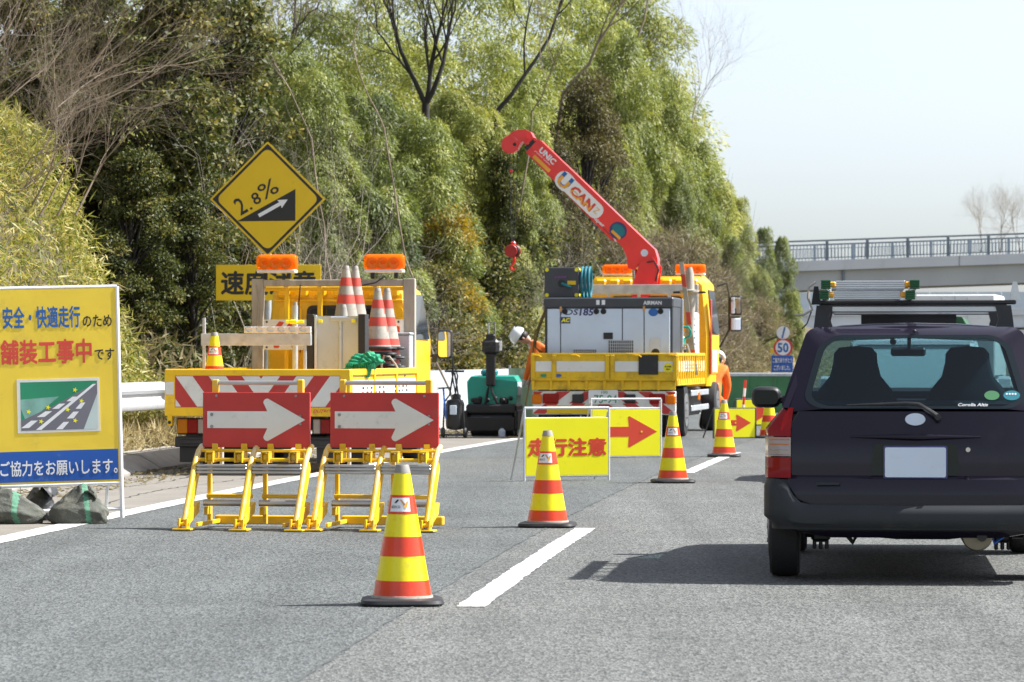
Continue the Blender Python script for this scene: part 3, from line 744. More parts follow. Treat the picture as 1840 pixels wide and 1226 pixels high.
def rot_text(sx, pxa, pya, pxb, pyb, h, bold):
    xa, za, xb, zb_ = wx(pxa), wz(pya), wx(pxb), wz(pyb); L_ = math.hypot(xb - xa, zb_ - za); cx, cz = (xb - xa) / L_, (zb_ - za) / L_
    lettering(dm, sx, 0, L_, 0, h, 0, M['black_print'], bold, fn=lambda u, v: (xa + cx * u - cz * v, -.0150, za + cz * u + cx * v))
rot_text('2', 433, 388, 447, 380, .235, .012); rot_text('.', 450, 378, 455, 376, .035, .01); rot_text('8', 459, 370, 472, 363, .165, .012); rot_text('%', 474, 361, 504, 344, .215, .004)
sp = B().box2((wx(388), -.012, wz(540)), (wx(577), .012, wz(476)), .003).build('lettered_plate', M['sign_yellow'], ws)
lettering(sp, '速度注意', wx(398), wx(566), wz(529), wz(488), -.0135, M['black_print'], .035)
B().cyl((0, .08, -.2), (0, .08, wz(300)), .045, n=14).build('post', M['galv'], ws)
for py in (340, 380, 490, 525): B().box2((-.12, .02, wz(py) - .02), (.12, .05, wz(py) + .02)).build('bracket', M['galv'], ws)

# ---- speed signs past the works
D = 104.0; S_ = F / D
def stand(name, label, px, parts):
    zg = max(0, hillz(gx(px, D), D)) - .05
    t = thing(name, label, 'road sign', (gx(px, D), D, zg), rz_of(.1)); return t, (lambda a: (a - px) / S_), (lambda py: gz(py, D) - zg)
t, X, Z = stand('speed_limit_sign', 'round red rimmed 50 speed limit sign under a small round white sign with blue slash', 1407, None)
B().cyl((0, .06, -.3), (0, .06, Z(588)), .03, n=10).build('post', M['galv'], t)
o = B().prism(circle(.285, 40, 0, Z(625)), -.01, .01).build('disc', M['red_paint'], t); B().prism(circle(.222, 40, 0, Z(625)), -.013, -.0102).build('disc_face', M['white_clean'], o)
lettering(o, '50', X(1397), X(1417), Z(634), Z(616), -.0145, M['blue_print'], .03)
o = B().prism(circle(.195, 36, 0, Z(598)), -.01, .01).build('small_disc', M['white_clean'], t)
B().prism([(X(1404), Z(608)), (X(1407), Z(608)), (X(1412), Z(588)), (X(1408.6), Z(588))], -.013, -.0102).build('slash', M['blue_print'], o)
t, X, Z = stand('thanks_sign', 'blue thank-you notice board with white characters and a yellow foot, below the speed sign', 1401, None)
t.location.y -= 1.0
o = B().box2((X(1382), -.01, Z(669)), (X(1420), .01, Z(639)), .004).build('board', M['board_blue'], t)
B().box2((X(1382), -.01, Z(676)), (X(1420), .01, Z(669.4)), .004).build('yellow_foot', M['sign_yellow'], t)
lettering(o, 'ご協力ありがとう', X(1384), X(1418), Z(652), Z(643), -.0115, M['white_clean'], .02); lettering(o, 'ございました。', X(1386), X(1415), Z(665), Z(656), -.0115, M['white_clean'], .02)
for px in (1384, 1418): B().cyl((X(px), .02, -.2), (X(px), .02, Z(640)), .02, n=8).build('leg', M['galv'], t)
t, X, Z = stand('yellow_marker', 'tiny yellow square delineator on a thin post left of the speed sign', 1387, None)
B().box2((-.05, -.01, Z(635)), (.05, .01, Z(627)), .003).build('plate', M['sign_yellow'], t); B().cyl((0, .02, -.3), (0, .02, Z(629)), .018, n=8).build('post', M['galv'], t)
# kilometre post
D = 66.0; S_ = F / D
t = thing('distance_post', 'small white distance plate with green number 46 above the white wall', 'road sign', (gx(888, D), D, hillz(gx(888, D), D) - .1), 0)
zb = t.location.z
B().cyl((-.07, .03, 0), (-.07, .03, gz(604, D) - zb), .03, n=10).build('post', M['galv'], t)
o = B().box2((-.14, -.01, gz(630, D) - zb), (.145, .01, gz(613, D) - zb), .003).build('plate', M['white_clean'], t)
lettering(o, '46', -.10, .11, gz(627, D) - zb, gz(616, D) - zb, -.0115, M['green_print'], .015)

# ================================================================== TRUCKS
def clip(poly, x0, x1, z0, z1):
    def cut(P, ins, inter):
        out = []
        for i in range(len(P)):
            a, c = P[i - 1], P[i]
            if ins(c):
                if not ins(a): out.append(inter(a, c))
                out.append(c)
            elif ins(a): out.append(inter(a, c))
        return out
    def ix_(v, k): return lambda a, c: tuple(a[j] + (c[j] - a[j]) * (v - a[k]) / (c[k] - a[k]) for j in (0, 1))
    for v, k, s_ in ((x0, 0, 1), (x1, 0, -1), (z0, 1, 1), (z1, 1, -1)):
        if poly: poly = cut(poly, lambda p: s_ * (p[k] - v) >= -1e-9, ix_(v, k))
    return poly
def stripes(parent, x0, x1, z0, z1, y, period, wid, shift, mid, m, nm='stripe', phase=0.0):
    """stripes leaning towards (shift>0) or away from the middle, mirrored about mid"""
    h = z1 - z0
    for side in (-1, 1):
        k = -2
        while k < 12:
            a = phase + k * period
            P = [(a, z1), (a + wid, z1), (a + wid - shift, z0), (a - shift, z0)]      # distance from the middle
            half = (mid - x0) if side < 0 else (x1 - mid)
            P = clip(P, 0, half, z0, z1); k += 1
            if len(P) < 3: continue
            P = [(mid + side * u, v) for u, v in P]
            B().prism(P, y - .002, y).build(nm, M[m], parent)
def wheel(parent, x, y, r, w, dual=False, side=1):
    t = bpy.data.objects.new('wheel', None)
    tw = w * (2.05 if dual else 1)
    b = B()
    for k in range(2 if dual else 1):
        xo = x - side * (k * w * 1.06)
        b.lathe([(r * .60, -w / 2), (r * .93, -w / 2), (r * .985, -w * .42), (r, -w * .25), (r, w * .25), (r * .985, w * .42), (r * .93, w / 2), (r * .60, w / 2)], (xo, y, r), 36, 'x')
    o = b.build('wheel', M['tyre'], parent)
    rm = B().lathe([(r * .64, w * .44 * side), (r * .63, w * .55 * side), (r * .58, w * .56 * side), (r * .50, w * .515 * side), (r * .30, w * .53 * side), (r * .20, w * .60 * side), (.01, w * .61 * side)], (x, y, r), 28, 'x')
    rm.build('rim', M['rim'], o)
    for k in range(6):
        a = k * math.pi / 3; B().cyl((x + side * w * .51, y + r * .33 * math.cos(a), r + r * .33 * math.sin(a)), (x + side * w * .60, y + r * .33 * math.cos(a), r + r * .33 * math.sin(a)), .016, n=6).build('nut', M['rim'], o)
    return o
def beacon(parent, x, y, z, w, h, dep):
    o = B().box((x, y, z + .02), (w * .98, dep * .9, .04), .008).build('beacon', M['white_paint'], parent)
    def cap(hw, hh, e): return [(hw * c, y + (dep / 2 - e) * q) for c, q in ()]
    rings_ = []
    for xx, k in ((-w / 2, .82), (-w / 2 + .02, .97), (-w / 2 + .05, 1), (w / 2 - .05, 1), (w / 2 - .02, .97), (w / 2, .82)):
        ring = []
        for q in range(20):
            a = 2 * math.pi * q / 20; c, s_ = math.cos(a), math.sin(a); e = (abs(c) ** 3.2 + abs(s_) ** 3.2) ** (-1 / 3.2)
            ring.append((x + xx, y + dep / 2 * k * c * e, z + .035 + (h - .035) / 2 + (h - .035) / 2 * k * s_ * e))
        rings_.append(ring)
    B().rings(rings_).build('lens', M['amber_shell'], o)
    B().box((x, y, z + h * .5), (w * .88, dep * .35, h * .62), .02).build('core', M['amber'], o)
    for q in (-.3, 0, .3):
        B().lathe([(.002, -dep * .30), (.035, -dep * .34), (h * .3, -dep * .46), (h * .33, -dep * .51), (h * .30, -dep * .515), (h * .2, -dep * .50), (.002, -dep * .49)], (x + q * w * .9, y, z + h * .52), 16, 'y').build('reflector', M['lamp_orange'], o)
    for q in (-.3, .3): B().box((x + w * q, y, z - .03), (.05, .06, .08), .01).build('bracket', M['black'], o)
    return o
def cab(parent, y0, wb, wt, z0, zb, z1, L_, m, lean=.35):
    """cab-over cab: y0 rear wall, half widths at belt/top"""
    rings_ = []
    def ring(y, k, f, top):
        wB, wT = wb * k, wt * k
        return [(-wB, y, z0), (wB, y, z0), (wB, y, zb), (wT, y - f, top - .10), (wT - .10, y - f, top), (-wT + .10, y - f, top), (-wT, y - f, top - .10), (-wB, y, zb)]
    rings_ += [ring(y0, .95, 0, z1 - .05), ring(y0 + .06, 1, 0, z1), ring(y0 + L_ * .55, 1.0, 0, z1 + .02)]
    rings_ += [ring(y0 + L_ - .02, .99, lean, z1 - .02), ring(y0 + L_ + .06, .93, lean, z1 - .06)]
    return B().rings(rings_).build('cab', m, parent)

# ------------------------------------------------------------------ truck with the chevron tail (left)
T1D = 37.06
t1 = thing('work_truck', 'yellow flatbed work truck with red and white chevron tailboard, cones and signs on its bed', 'truck', (gx(462, T1D), T1D, 0), rz_of(.135))
YP = M['yellow_paint']
B().box2((-.98, .05, .66), (.98, 4.5, .80), .01).build('bed_floor', YP, t1)
tg = B()
tg.box2((-1.0, 0, 1.05), (1.0, .05, 1.12), .008); tg.box2((-1.0, 0, .62), (1.0, .05, .715), .008); tg.box2((-1.0, 0, .70), (-.89, .05, 1.06), .006); tg.box2((.89, 0, .70), (1.0, .05, 1.06), .006)
tg = tg.build('tailgate', YP, t1)
B().box2((-.892, .012, .712), (.892, .04, 1.052)).build('chevron_board', M['red_board'], tg)
stripes(tg, -.885, .885, .722, 1.045, .0115, .36, .185, .235, .04, 'white_board', 'chevron', .02)
B().box2((-.99, -.003, .85), (-.90, -.0005, .985)).build('reflector_patch', M['white_board'], tg)
for x in (-.6, -.15, .3, .7): B().box2((x, -.012, .64), (x + .10, -.0005, .665), .003).build('hinge', YP, tg)
lettering(tg, 'DUTRO', .60, .78, .655, .695, -.0015, M['red_print'], .02, italic=.4)
lg = B().box2((-.97, -.01, .52), (-.92, .06, .64), .005).build('latch', YP, tg); B().cyl((-.945, -.018, .555), (-.945, -.011, .555), .018, n=10).build('bolt', M['black'], lg)
for sx in (-1, 1):
    sg = B(); sg.box2((sx * 1.0 - .03 * sx - .03, .06, 1.05), (sx * 1.0, 4.48, 1.12), .008); sg.box2((sx * .965 - .012, .06, .68), (sx * .965 + .012, 4.48, 1.05)); sg.box2((sx * 1.0 - .05 * sx, .06, .62), (sx * 1.0, 4.48, .70), .006)
    for y in (.08, 1.5, 2.95, 4.4): sg.box2((sx * .965 - .0, y, .69), (sx * 1.0, y + .07, 1.06), .005)
    sg = sg.build('side_gate', YP, t1)
    wp = B().box2((sx * .978, .18, .72), (sx * .986, 4.36, 1.0)).build('white_panel', M['white_board'], sg)
    for k, y in enumerate(np.arange(.8, 3.9, .26)):
        if 6 <= k <= 7: continue
        for q in range(5): B().box2((sx * .986, y, .95 - .05 * q), (sx * .988, y + .07 + .04 * ((q + k) % 2), .975 - .05 * q)).build('print_mark', M['black_print'], wp)
    lp = B().box2((sx * .57, .10, .425), (sx * .89, .16, .60), .01).build('lamp_housing', M['black'], t1)
    for a, c, m in ((.585, .66, 'lamp_clear'), (.665, .77, 'lamp_red'), (.775, .88, 'lamp_orange')):
        B().box2((sx * a, .085, .435), (sx * c, .105, .59), .008).build('lens', M[m], lp)
    B().box2((sx * .86 - .14, 1.0, .12), (sx * .86 + .14, 1.02, .56)).build('mud_flap', M['black'], t1)
    B().box2((sx * .62, .10, .13), (sx * .86, .115, .31)).build('tail_flap', M['rubber'], t1)
    wheel(t1, sx * .80, 1.55, .33, .19, True, sx); wheel(t1, sx * .82, 5.15, .33, .2, False, sx)
    B().box2((sx * .40 - .04, .2, .46), (sx * .40 + .04, 6.2, .64)).build('chassis_rail', M['black'], t1)
b = B().box2((-.90, .04, .29), (.90, .16, .405), .012); b.box2((-.84, .02, .325), (.84, .045, .37), .005); b.build('rear_bumper', M['black'], t1)
B().cyl((-.6, 1.55, .33), (.6, 1.55, .33), .07, n=12).build('axle', M['black'], t1)
B().box2((-.35, .3, .25), (.2, 1.0, .5), .03).build('under_box', M['black'], t1)
hk = B().box2((-.02, -.06, .40), (.10, .08, .43), .005); hk.tube([(.04, -.10, .42), (.04, -.13, .46), (.04, -.10, .50), (.04, -.05, .49)], .012, 8); hk.build('tow_hook', M['worn_steel'], t1)
# cab
cb = cab(t1, 4.72, .87, .80, .55, 1.45, 2.14, 1.55, YP, .30)
for k in range(7):
    x = -.66 + k * .22; B().box2((x - .075, 4.655, 1.96), (x + .075, 4.73, 2.10), .02).build('roof_rib', YP, cb)
B().box2((-.78, 4.69, 1.90), (.78, 4.725, 1.935), .01).build('rear_ledge', YP, cb)
B().prism(rrect(-.72, -.44, 1.28, 1.84, .06), 4.695, 4.73).build('rear_pressing', YP, cb); B().prism(rrect(.60, .78, 1.28, 1.84, .06), 4.695, 4.73).build('rear_pressing', YP, cb)
wn = B().prism(rrect(-.38, .55, 1.40, 1.86, .07), 4.69, 4.74).build('rear_window', M['rubber'], cb); B().prism(rrect(-.34, .51, 1.44, 1.82, .05), 4.685, 4.6895).build('pane', M['glass_dark'], wn)
for sx in (-1, 1):
    f = B().rings([[(sx * (.872 - .0 * 0), 5.0, 1.46), (sx * .872, 6.05, 1.46), (sx * .815, 5.85, 2.0), (sx * .812, 5.0, 2.0)], [(sx * .885, 5.0, 1.46), (sx * .885, 6.05, 1.46), (sx * .828, 5.85, 2.0), (sx * .825, 5.0, 2.0)]])
    f.build('side_window', M['glass_dark'], cb)
    B().box2((sx * .87, 4.95, .62), (sx * .884, 6.1, 1.43), .02).build('door', YP, cb)
    dr = B().tube([(sx * .86, 6.12, 1.25), (sx * 1.0, 6.2, 1.28), (sx * 1.02, 6.2, 1.5)], .012, 8); dr.box((sx * .93, 6.15, 1.23), (.06, .05, .10), .01); dr = dr.build('mirror_arm', M['black'], t1)
    mr = B().box((sx * 1.05, 6.2, 1.40), (.19, .07, .36), .05, seg=3).build('mirror', M['black'], t1)
    B().prism([(x + sx * 1.05, z) for x, z in rrect(-.075, .075, 1.245, 1.555, .035)], 6.158, 6.1645).build('mirror_glass', M['mirror'], mr)
B().rings([[(-.76, 6.32, 1.45), (.76, 6.32, 1.45), (.70, 6.03, 2.03), (-.70, 6.03, 2.03)], [(-.76, 6.335, 1.45), (.76, 6.335, 1.45), (.70, 6.045, 2.03), (-.70, 6.045, 2.03)]]).build('windscreen', M['glass_dark'], cb)
B().box2((-.86, 6.2, .38), (.86, 6.36, .62), .03).build('front_bumper', M['white_paint'], t1)
# goal-post frame at the front of the bed
fr = thing('x', '', '') if False else None
for x in (-.99, .83):
    B().box2((x, 4.40, .62), (x + .14, 4.50, 2.17), .006).build('frame_post', M['wood_grey'], t1)
B().box2((-.85, 4.41, 2.08), (.83, 4.49, 2.16), .006).build('frame_beam', M['wood_grey'], t1)
for x in (-.62, -.22, .45): B().box2((x, 4.52, .80), (x + .055, 4.56, 2.09), .006).build('frame_bar', YP, t1)
for z in (.98, 2.03): B().box2((-.85, 4.525, z), (.85, 4.565, z + .05), .006).build('frame_rail', YP, t1)
B().tube([(-.40, 4.39, 2.1), (-.41, 4.36, 1.9), (-.42, 4.38, 1.6), (-.40, 4.38, 1.3)], .008, 6).build('cable', M['black'], t1)
B().tube([(.25, 4.40, 2.14), (.34, 4.38, 2.09), (.50, 4.38, 2.12), (.62, 4.40, 2.2)], .008, 6).build('cable', M['black'], t1)
B().tube([(-.93, 4.39, 2.1), (-.90, 4.385, 1.9), (-.92, 4.385, 1.5), (-.88, 4.385, 1.35)], .006, 6).build('cord', M['old_white'], t1)
wb_ = B().box2((-.84, 4.37, 1.33), (.84, 4.395, 1.69), .003).build('work_board', M['white_board'], t1)
lettering(wb_, '作業中', -.78, .78, 1.36, 1.66, 4.3685, M['sign_red'], .03); bolts(wb_, ((-.80, 1.66), (-.45, 1.66), (-.80, 1.36), (-.45, 1.36), (.78, 1.66)), 4.369, .012, 'black')
beacon(t1, -.69, 4.45, 2.24, .47, .22, .20); beacon(t1, .60, 4.45, 2.24, .47, .22, .20)

# ---- load on the left truck: every piece its own thing
def on1(x, y, z): 
    a = -t1.rotation_euler[2]; c, s_ = math.cos(a), math.sin(a)
    return (t1.location.x + x * c + y * s_, t1.location.y - x * s_ + y * c, z)
RZ1 = t1.rotation_euler[2]
FL = .803
t = thing('sign_stand', 'long galvanised steel beam with hooks lying across the left truck bed on a stand', 'steel beam', on1(-.25, 1.1, FL), RZ1)
B().box2((-.60, -.03, .57), (.62, .03, .70), .004).build('beam', M['galv'], t)
hb = B().box2((-.12, -.035, .705), (.62, .005, .775), .003).build('hook_bar', M['white_paint'], t)
for k in range(6):
    x = -.06 + k * .12; B().tube([(x + .04 * math.cos(a), -.045, .745 + .028 * math.sin(a)) for a in np.linspace(.6, 5.6, 10)], .007, 6).build('chain_link', M['galv'], hb)
for x in (-.57, .55): B().box2((x - .015, -.02, 0), (x + .015, .02, .57 if x > 0 else .87), .002).build('leg', M['galv'], t)
B().box2((-.62, -.1, 0), (.62, .1, .03), .004).build('foot_rail', M['galv'], t)
for zz_ in (1.52, 1.34):
    pass
t = thing('sign_case', 'tall grey metal sign case with black edges standing on the left truck bed', 'sign case', on1(.40, 2.5, FL), RZ1)
B().box2((-.335, -.12, 0), (-.255, .12, .925), .004).build('edge_channel', M['black'], t); B().box2((.255, -.12, 0), (.335, .12, .925), .004).build('edge_channel', M['black'], t)
B().rings([[(-.25, -.10, 0), (.02, -.02, 0), (.25, -.09, 0), (.25, .1, 0), (-.25, .1, 0)], [(-.25, -.10, .905), (.02, -.02, .905), (.25, -.09, .905), (.25, .1, .905), (-.25, .1, .905)]]).build('panel', M['grey_panel'], t)
B().cyl((.04, -.035, 0), (.04, -.035, .86), .022, n=12).build('tube', M['alu'], t); B().box2((-.245, -.118, 0), (-.215, -.102, .91), .003).build('trim', M['alu'], t)
B().box2((-.08, -.06, .84), (.16, -.02, .90), .01).build('clip', M['grey_panel'], t)
for x, m in ((-.18, 'fluor_yellow'), (.20, 'cone_yellow')): B().box2((x - .02, -.122 + (.0 if x > 0 else 0), .83), (x + .025, -.095, .865), .002).build('sticker', M[m], t)
for x, z in ((-.6, 1.52), (-.6, 1.34)):
    t = thing('pipe_clamp', 'yellow pipe clamp on the upright pipe, %s one' % ('upper' if z > 1.4 else 'lower'), 'clamp', on1(.0, 2.0, z + .12), RZ1)
    B().box((0, 0, 0), (.10, .08, .05), .015).build('body', M['cone_yellow'], t); B().cyl((-.09, 0, 0), (.11, 0, 0), .018, n=8).build('pin', M['cone_yellow'], t)
t = thing('steel_pipe', 'upright grey steel pipe behind the sign case on the left truck', 'pipe', on1(.0, 2.06, FL), RZ1)
B().cyl((0, 0, 0), (0, 0, 1.02), .032, n=12).build('tube', M['galv'], t); B().cyl((0, 0, 0), (0, 0, .03), .09, n=16).build('foot', M['galv'], t); B().cyl((0, 0, .96), (0, 0, 1.06), .022, n=10).build('spigot', M['wood_grey'], t)
# cones on the bed
cone(cproto, *on1(-.56, .45, FL), 'yellow and red cone standing on the left corner of the chevron truck bed', .1, 'cones carried on the left truck')
SG = 'old red and white cones stacked on the left truck'
for sx, x, y, n, dz, who in ((0, .27, 3.75, 13, .066, 'left'), (1, .335, 3.98, 13, .066, 'left'), (2, .70, 3.45, 9, .066, 'right')):
    for k in range(n):
        top = k == n - 1
        if who == 'left': lb = ('old red and white cone atop the tallest stack, %s of the two tips' % ('left' if sx == 0 else 'right')) if top else 'old red and white cone nested low in the tall stacks behind the sign case'
        else: lb = 'old red and white cone on top of the shorter stack by the green net' if top else 'old red and white cone in the shorter stack, black base showing above the net'
        c = cone(oproto, *on1(x + random.uniform(-.01, .01), y, FL + dz * k), lb, random.uniform(-.15, .15), SG)
cone(oproto, *on1(.37, 3.0, FL + .33), 'old cone with only its grey tip showing above the sign case', 0, SG)
cone(oproto, *on1(.755, 3.72, FL + .53), 'old red and white cone just behind the shorter stack', .1, SG)
for k in range(5): cone(oproto, *on1(.755, 3.72, FL + .105 * k), 'old red and white cone hidden low in the rear stack', .1, SG)
cone(cproto, *on1(.62, 4.15, FL + .38), 'yellow and red cone tucked behind the stacked old cones on the left truck', .7, 'cones carried on the left truck')
for k in range(3): cone(cproto, *on1(.62, 4.15, FL + .12 * k), 'yellow and red cone low in the stack at the right side of the truck bed', .7, 'cones carried on the left truck')
t = thing('rope', 'pale rope looped over the cone bases beside the green net', 'rope', on1(.84, 3.25, FL), RZ1)
B().tube([(-.06, -.04, 0), (-.06, -.05, .35), (-.03, -.05, .46), (.03, -.05, .45), (.10, -.04, .36), (.13, -.02, .30)], .011, 8).build('cord', M['old_white'], t)
t = thing('storage_box', 'narrow grey steel bin beside the shorter cone stack on the left truck', 'bin', on1(.84, 4.22, FL), RZ1)
B().box2((-.10, -.12, 0), (.12, .12, .70), .01).build('body', M['grey_panel'], t); B().box2((-.11, -.13, .70), (.13, .13, .73), .008).build('lid', M['galv'], t)
# green net slumped over the tail corner
t = thing('green_net', 'crumpled green safety net slumped over the right side gate of the left truck', 'net', on1(.93, 1.15, 1.115), RZ1)
b = B(); bmesh.ops.create_icosphere(b.bm, subdivisions=5, radius=1)
for v in b.bm.verts:
    x, y, z = v.co; rr = random.Random(1)
    k = 1 + .16 * math.sin(4 * x + 1 + 3 * z) * math.cos(5 * y) + .10 * math.sin(9 * x - 7 * z) + .06 * math.sin(17 * x + 13 * y + 11 * z)
    hx = x * .17 * k + (.05 if z > 0 else 0); hz = z * .12 * k + .07
    if x < -.2: hz -= .05 * (-.2 - x) + .02; hx -= .08 * (-.2 - x)
    if z < -.2 and -.1 < x < .6: hz -= .10 * (-.2 - z)
    v.co = (hx, y * .15 * k, max(hz, -.09 if y < -.3 else .0))
b.build('net', M['net_green'], t, 75)
tl = B(); 
for k in range(14): 
    x = -.16 + .024 * k; tl.tube([(x, -.155, .06), (x + .01 * math.sin(k * 2), -.165, -.02), (x + .02 * math.sin(k), -.16, -.05 - .05 * abs(math.sin(k * 1.7)))], [.006, .005, .002], 5)
tl.build('frayed_edge', M['net_green'], t)['kind'] = 'stuff'

# ------------------------------------------------------------------ crane truck (middle)
T2D = 53.4; H2 = .165
t2 = thing('crane_truck', 'yellow flatbed truck with a red folding crane boom, carrying the compressor', 'truck', (gx(1085, T2D), T2D, 0), rz_of(H2))
RZ2 = rz_of(H2); YP = M['yellow_paint']
M['yellow_dirty'] = mat('yellow_dirty', (.80, .50, .006), .45, var=.15, dirt=.5, ds=4, dcol=(.16, .10, .04))
YD = M['yellow_dirty']
def on2(x, y, z):
    a = -RZ2; c, s_ = math.cos(a), math.sin(a)
    return (t2.location.x + x * c + y * s_, t2.location.y - x * s_ + y * c, z)
B().box2((-1.10, .06, .82), (1.10, 3.95, .95), .01).build('bed_floor', YD, t2)
tg = B().box2((-1.12, .012, .90), (1.12, .05, 1.28), .004); tg.box2((-1.125, 0, 1.255), (1.125, .06, 1.30), .008); tg.box2((-1.125, 0, .875), (1.125, .06, .92), .006)
for x in (-1.125, -.80, .02, .10, 1.06): tg.box2((x, -.012, .89), (x + .065, .014, 1.27), .006)
tg = tg.build('tailgate', YD, t2)
for a, c in ((-1.055, -.805), (-.73, .015), (.17, 1.055)): B().box2((a, .006, 1.015), (c, .0115, 1.175)).build('white_band', M['white_board'], tg)
B().box2((.535, -.018, .97), (.835, -.0125, 1.27), .002).build('rubber_flap', M['black'], tg)
B().prism(circle(.072, 24, .985, 1.075), -.002, .005).build('round_sticker', M['cone_yellow'], tg)
lettering(tg, '最大積載', .935, 1.035, 1.08, 1.105, -.0035, M['black_print'], .02); lettering(tg, '量別', .955, 1.015, 1.04, 1.065, -.0035, M['black_print'], .02)
for x, m in ((-.93, 'green_print'), (-.70, 'blue_print')): B().prism([(a * 1.4 + x, .955 + c * .7) for a, c in circle(.035, 16)], .004, .0115).build('oval_sticker', M[m], tg)
sk = B()
for k in range(8):
    x = -1.10 + k * .275; sk.rings([[(x, .0, .74), (x + .27, .0, .74), (x + .27, .04, .87), (x, .04, .87)], [(x, .03, .74), (x + .27, .03, .74), (x + .27, .07, .87), (x, .07, .87)]]); sk.box2((x - .01, -.02, .73), (x + .03, .05, .875), .004)
sk.build('tail_skirt', YD, t2)
for x in (-1.09, -.5, .45, 1.0): B().tube([(x, -.02, 1.27), (x + .09, -.03, 1.265), (x + .13, -.02, 1.24)], .012, 6).build('gate_catch', YD, tg)
for sx in (-1, 1):
    sg = B().box2((sx * 1.09 - .018, .07, .90), (sx * 1.09 + .018, 3.93, 1.28), .004); sg.box2((sx * 1.085 - .04, .07, 1.255), (sx * 1.085 + .04, 3.93, 1.30), .006); sg.box2((sx * 1.085 - .04, .07, .80), (sx * 1.085 + .04, 3.93, .90), .006)
    for y in np.arange(.1, 3.9, .31): sg.box2((sx * 1.11, y, .83), (sx * 1.135, y + .05, 1.27), .004)
    sg = sg.build('side_gate', YD, t2)
    for k, y in enumerate(np.arange(.1, 3.6, .31)):
        w_ = B().box2((sx * 1.1085, y + .055, 1.015), (sx * 1.118, y + .305, 1.175)).build('white_band', M['white_board'], sg)
        if 2 < k < 10: 
            for q in range(2): B().box2((sx * 1.118, y + .10, 1.05 + .05 * q), (sx * 1.120, y + .26, 1.075 + .05 * q)).build('print_mark', M['grey_print'], sg)
# bumper with stripes and lamps
bp = B().box2((-1.10, .02, .36), (1.10, .10, .72), .01).build('rear_bumper', M['white_board'], t2)
stripes(bp, -1.09, 1.09, .53, .71, .0175, .42, .20, -.24, 0, 'red_board', 'stripe', .1)
stripes(bp, -1.09, 1.09, .37, .53, .0175, .42, .20, -.21, 0, 'red_board', 'stripe', -.14)
B().box2((-.88, .012, .375), (-.10, .0145, .50)).build('yellow_strip', M['sign_yellow'], bp)
for sx in (-1, 1):
    B().box2((sx * 1.03 - .075, -.03, .52), (sx * 1.03 + .075, .03, .67), .02, ).build('indicator_lamp', M['lamp_orange'], t2)
    B().box2((sx * .82 - .12, -.015, .53), (sx * .82 + .12, .03, .68), .012).build('tail_lamp', M['lamp_red'], t2)
    ml = B().box2((sx * .40 - .085, -.03, .54), (sx * .40 + .085, .03, .67), .01).build('work_lamp', M['black'], t2)
    B().box2((sx * 1.0 - .16, .95, .10), (sx * 1.0 + .12, .97, .75)).build('mud_flap', M['rubber'], t2)
    wheel(t2, sx * .98, 1.45, .41, .23, True, sx); wheel(t2, sx * 1.02, 5.75, .41, .23, False, sx)
    B().box2((sx * .42 - .04, .3, .62), (sx * .42 + .04, 7.2, .82)).build('chassis_rail', M['black'], t2)
    for z in (.38, .62): B().box2((sx * 1.08, 2.1, z), (sx * 1.11, 4.6, z + .09), .008).build('side_guard', M['galv'], t2)
    B().box2((sx * .75, 2.3, .3), (sx * 1.0, 4.4, .75), .03).build('side_tank', M['black'], t2)
    B().box2((sx * 1.10, 3.0, .55), (sx * 1.125, 3.2, .68), .01).build('side_marker', M['lamp_orange'], t2)
pl = B().prism(rrect(-.235, .22, .52, .735, .02), -.012, -.002).build('number_plate', M['white_paint'], t2)
lettering(pl, '75-94', -.15, .205, .535, .66, -.0135, M['green_print'], .015); lettering(pl, '100', -.04, .06, .68, .72, -.0135, M['green_print'], .01); 
B().cyl((-.6, 1.45, .41), (.6, 1.45, .41), .09, n=12).build('axle', M['black'], t2)
# cab and headboard
hbd = B().box2((-1.0, 3.96, 2.26), (1.0, 4.04, 2.42), .006)
for x in (-1.0, -.5, .0, .5, .95): hbd.box2((x, 3.97, .9), (x + .05, 4.03, 2.28), .004)
hbd.box2((-1.0, 3.97, 1.6), (1.0, 4.03, 1.66)); hbd.build('headboard', M['galv'], t2)
cb = cab(t2, 5.25, 1.05, .97, .75, 1.6, 2.58, 1.75, YP, .25)
for k in range(8): B().box2((-.86 + k * .22, 5.19, 2.40), (-.68 + k * .22, 5.27, 2.54), .03).build('roof_rib', YP, cb)
B().prism(rrect(-.6, .6, 1.65, 2.25, .07), 5.22, 5.26).build('rear_window', M['glass_dark'], cb)
for sx in (-1, 1):
    B().box2((sx * 1.05, 5.45, .95), (sx * 1.068, 6.6, 1.6), .02).build('door', YP, cb)
    B().rings([[(sx * 1.052, 5.6, 1.62), (sx * 1.052, 6.75, 1.62), (sx * .985, 6.5, 2.36), (sx * .985, 5.6, 2.36)], [(sx * 1.066, 5.6, 1.62), (sx * 1.066, 6.75, 1.62), (sx * .999, 6.5, 2.36), (sx * .999, 5.6, 2.36)]]).build('side_window', M['glass_dark'], cb)
    B().box2((sx * 1.06, 5.28, .95), (sx * 1.075, 5.42, 2.2), .004).build('red_stripe', M['red_paint'], cb)
    B().box2((sx * 1.07, 5.5, .98), (sx * 1.08, 6.2, 1.35), .004).build('door_panel', M['white_paint'], cb)
    B().tube([(sx * 1.0, 6.95, 2.45), (sx * 1.16, 7.0, 2.5), (sx * 1.2, 7.0, 2.3), (sx * 1.2, 7.0, 1.7), (sx * 1.05, 6.9, 1.4)], .018, 8).build('mirror_arm', M['black'], t2)
    for z, h in ((2.12, .34), (1.80, .26)):
        mr = B().box((sx * 1.32, 7.0, z), (.20, .08, h), .05, seg=3).build('mirror', M['black'], t2); B().box((sx * 1.32, 6.957, z), (.16, .006, h - .06), .0).build('mirror_glass', M['mirror'], mr)
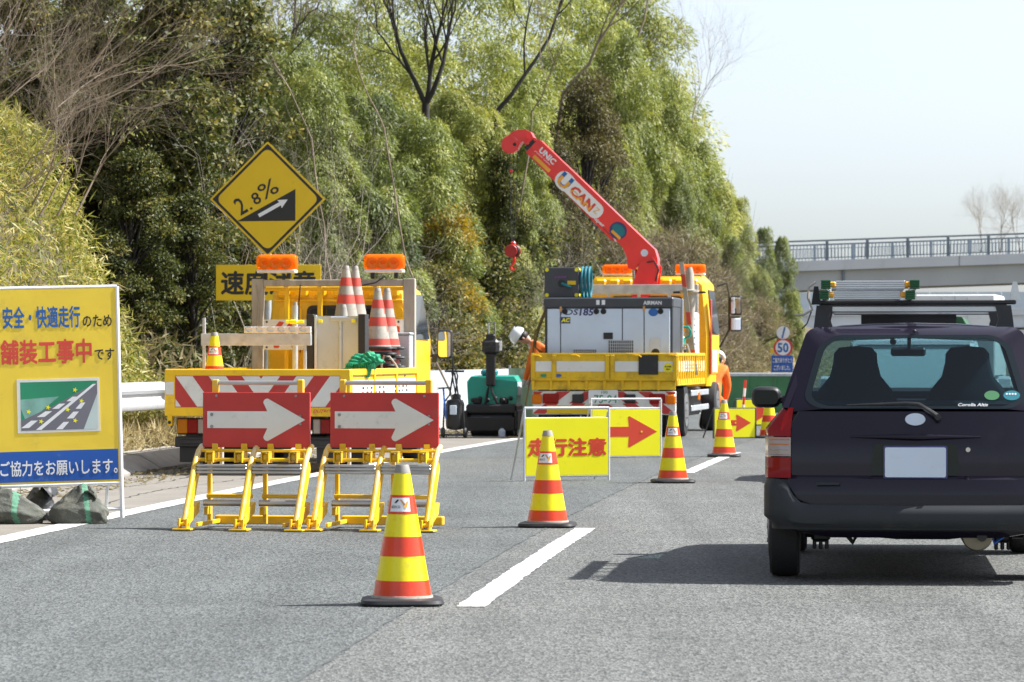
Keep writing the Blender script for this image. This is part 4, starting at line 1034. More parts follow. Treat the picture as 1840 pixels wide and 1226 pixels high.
B().rings([[(-.95, 7.03, 1.6), (.95, 7.03, 1.6), (.88, 6.79, 2.42), (-.88, 6.79, 2.42)], [(-.95, 7.045, 1.6), (.95, 7.045, 1.6), (.88, 6.80, 2.42), (-.88, 6.80, 2.42)]]).build('windscreen', M['glass_dark'], cb)
B().box2((-1.05, 6.9, .45), (1.05, 7.12, .75), .03).build('front_bumper', M['white_paint'], t2)
beacon(t2, -.52, 5.55, 2.60, .52, .19, .2); beacon(t2, .70, 5.55, 2.60, .50, .19, .2)
# crane
CR = M['crane_red']; CY = 4.62
cr = B().lathe([(.30, .82), (.30, 1.0), (.20, 1.05), (.18, 1.9), (.22, 1.95), (.22, 2.15), (.12, 2.2)], (.13, CY, 0), 20).build('crane_column', CR, t2)
s2 = F / 57.9
CX0 = 1165
def bx_(px): return .13 + (px - CX0) / s2
def bz_(py): return gz(py, 57.9)
def poly(pts): return [(bx_(a), bz_(c)) for a, c in pts]
bm_ = B().prism(poly([(942, 268), (957, 247), (968, 251), (1163, 437), (1176, 449), (1181, 466), (1181, 492), (1176, 512), (1160, 512), (1164, 480), (1150, 470), (1140, 486), (1127, 482), (1125, 462), (1117, 444), (1099, 425)]), CY - .15, CY + .15).build('boom', CR, t2, 50)
B().prism(poly([(941, 272), (944, 268.6), (1098, 426), (1103, 434), (1095, 430)]), CY - .13, CY + .13).build('boom_keel', M['crane_red'], bm_)
hd = B().prism(poly([(899, 266), (901, 254), (907, 243), (916, 235), (926, 231.5), (940, 231), (950, 236), (956, 246), (945, 262), (939, 258), (936, 252), (931, 256), (924, 268), (912, 273)]), CY - .12, CY + .12).build('boom_head', CR, t2, 50)
B().lathe([(.02, -.135), (.135, -.135), (.15, -.12), (.15, -.10)], (bx_(912), CY, bz_(258)), 24, 'y').build('sheave_cover', CR, hd)
B().cyl((bx_(921), CY - .14, bz_(258)), (bx_(921), CY - .121, bz_(258)), .03, n=12).build('pin', M['black'], hd)
B().prism(poly([(938, 264), (957, 247), (962, 251), (944, 270)]), CY - .155, CY - .1515).build('wear_strip', M['black'], bm_)
for a, c in ((940, 249), (952, 245), (945, 256), (959, 250), (970, 256), (953, 268), (942, 246)): B().cyl((bx_(a), CY - .17, bz_(c)), (bx_(a), CY - .14, bz_(c)), .028, n=8).build('bolt', CR, hd)
# lettering along the boom
bd = Vector((bx_(1163) - bx_(968), 0, bz_(437) - bz_(251))); bl = bd.length; bd /= bl; bn = Vector((bd.z, 0, -bd.x)) * -1
if bn.z < 0: bn = -bn
O_ = Vector((bx_(968), 0, bz_(251)))
def on_boom(u, v, y): p = O_ + bd * u - bn * v; return (p.x, CY + y, p.z)
def btxt(sx, u0, u1, v0, v1, m, bold, y=-.1525, it=0): lettering(bm_, sx, u0, u1, -v1, -v0, 0, m, bold, fn=lambda a, c: on_boom(a, -c, y), italic=it)
btxt('UNIC', .10, .44, .055, .155, M['white_clean'], .04)
btxt('power crane', .06, .40, .175, .205, M['white_clean'], 0)
B().rings([[on_boom(u, v, -.1525) for u, v in ((.10, .235), (.47, .235), (.47, .295), (.10, .295))], [on_boom(u, v, -.151) for u, v in ((.10, .235), (.47, .235), (.47, .295), (.10, .295))]]).build('yellow_label', M['orange_print'], bm_)
def blob(u0, u1, v0, v1, m, y, r):
    P = [on_boom(u, v, y) for u, v in rrect(u0, u1, v0, v1, r)]; B().rings([P, [(p[0], p[1] + .001, p[2]) for p in P]]).build('decal', M[m], bm_)
blob(.60, 1.60, .075, .34, 'white_clean', -.1520, .12); blob(.60, .95, .06, .36, 'white_clean', -.1518, .14)
btxt('U', .65, .88, .09, .33, M['blue_print'], .05, -.1535); btxt('U', .66, .87, .17, .325, M['orange_print'], .045, -.1545)
btxt('CAN', .93, 1.42, .13, .30, M['red_print'], .05, -.1535); btxt('CAN', .94, 1.40, .21, .295, M['orange_print'], .03, -.1545)
btxt('Z', 1.45, 1.53, .15, .25, M['orange_print'] , .0, -.1535); btxt('Super', 1.50, 1.78, .27, .345, M['white_clean'], .02, -.1535, -.3)
c_ = [(1.98 + .15 * math.cos(a), .19 + .14 * math.sin(a)) for a in np.linspace(0, 2 * math.pi, 28, endpoint=False)]
P = [on_boom(u, v, -.1535) for u, v in c_]; B().rings([P, [(p[0], p[1] + .002, p[2]) for p in P]]).build('round_decal', M['navy_print'], bm_)
c_ = [(1.98 + .12 * math.cos(a), .18 + .085 * math.sin(a)) for a in np.linspace(0, 2 * math.pi, 24, endpoint=False)]
P = [on_boom(u, v, -.1550) for u, v in c_]; B().rings([P, [(p[0], p[1] + .001, p[2]) for p in P]]).build('decal', M['teal_hose'], bm_)
blob(1.90, 2.10, .24, .29, 'orange_print', -.1555, .02)
P = [(x, CY - .153, z) for x, z in circle(.06, 20, bx_(1157), bz_(455))]; B().rings([P, [(p[0], p[1] + .002, p[2]) for p in P]]).build('decal', M['panel_white'], bm_)
# boom foot, ram, winch
B().prism(poly([(1150, 470), (1172, 462), (1184, 480), (1180, 515), (1135, 518), (1142, 495)]), CY - .20, CY - .16).build('boom_cheek', CR, t2, 40)
B().prism(poly([(1150, 470), (1172, 462), (1184, 480), (1180, 515), (1135, 518), (1142, 495)]), CY + .16, CY + .20).build('boom_cheek', CR, t2, 40)
B().cyl((bx_(1139), CY, bz_(520)), (bx_(1136), CY, bz_(466)), .045, n=12).build('ram_rod', M['chrome'], t2); B().cyl((bx_(1145), CY, bz_(600)), (bx_(1139), CY, bz_(518)), .075, n=14).build('ram_barrel', CR, t2)
B().tube([(bx_(1163), CY - .22, bz_(472)), (bx_(1176), CY - .24, bz_(470)), (bx_(1184), CY - .24, bz_(486)), (bx_(1178), CY - .23, bz_(506))], .015, 6).build('hydraulic_hose', M['black'], t2)
B().lathe([(.02, -.14), (.14, -.14), (.14, -.12), (.10, -.12), (.10, .12), (.14, .12), (.14, .14), (.02, .14)], (bx_(1158), CY - .30, bz_(520)), 18, 'y').build('winch', CR, t2)
# ropes and hook block
for a in (909, 916.5, 925): B().cyl((bx_(a), CY, bz_(266)), (bx_(915 + (a - 916) * .35), CY, bz_(436)), .006, n=5).build('wire_rope', M['black'], t2)
B().ball((bx_(912), CY, bz_(305)), .03, 10, 8).build('rope_stop', CR, t2)
M['hook_red'] = mat('hook_red', (.42, .025, .02), .45, var=.15, dirt=.4, ds=8)
hk = thing('hook_block', 'red hook block hanging on wire from the boom tip', 'hook block', on2(bx_(915), CY, bz_(450)), RZ2)
for y in (-.07, .05): B().lathe([(.01, 0), (.10, 0), (.108, .01), (.10, .022), (.01, .022)], (-.02 if y < 0 else .02, y, 0), 22, 'y').build('cheek_plate', M['hook_red'], hk)
B().lathe([(.01, -.04), (.11, -.04), (.09, 0), (.11, .04), (.01, .04)], (.0, 0, 0), 20, 'y').build('sheave', M['black'], hk); B().box2((-.03, -.05, -.02), (.05, .05, .16), .02).build('neck', CR, hk)
B().tube([(.02, 0, -.10), (.03, 0, -.17), (-.0, 0, -.22), (-.03, 0, -.26), (-.02, 0, -.31), (.03, 0, -.31), (.055, 0, -.26)], [.03, .025, .022, .024, .022, .016, .008], 8).build('hook', CR, hk)

# ---- compressor on the crane truck
cp = thing('air_compressor', 'pale grey box-shaped air compressor with dark top, standing on the crane truck bed', 'compressor', on2(.04, .22, .951), RZ2)
PW = M['panel_white']
cw, ch = 1.0, 1.20
B().box2((-cw + .01, .03, .0), (cw - .01, .97, ch - .06), .01).build('housing', M['dark_grey'], cp)
B().box2((-cw, 0, ch - .16), (cw, 1.0, ch), .02).build('top_cover', M['dark_grey'], cp)
for a, c in ((-cw + .055, -.75), (-.735, .205), (.22, .52 + .02), (.555, cw - .055)):
    B().box2((a, .008, .06), (c, .028, ch - .175), .006).build('door_panel', PW, cp)
def pxc(px): return (px - 1105) / 117.2
for (a, c, z0, z1) in ((1042, 1083, .265, .40), (1105, 1150, .30, .54)):
    gl = B().box2((pxc(a), .0045, z0), (pxc(c), .0075, z1)).build('grille', M['dark_grey'], cp)
    nx = max(3, int((c - a) / 3.6)); 
    for k in range(nx + 1):
        x = pxc(a) + (pxc(c) - pxc(a)) * k / nx; B().box2((x - .006, .001, z0), (x + .006, .0043, z1)).build('bar', M['grey_panel'], gl)
    for z in np.linspace(z0, z1, 6): B().box2((pxc(a), -.001, z - .005), (pxc(c), .0008, z + .005)).build('bar', M['grey_panel'], gl)
B().box2((pxc(1096), -.004, .56), (pxc(1113), .007, .66), .004).build('latch', M['black'], cp)
B().prism(rrect(pxc(1180), pxc(1199), .27, .58, .03), -.004, .007).build('gauge_window', M['alu'], cp); B().prism(circle(.065, 20, pxc(1190), .35), -.007, -.0045).build('gauge', M['black'], cp)
for px in (1026, 1083, 1096, 1199):
    B().lathe([(.022, -.003), (.045, -.003), (.045, .006), (.022, .006), (.022, -.003)], (pxc(px), .002, .985), 18, 'y').build('lift_eye', M['black'], cp)
lettering(cp, 'PDS', pxc(1017), pxc(1049), .93, 1.02, .0065, M['navy_print'], .02, italic=.2); lettering(cp, '185', pxc(1052), pxc(1077), .92, 1.03, .0065, M['navy_print'], .035, italic=.15)
ac = B().box2((pxc(1017), .005, .80), (pxc(1036), .0078, .90), .002).build('badge', M['navy_print'], cp); lettering(ac, 'AC', pxc(1019), pxc(1034), .82, .885, .0035, M['fluor_yellow'], .05, italic=.2)
lettering(cp, 'AIRMAN', pxc(1168), pxc(1201), ch - .115, ch - .055, -.0015, M['white_clean'], .03)
for a in (1083, 1093): B().box2((pxc(a), -.003, ch - .115), (pxc(a + 6), -.0005, ch - .04), .001).build('top_label', M['white_clean'], cp)
B().prism([(pxc(1186) + .075 * math.cos(a), .97 + .06 * math.sin(a)) for a in np.linspace(0, 2 * math.pi, 24, endpoint=False)], .004, .0078).build('round_label', M['blue_print'], cp)
for x in (-.74, .545): 
    for z in (.12, .98): B().box2((x - .015, .0, z), (x + .02, .006, z + .09), .002).build('hinge', M['tan_print'], cp)
# hose reel on top of it
hr = thing('hose_reel', 'black boxed hose reel with teal hose on top of the compressor', 'hose reel', on2(-.72, .62, .951 + 1.2), RZ2)
B().box2((-.27, -.15, .0), (.27, -.12, .47), .02).build('side_plate', M['dark_grey'], hr); B().box2((-.27, .15, .0), (.27, .18, .47), .02).build('side_plate', M['dark_grey'], hr)
B().lathe([(.12, -.12), (.23, -.12), (.23, .15), (.12, .15)], (0, 0, .24), 26, 'y').build('drum', M['purple'], hr)
for x, z in ((-.23, .04), (.23, .04), (-.23, .43), (.23, .43)): B().cyl((x, -.155, z), (x, .19, z), .03, n=10).build('tie_bolt', M['cone_yellow'], hr)
for k in range(5): B().box((-.02, -.1515, .32), (.16 - .0 * k, .003, .012), 0, Matrix.Rotation(0, 3, 'Y')).build('print_bar', M['purple'], hr) if k == 0 else B().box((-.14 + .05 * k, -.1515, .32), (.012, .003, .05), 0, Matrix.Rotation(.7, 3, 'Y')).build('print_bar', M['purple'], hr)
B().tube([(0, -.17, .22), (.10, -.18, .18), (.15, -.17, .16)], .022, 8).build('crank', M['teal_hose'], hr); B().box2((.09, -.156, .20), (.22, -.151, .26)).build('yellow_label', M['sign_yellow'], hr); B().prism(circle(.06, 18, 0, .22), -.158, -.150).build('hub', M['black'], hr)
for k in range(3):
    x = .31 + k * .055; B().tube([(x, .16 * math.cos(a), .24 + .23 * math.sin(a)) for a in np.linspace(0, 2 * math.pi, 20)], .02, 8).build('hose_coil', M['teal_hose'], hr)
# tall breaker pole, rammer and striped staff at the right of the bed
t = thing('chipper_pole', 'weathered tall steel breaker pole with round collar standing on the crane truck bed', 'breaker', on2(1.0, 2.75, .951), RZ2)
B().lathe([(.07, 0), (.06, .5), (.085, 1.0), (.10, 1.28), (.16, 1.32), (.16, 1.35), (.08, 1.36), (.07, 1.62), (.04, 1.72)], n=16).build('shaft', M['wood_grey'], t)
B().box2((-.26, -.03, 1.30), (.26, .03, 1.335), .008).build('handle', M['black'], t)
t = thing('striped_staff', 'leaning white staff with red bands beside the breaker pole', 'staff', on2(.93, 2.5, .951), RZ2)
for k in range(9):
    z0, z1 = .2 * k, .2 * (k + 1); B().rings([[(.20 - .13 * z - .035, 0, z), (.20 - .13 * z + .035, 0, z), (.20 - .13 * z + .035, .02, z), (.20 - .13 * z - .035, .02, z)] for z in (z0, z1)]).build('band', M['old_red' if k % 3 == 1 else 'old_white'], t)
t = thing('tamping_rammer', 'small teal rammer with loop handle on the right of the crane truck bed', 'rammer', on2(.97, 1.95, .951), RZ2)
B().box2((-.10, -.14, 0), (.10, .14, .05), .02).build('shoe', M['galv'], t); B().lathe([(.06, .05), (.075, .1), (.06, .14), (.075, .18), (.06, .22), (.07, .26), (.07, .3)], n=16).build('bellows', M['black'], t)
B().box2((-.075, -.1, .28), (.075, .1, .44), .03).build('engine', M['black'], t); B().box2((-.06, -.08, .44), (.05, .08, .62), .03).build('tank', M['teal'], t)
B().tube([(-.13, 0, .6), (-.13, 0, .70), (-.09, 0, .76), (.10, 0, .76), (.14, 0, .70), (.13, 0, .62), (.05, 0, .58)], .018, 8).build('loop_handle', M['teal'], t); lettering(t, 'H100', -.06, .06, .34, .37, -.102, M['sign_yellow'], .02)
B().tube([(.02, -.1, .5), (.10, -.12, .48), (.13, -.1, .36), (.14, -.06, .1)], .014, 8).build('pipe', M['alu'], t)
t = thing('grey_slab', 'upright ribbed grey plastic slab behind the rammer', 'panel', on2(1.02, 3.2, .951), RZ2)
B().box2((-.09, -.25, 0), (.06, .25, 1.0), .03).build('board', M['panel_white'], t)
for k in range(9): B().box2((-.085, -.262, .08 + .1 * k), (.055, -.25, .11 + .1 * k), .004).build('rib', M['grey_panel'], t)
t = thing('corner_post', 'thin galvanised post beside the right end of the compressor', 'post', on2(1.04, 1.35, .951), RZ2)
B().box2((-.03, -.03, 0), (.02, .02, 1.19), .004).build('post', M['galv'], t); B().box2((-.06, -.04, .40), (.06, -.025, .45), .003).build('latch_bar', M['galv'], t)
M['hose_ochre'] = mat('hose_ochre', (.22, .15, .04), .6, var=.3, vs=8)
for k, (a, c, z0) in enumerate(((-1.12, -.1, 2.05), (-1.09, .02, 2.0), (-1.2, .15, 1.95))):
    t = thing('air_hose', 'ochre hose hanging from the reel down the left side of the compressor, %s strand' % ('outermost', 'middle', 'inner')[2 - k if k else 2] if False else 'ochre air hose hanging down the left of the compressor, ' + ('nearest the compressor', 'between the other two hoses', 'outermost, reaching the ground')[k], 'hose', on2(0, .6, 0), RZ2)
    if k < 2: P = [(-.98, .1, z0), (a - .02, .3, 1.75), (a - .05 - .05 * k, .1 + .0 * k, 1.4), (a + .03, .1, 1.31)]
    else: P = [(-.98, .1, z0), (-1.16, .0, 1.6), (-1.17, -.3, 1.0), (-1.20, -.65, .5), (-1.26, -.8, .02), (-1.42, -.9, .02)]
    B().tube(P, .013, 8).build('hose', M['hose_ochre'], t)

# ------------------------------------------------------------------ hand roller and cart on the shoulder
D = 55.0
t = thing('hand_roller', 'green and black walk-behind road roller with its handle folded upright', 'roller', (gx(884, D), D, 0), rz_of(.1))
for y in (.12, .62): B().lathe([(.01, -.34), (.20, -.34), (.215, -.32), (.215, .32), (.20, .34), (.01, .34)], (0, y, .215), 28, 'x').build('drum', M['dark_grey'], t)
fb = B()
fb.box2((-.40, -.12, .34), (.40, .88, .50), .03); fb.box2((-.42, -.16, .10), (-.37, .9, .40), .01); fb.box2((.37, -.16, .10), (.42, .9, .40), .01); fb.box2((-.38, -.18, .08), (.38, -.14, .30), .01); fb.build('frame', M['black'], t)
B().box2((-.22, -.150, .40), (.0, -.145, .43)).build('slot', M['rubber'], t)
B().rings([[(-.38, .02, .50), (.38, .02, .50), (.40, .03, .85), (.34, .06, .93), (-.34, .06, .93), (-.40, .03, .85)], [(-.38, .75, .50), (.38, .75, .50), (.40, .74, .85), (.34, .72, .95), (-.34, .72, .95), (-.40, .74, .85)]]).build('cover', M['teal'], t)
B().box2((-.20, .20, .94), (.05, .5, 1.04), .03).build('cap', M['teal_hose'], t); B().box2((.33, .1, .62), (.412, .6, .85), .02).build('tank_side', M['panel_white'], t)
for x in (-.24, .18): B().box2((x - .06, -.02, .50), (x + .08, .03, .60), .02).build('lamp_guard', M['black'], t)
B().box2((-.09, -.08, .78), (.06, .0, 1.60), .02).build('handle_column', M['black'], t); B().box2((-.15, -.12, 1.27), (.12, .02, 1.52), .05).build('control_box', M['black'], t)
B().tube([(-.05, -.05, 1.58), (-.05, -.05, 1.78), (.05, -.05, 1.78), (.05, -.05, 1.56)], .016, 8).build('grip', M['chrome'], t); B().tube([(-.10, -.06, .50), (-.06, -.09, .68), (-.03, -.06, .85), (.02, -.08, .66), (.10, -.06, .5)], .022, 8).build('linkage', M['black'], t)
for k in range(6): B().ball((-.3 + .12 * k, -.05, .56 + .03 * (k % 2)), .035, 8, 6).build('fitting', M['rubber'], t)
D = 53.5
t = thing('tar_sprayer_cart', 'black two-wheeled tar sprayer cart with tall T-handles', 'cart', (gx(816, D), D, 0), rz_of(.1))
for x in (-.17, .17): B().lathe([(.03, -.025), (.075, -.025), (.085, 0), (.075, .025), (.03, .025)], (x, 0, .085), 18, 'x').build('wheel', M['rubber'], t)
B().lathe([(.03, .12), (.13, .14), (.145, .2), (.145, .52), (.12, .58), (.03, .60)], (0, .12, 0), 20).build('tank', M['black'], t); B().box2((-.06, -.05, .36), (.04, -.02, .50), .004).build('label_plate', M['panel_white'], t)
fb = B().tube([(-.17, 0, .085), (-.15, .0, .55), (-.07, .02, .66), (-.02, .05, 1.0), (-.03, .05, 1.25)], .014, 8); fb.tube([(.17, 0, .085), (.13, 0, .5), (.06, .02, .66), (.0, .05, 1.0)], .014, 8); fb.tube([(-.17, -.06, .06), (0, -.12, .05), (.17, -.06, .06)], .014, 8); fb.build('frame', M['black'], t)
B().tube([(-.15, .05, 1.02), (.15, .05, 1.02)], .016, 8).build('t_handle', M['black'], t); B().tube([(-.12, -.05, .3), (-.15, -.04, .62), (-.16, -.04, .76)], .014, 8).build('pump_rod', M['board_blue'], t); B().tube([(-.24, -.04, .76), (-.06, -.04, .77)], .013, 8).build('pump_handle', M['black'], t)
B().tube([(.0, .06, .60), (.05, .05, .95), (-.02, .06, 1.15), (-.04, .04, 1.0), (.02, .03, .66)], .012, 8).build('hose', M['rubber'], t); B().lathe([(.03, .58), (.07, .59), (.07, .66), (.03, .68)], (.02, .12, 0), 14).build('valve', M['black'], t)
t = thing('white_bucket', 'small white plastic jug on the asphalt beside the roller', 'jug', (gx(902, 54.4), 54.4, 0), .2)
B().lathe([(.05, 0), (.055, .01), (.055, .09), (.03, .12), (.02, .13)], n=16).build('body', M['panel_white'], t); B().cyl((0, 0, .13), (0, 0, .15), .022, n=10).build('cap', M['dark_grey'], t)
t = thing('green_netting_panel', 'upright pale green translucent netting panel left of the crane truck', 'netting', (gx(938, 58), 58, 0), rz_of(.3))
M['pale_green'] = mat('pale_green', (.35, .55, .38), .6, var=.2, vs=6, bump=.2, bs=10)
b = B(); b.grid(lambda u, v: (u, .04 * math.sin(u * 14), v), list(np.linspace(-.22, .26, 14)), list(np.linspace(0, 1.05, 6))); b.build('sheet', M['pale_green'], t)
for x in (-.22, .26): B().cyl((x, .02, 0), (x, .02, 1.1), .02, n=8).build('pole', M['galv'], t)
# green steel bin in the closed lane
D = 77.0
t = thing('green_bin', 'large open green steel bin standing in the closed lane behind the arrow panels', 'bin', (gx(1352, D), D, 0), rz_of(.12))
hw = .95
b = B(); b.rings([[(-hw + .06, 0, .0), (hw - .06, 0, .0), (hw - .06, 1.8, .0), (-hw + .06, 1.8, .0)], [(-hw, -.05, .82), (hw, -.05, .82), (hw, 1.85, .82), (-hw, 1.85, .82)]]); b.build('body', M['bin_green'], t)
rimb = B(); rimb.box2((-hw - .03, -.10, .80), (hw + .03, -.03, .87), .01); rimb.box2((-hw - .03, 1.83, .80), (hw + .03, 1.9, .87), .01); rimb.box2((-hw - .03, -.03, .80), (-hw + .04, 1.83, .87), .01); rimb.box2((hw - .04, -.03, .80), (hw + .03, 1.83, .87), .01); rimb.build('rim', M['galv'], t)
for x in (-.9, -.72, -.1, .5, .86): B().rings([[(x * .95 - .025, -.03, .06), (x * .95 + .025, -.03, .06), (x * .95 + .025, .02, .06), (x * .95 - .025, .02, .06)], [(x - .025, -.085, .80), (x + .025, -.085, .80), (x + .025, -.03, .80), (x - .025, -.03, .80)]]).build('rib', M['bin_green'], t)

# ------------------------------------------------------------------ workers (one skinned body each)
def person(label, loc, rz, J, rad, edges, helmet_at, face_dir, head_r, colors, tape):
    t = thing('person', label, 'person', loc, rz)
    me = bpy.data.meshes.new('body'); names = list(J); idx = {n: i for i, n in enumerate(names)}
    me.from_pydata([J[n] for n in names], [(idx[a], idx[c]) for a, c in edges], [])
    o = bpy.data.objects.new('body', me); COL.objects.link(o)
    o.modifiers.new('skin', 'SKIN'); o.modifiers.new('sub', 'SUBSURF').levels = 2
    o.modifiers['sub'].render_levels = 2
    sk_ = me.skin_vertices[0].data
    for n in names:
        r = rad[n]; sk_[idx[n]].radius = r if isinstance(r, tuple) else (r, r)
    sk_[idx['pelvis']].use_root = True
    bpy.context.view_layer.update()
    m2 = bpy.data.meshes.new_from_object(o.evaluated_get(bpy.context.evaluated_depsgraph_get()))
    bpy.data.objects.remove(o); m2.name = 'body'
    for m in ('hivis', 'skin', 'glove', 'rubber'): m2.materials.append(M[m])
    hp_ = np.array([J[n] for n in names])
    grp = {'head': 1, 'neck': 1, 'crown': 1, 'chin': 1, 'handL': 2, 'handR': 2, 'fingL': 2, 'fingR': 2, 'thumbL': 2, 'thumbR': 2, 'footL': 3, 'footR': 3, 'toeL': 3, 'toeR': 3, 'anL': 3, 'anR': 3}
    for p in m2.polygons:
        c = np.array(p.center); n = names[int(np.argmin(((hp_ - c) ** 2).sum(1)))]
        p.material_index = grp.get(n, 0); p.use_smooth = True
    put('body', m2, t)
    hc = Vector(helmet_at); fd = Vector(face_dir).normalized(); up = (Vector(J['crown']) - Vector(J['neck'])).normalized(); sd = up.cross(fd).normalized(); fd = sd.cross(up)
    Mx = Matrix((( *sd, 0), (*fd, 0), (*up, 0), (0, 0, 0, 1))); Mx = Matrix.Translation(hc) @ Matrix(((sd.x, fd.x, up.x, 0), (sd.y, fd.y, up.y, 0), (sd.z, fd.z, up.z, 0), (0, 0, 0, 1)))
    b = B(); b.lathe([(.148, -.012), (.150, .0), (.142, .05), (.118, .10), (.07, .135), (.001, .145)], n=24); b.box((0, .15, .0), (.20, .10, .012), .005); b.box((0, 0, .135), (.03, .2, .02), .008)
    bmesh.ops.transform(b.bm, matrix=Mx, verts=b.bm.verts); b.build('helmet', M['helmet'], t)
    b = B(); b.ball((0, -.035, -.055), (.108, .095, .085), 14, 10); bmesh.ops.transform(b.bm, matrix=Mx, verts=b.bm.verts); b.build('hair', M['hair'], t)
    for nm, pts, r, m in (('nose', [(0, .115, -.075), (0, .128, -.10), (0, .108, -.108)], [.010, .016, .010], 'skin'), ('eye', [(-.035, .10, -.06), (-.034, .102, -.06)], [.009, .009], 'hair'), ('eye', [(.035, .10, -.06), (.034, .102, -.06)], [.009, .009], 'hair'),
                          ('mouth', [(-.025, .098, -.135), (.025, .098, -.135)], [.006, .006], 'red_print'), ('ear', [(-.10, .0, -.06), (-.108, .0, -.10)], [.018, .014], 'skin'), ('ear', [(.10, .0, -.06), (.108, .0, -.10)], [.018, .014], 'skin')):
        b = B().tube(pts, r, 8); bmesh.ops.transform(b.bm, matrix=Mx, verts=b.bm.verts); b.build(nm, M[m], t)
    for pts, r in tape:
        B().tube(pts, r, 14, False).build('reflective_tape', M['hivis_tape'], t)
    return t
RAD = dict(pelvis=(.17, .14), waist=(.17, .14), chest=(.20, .16), shL=.10, shR=.10, neck=.058, head=(.085, .10), crown=(.075, .085), elL=.068, elR=.068, wrL=.048, wrR=.048, handL=(.042, .026), handR=(.042, .026), fingL=.013, fingR=.013, thumbL=.012, thumbR=.012,
           hipL=.12, hipR=.12, knL=.09, knR=.09, anL=.065, anR=.052, footL=.05, footR=.05, toeL=.04, toeR=.04)
EDG = [('pelvis', 'waist'), ('waist', 'chest'), ('chest', 'neck'), ('neck', 'head'), ('head', 'crown'), ('chest', 'shL'), ('chest', 'shR'), ('shL', 'elL'), ('shR', 'elR'), ('elL', 'wrL'), ('elR', 'wrR'), ('wrL', 'handL'), ('wrR', 'handR'),
       ('handL', 'fingL'), ('handR', 'fingR'), ('handL', 'thumbL'), ('handR', 'thumbR'), ('pelvis', 'hipL'), ('pelvis', 'hipR'), ('hipL', 'knL'), ('hipR', 'knR'), ('knL', 'anL'), ('knR', 'anR'), ('anL', 'footL'), ('anR', 'footR'), ('footL', 'toeL'), ('footR', 'toeR')]
def bent(flip, lean, drop, reach):
    """standing figure bent forward towards local -x (flip 1) or +x (flip -1)"""
    f = -flip; h0 = .92 - drop
    cx, cz = f * .46 * math.sin(lean), h0 + .46 * math.cos(lean); nx, nz = cx + f * .17 * math.sin(lean + .1), cz + .17 * math.cos(lean + .1)
    hx, hz = nx + f * .12 * math.sin(lean + .35), nz + .12 * math.cos(lean + .35)
    J = dict(pelvis=(0, 0, h0), waist=(cx * .45, 0, h0 + (cz - h0) * .45), chest=(cx, 0, cz), neck=(nx, 0, nz), head=(hx, 0, hz), crown=(hx + f * .10 * math.sin(lean + .3), 0, hz + .10 * math.cos(lean + .3)))
    for s_, y in (('L', -.19), ('R', .19)):
        k = 1 if s_ == 'L' else -1
        J['sh' + s_] = (cx + f * .04, y, cz + .05); J['el' + s_] = (cx + f * (.10 + .05 * k), y * 1.15, cz - .25); J['wr' + s_] = (cx + f * (.10 + reach + .06 * k), y * .9, cz - .46)
        J['hand' + s_] = (cx + f * (.14 + reach + .06 * k), y * .85, cz - .54); J['fing' + s_] = (cx + f * (.16 + reach + .06 * k), y * .8, cz - .63); J['thumb' + s_] = (cx + f * (.20 + reach + .06 * k), y * .6, cz - .57)
        J['hip' + s_] = (0, y * .5, h0 - .06); J['kn' + s_] = (f * (.10 + drop * .8 + .06 * k), y * .6, .50 - drop * .2); J['an' + s_] = (-f * (.02 - .08 * k), y * .65, .11); J['foot' + s_] = (-f * (.0 - .08 * k), y * .65, .055); J['toe' + s_] = (f * (.17 + .08 * k), y * .7, .045)
    return J, (J['crown'][0], 0, J['crown'][2] - .015), (f * math.cos(lean * .8), 0, -math.sin(lean * .8))
J, hc, fd = bent(1, .72, -.10, .05)
tp = [([(J['waist'][0] + .16 * math.cos(a), .14 * math.sin(a), J['waist'][2] + .05) for a in np.linspace(0, 6.3, 16)], .018)]
person('worker in orange with white helmet bending at the left side of the crane truck', (gx(1000, 57.0), 57.0, 0), .1, J, RAD, EDG, hc, fd, .1, None, tp)
J, hc, fd = bent(-1, .60, .34, .0)
tp = [([(J['waist'][0] + .155 * math.cos(a), .14 * math.sin(a), J['waist'][2] + .02) for a in np.linspace(0, 6.3, 16)], .02)] + [([(J['kn' + q][0] + .07 * math.cos(a), J['kn' + q][1] + .07 * math.sin(a), .40) for a in np.linspace(0, 6.3, 12)], .016) for q in 'LR']
person('crouching worker in orange with white helmet on the right of the crane truck', (gx(1276, 59.4), 59.4, 0), 1.3, J, RAD, EDG, hc, fd, .1, None, tp)

# ================================================================== CARS
def lerp(a, c, t): return a + (c - a) * t
def boolean_cut(me_obj, cutters):
    for c in cutters:
        m = me_obj.modifiers.new('cut', 'BOOLEAN'); m.object = c; m.operation = 'DIFFERENCE'; m.solver = 'EXACT'
    bpy.context.view_layer.update()
    m2 = bpy.data.meshes.new_from_object(me_obj.evaluated_get(bpy.context.evaluated_depsgraph_get()))
    me_obj.modifiers.clear(); me_obj.data = m2
    for c in cutters: bpy.data.objects.remove(c)
CD = 19.4; CARH = .10
car = thing('estate_car', 'dark purple estate car with roof rack in the open lane, seen from behind', 'car', (gx(1645, CD), CD, 0), rz_of(CARH))
CP = M['car_paint']
_tz = [.25, .32, .44, .57, .60, .75, .965, 1.40, 1.445]; _ty = [.10, .03, .015, .02, .055, .06, .11, .37, .47]
def tail(z): return float(np.interp(z, _tz, _ty))
HP = [(.50, .25), (.72, .29), (.805, .38), (.832, .52), (.828, .66), (.800, .82), (.748, .955), (.715, .985)]
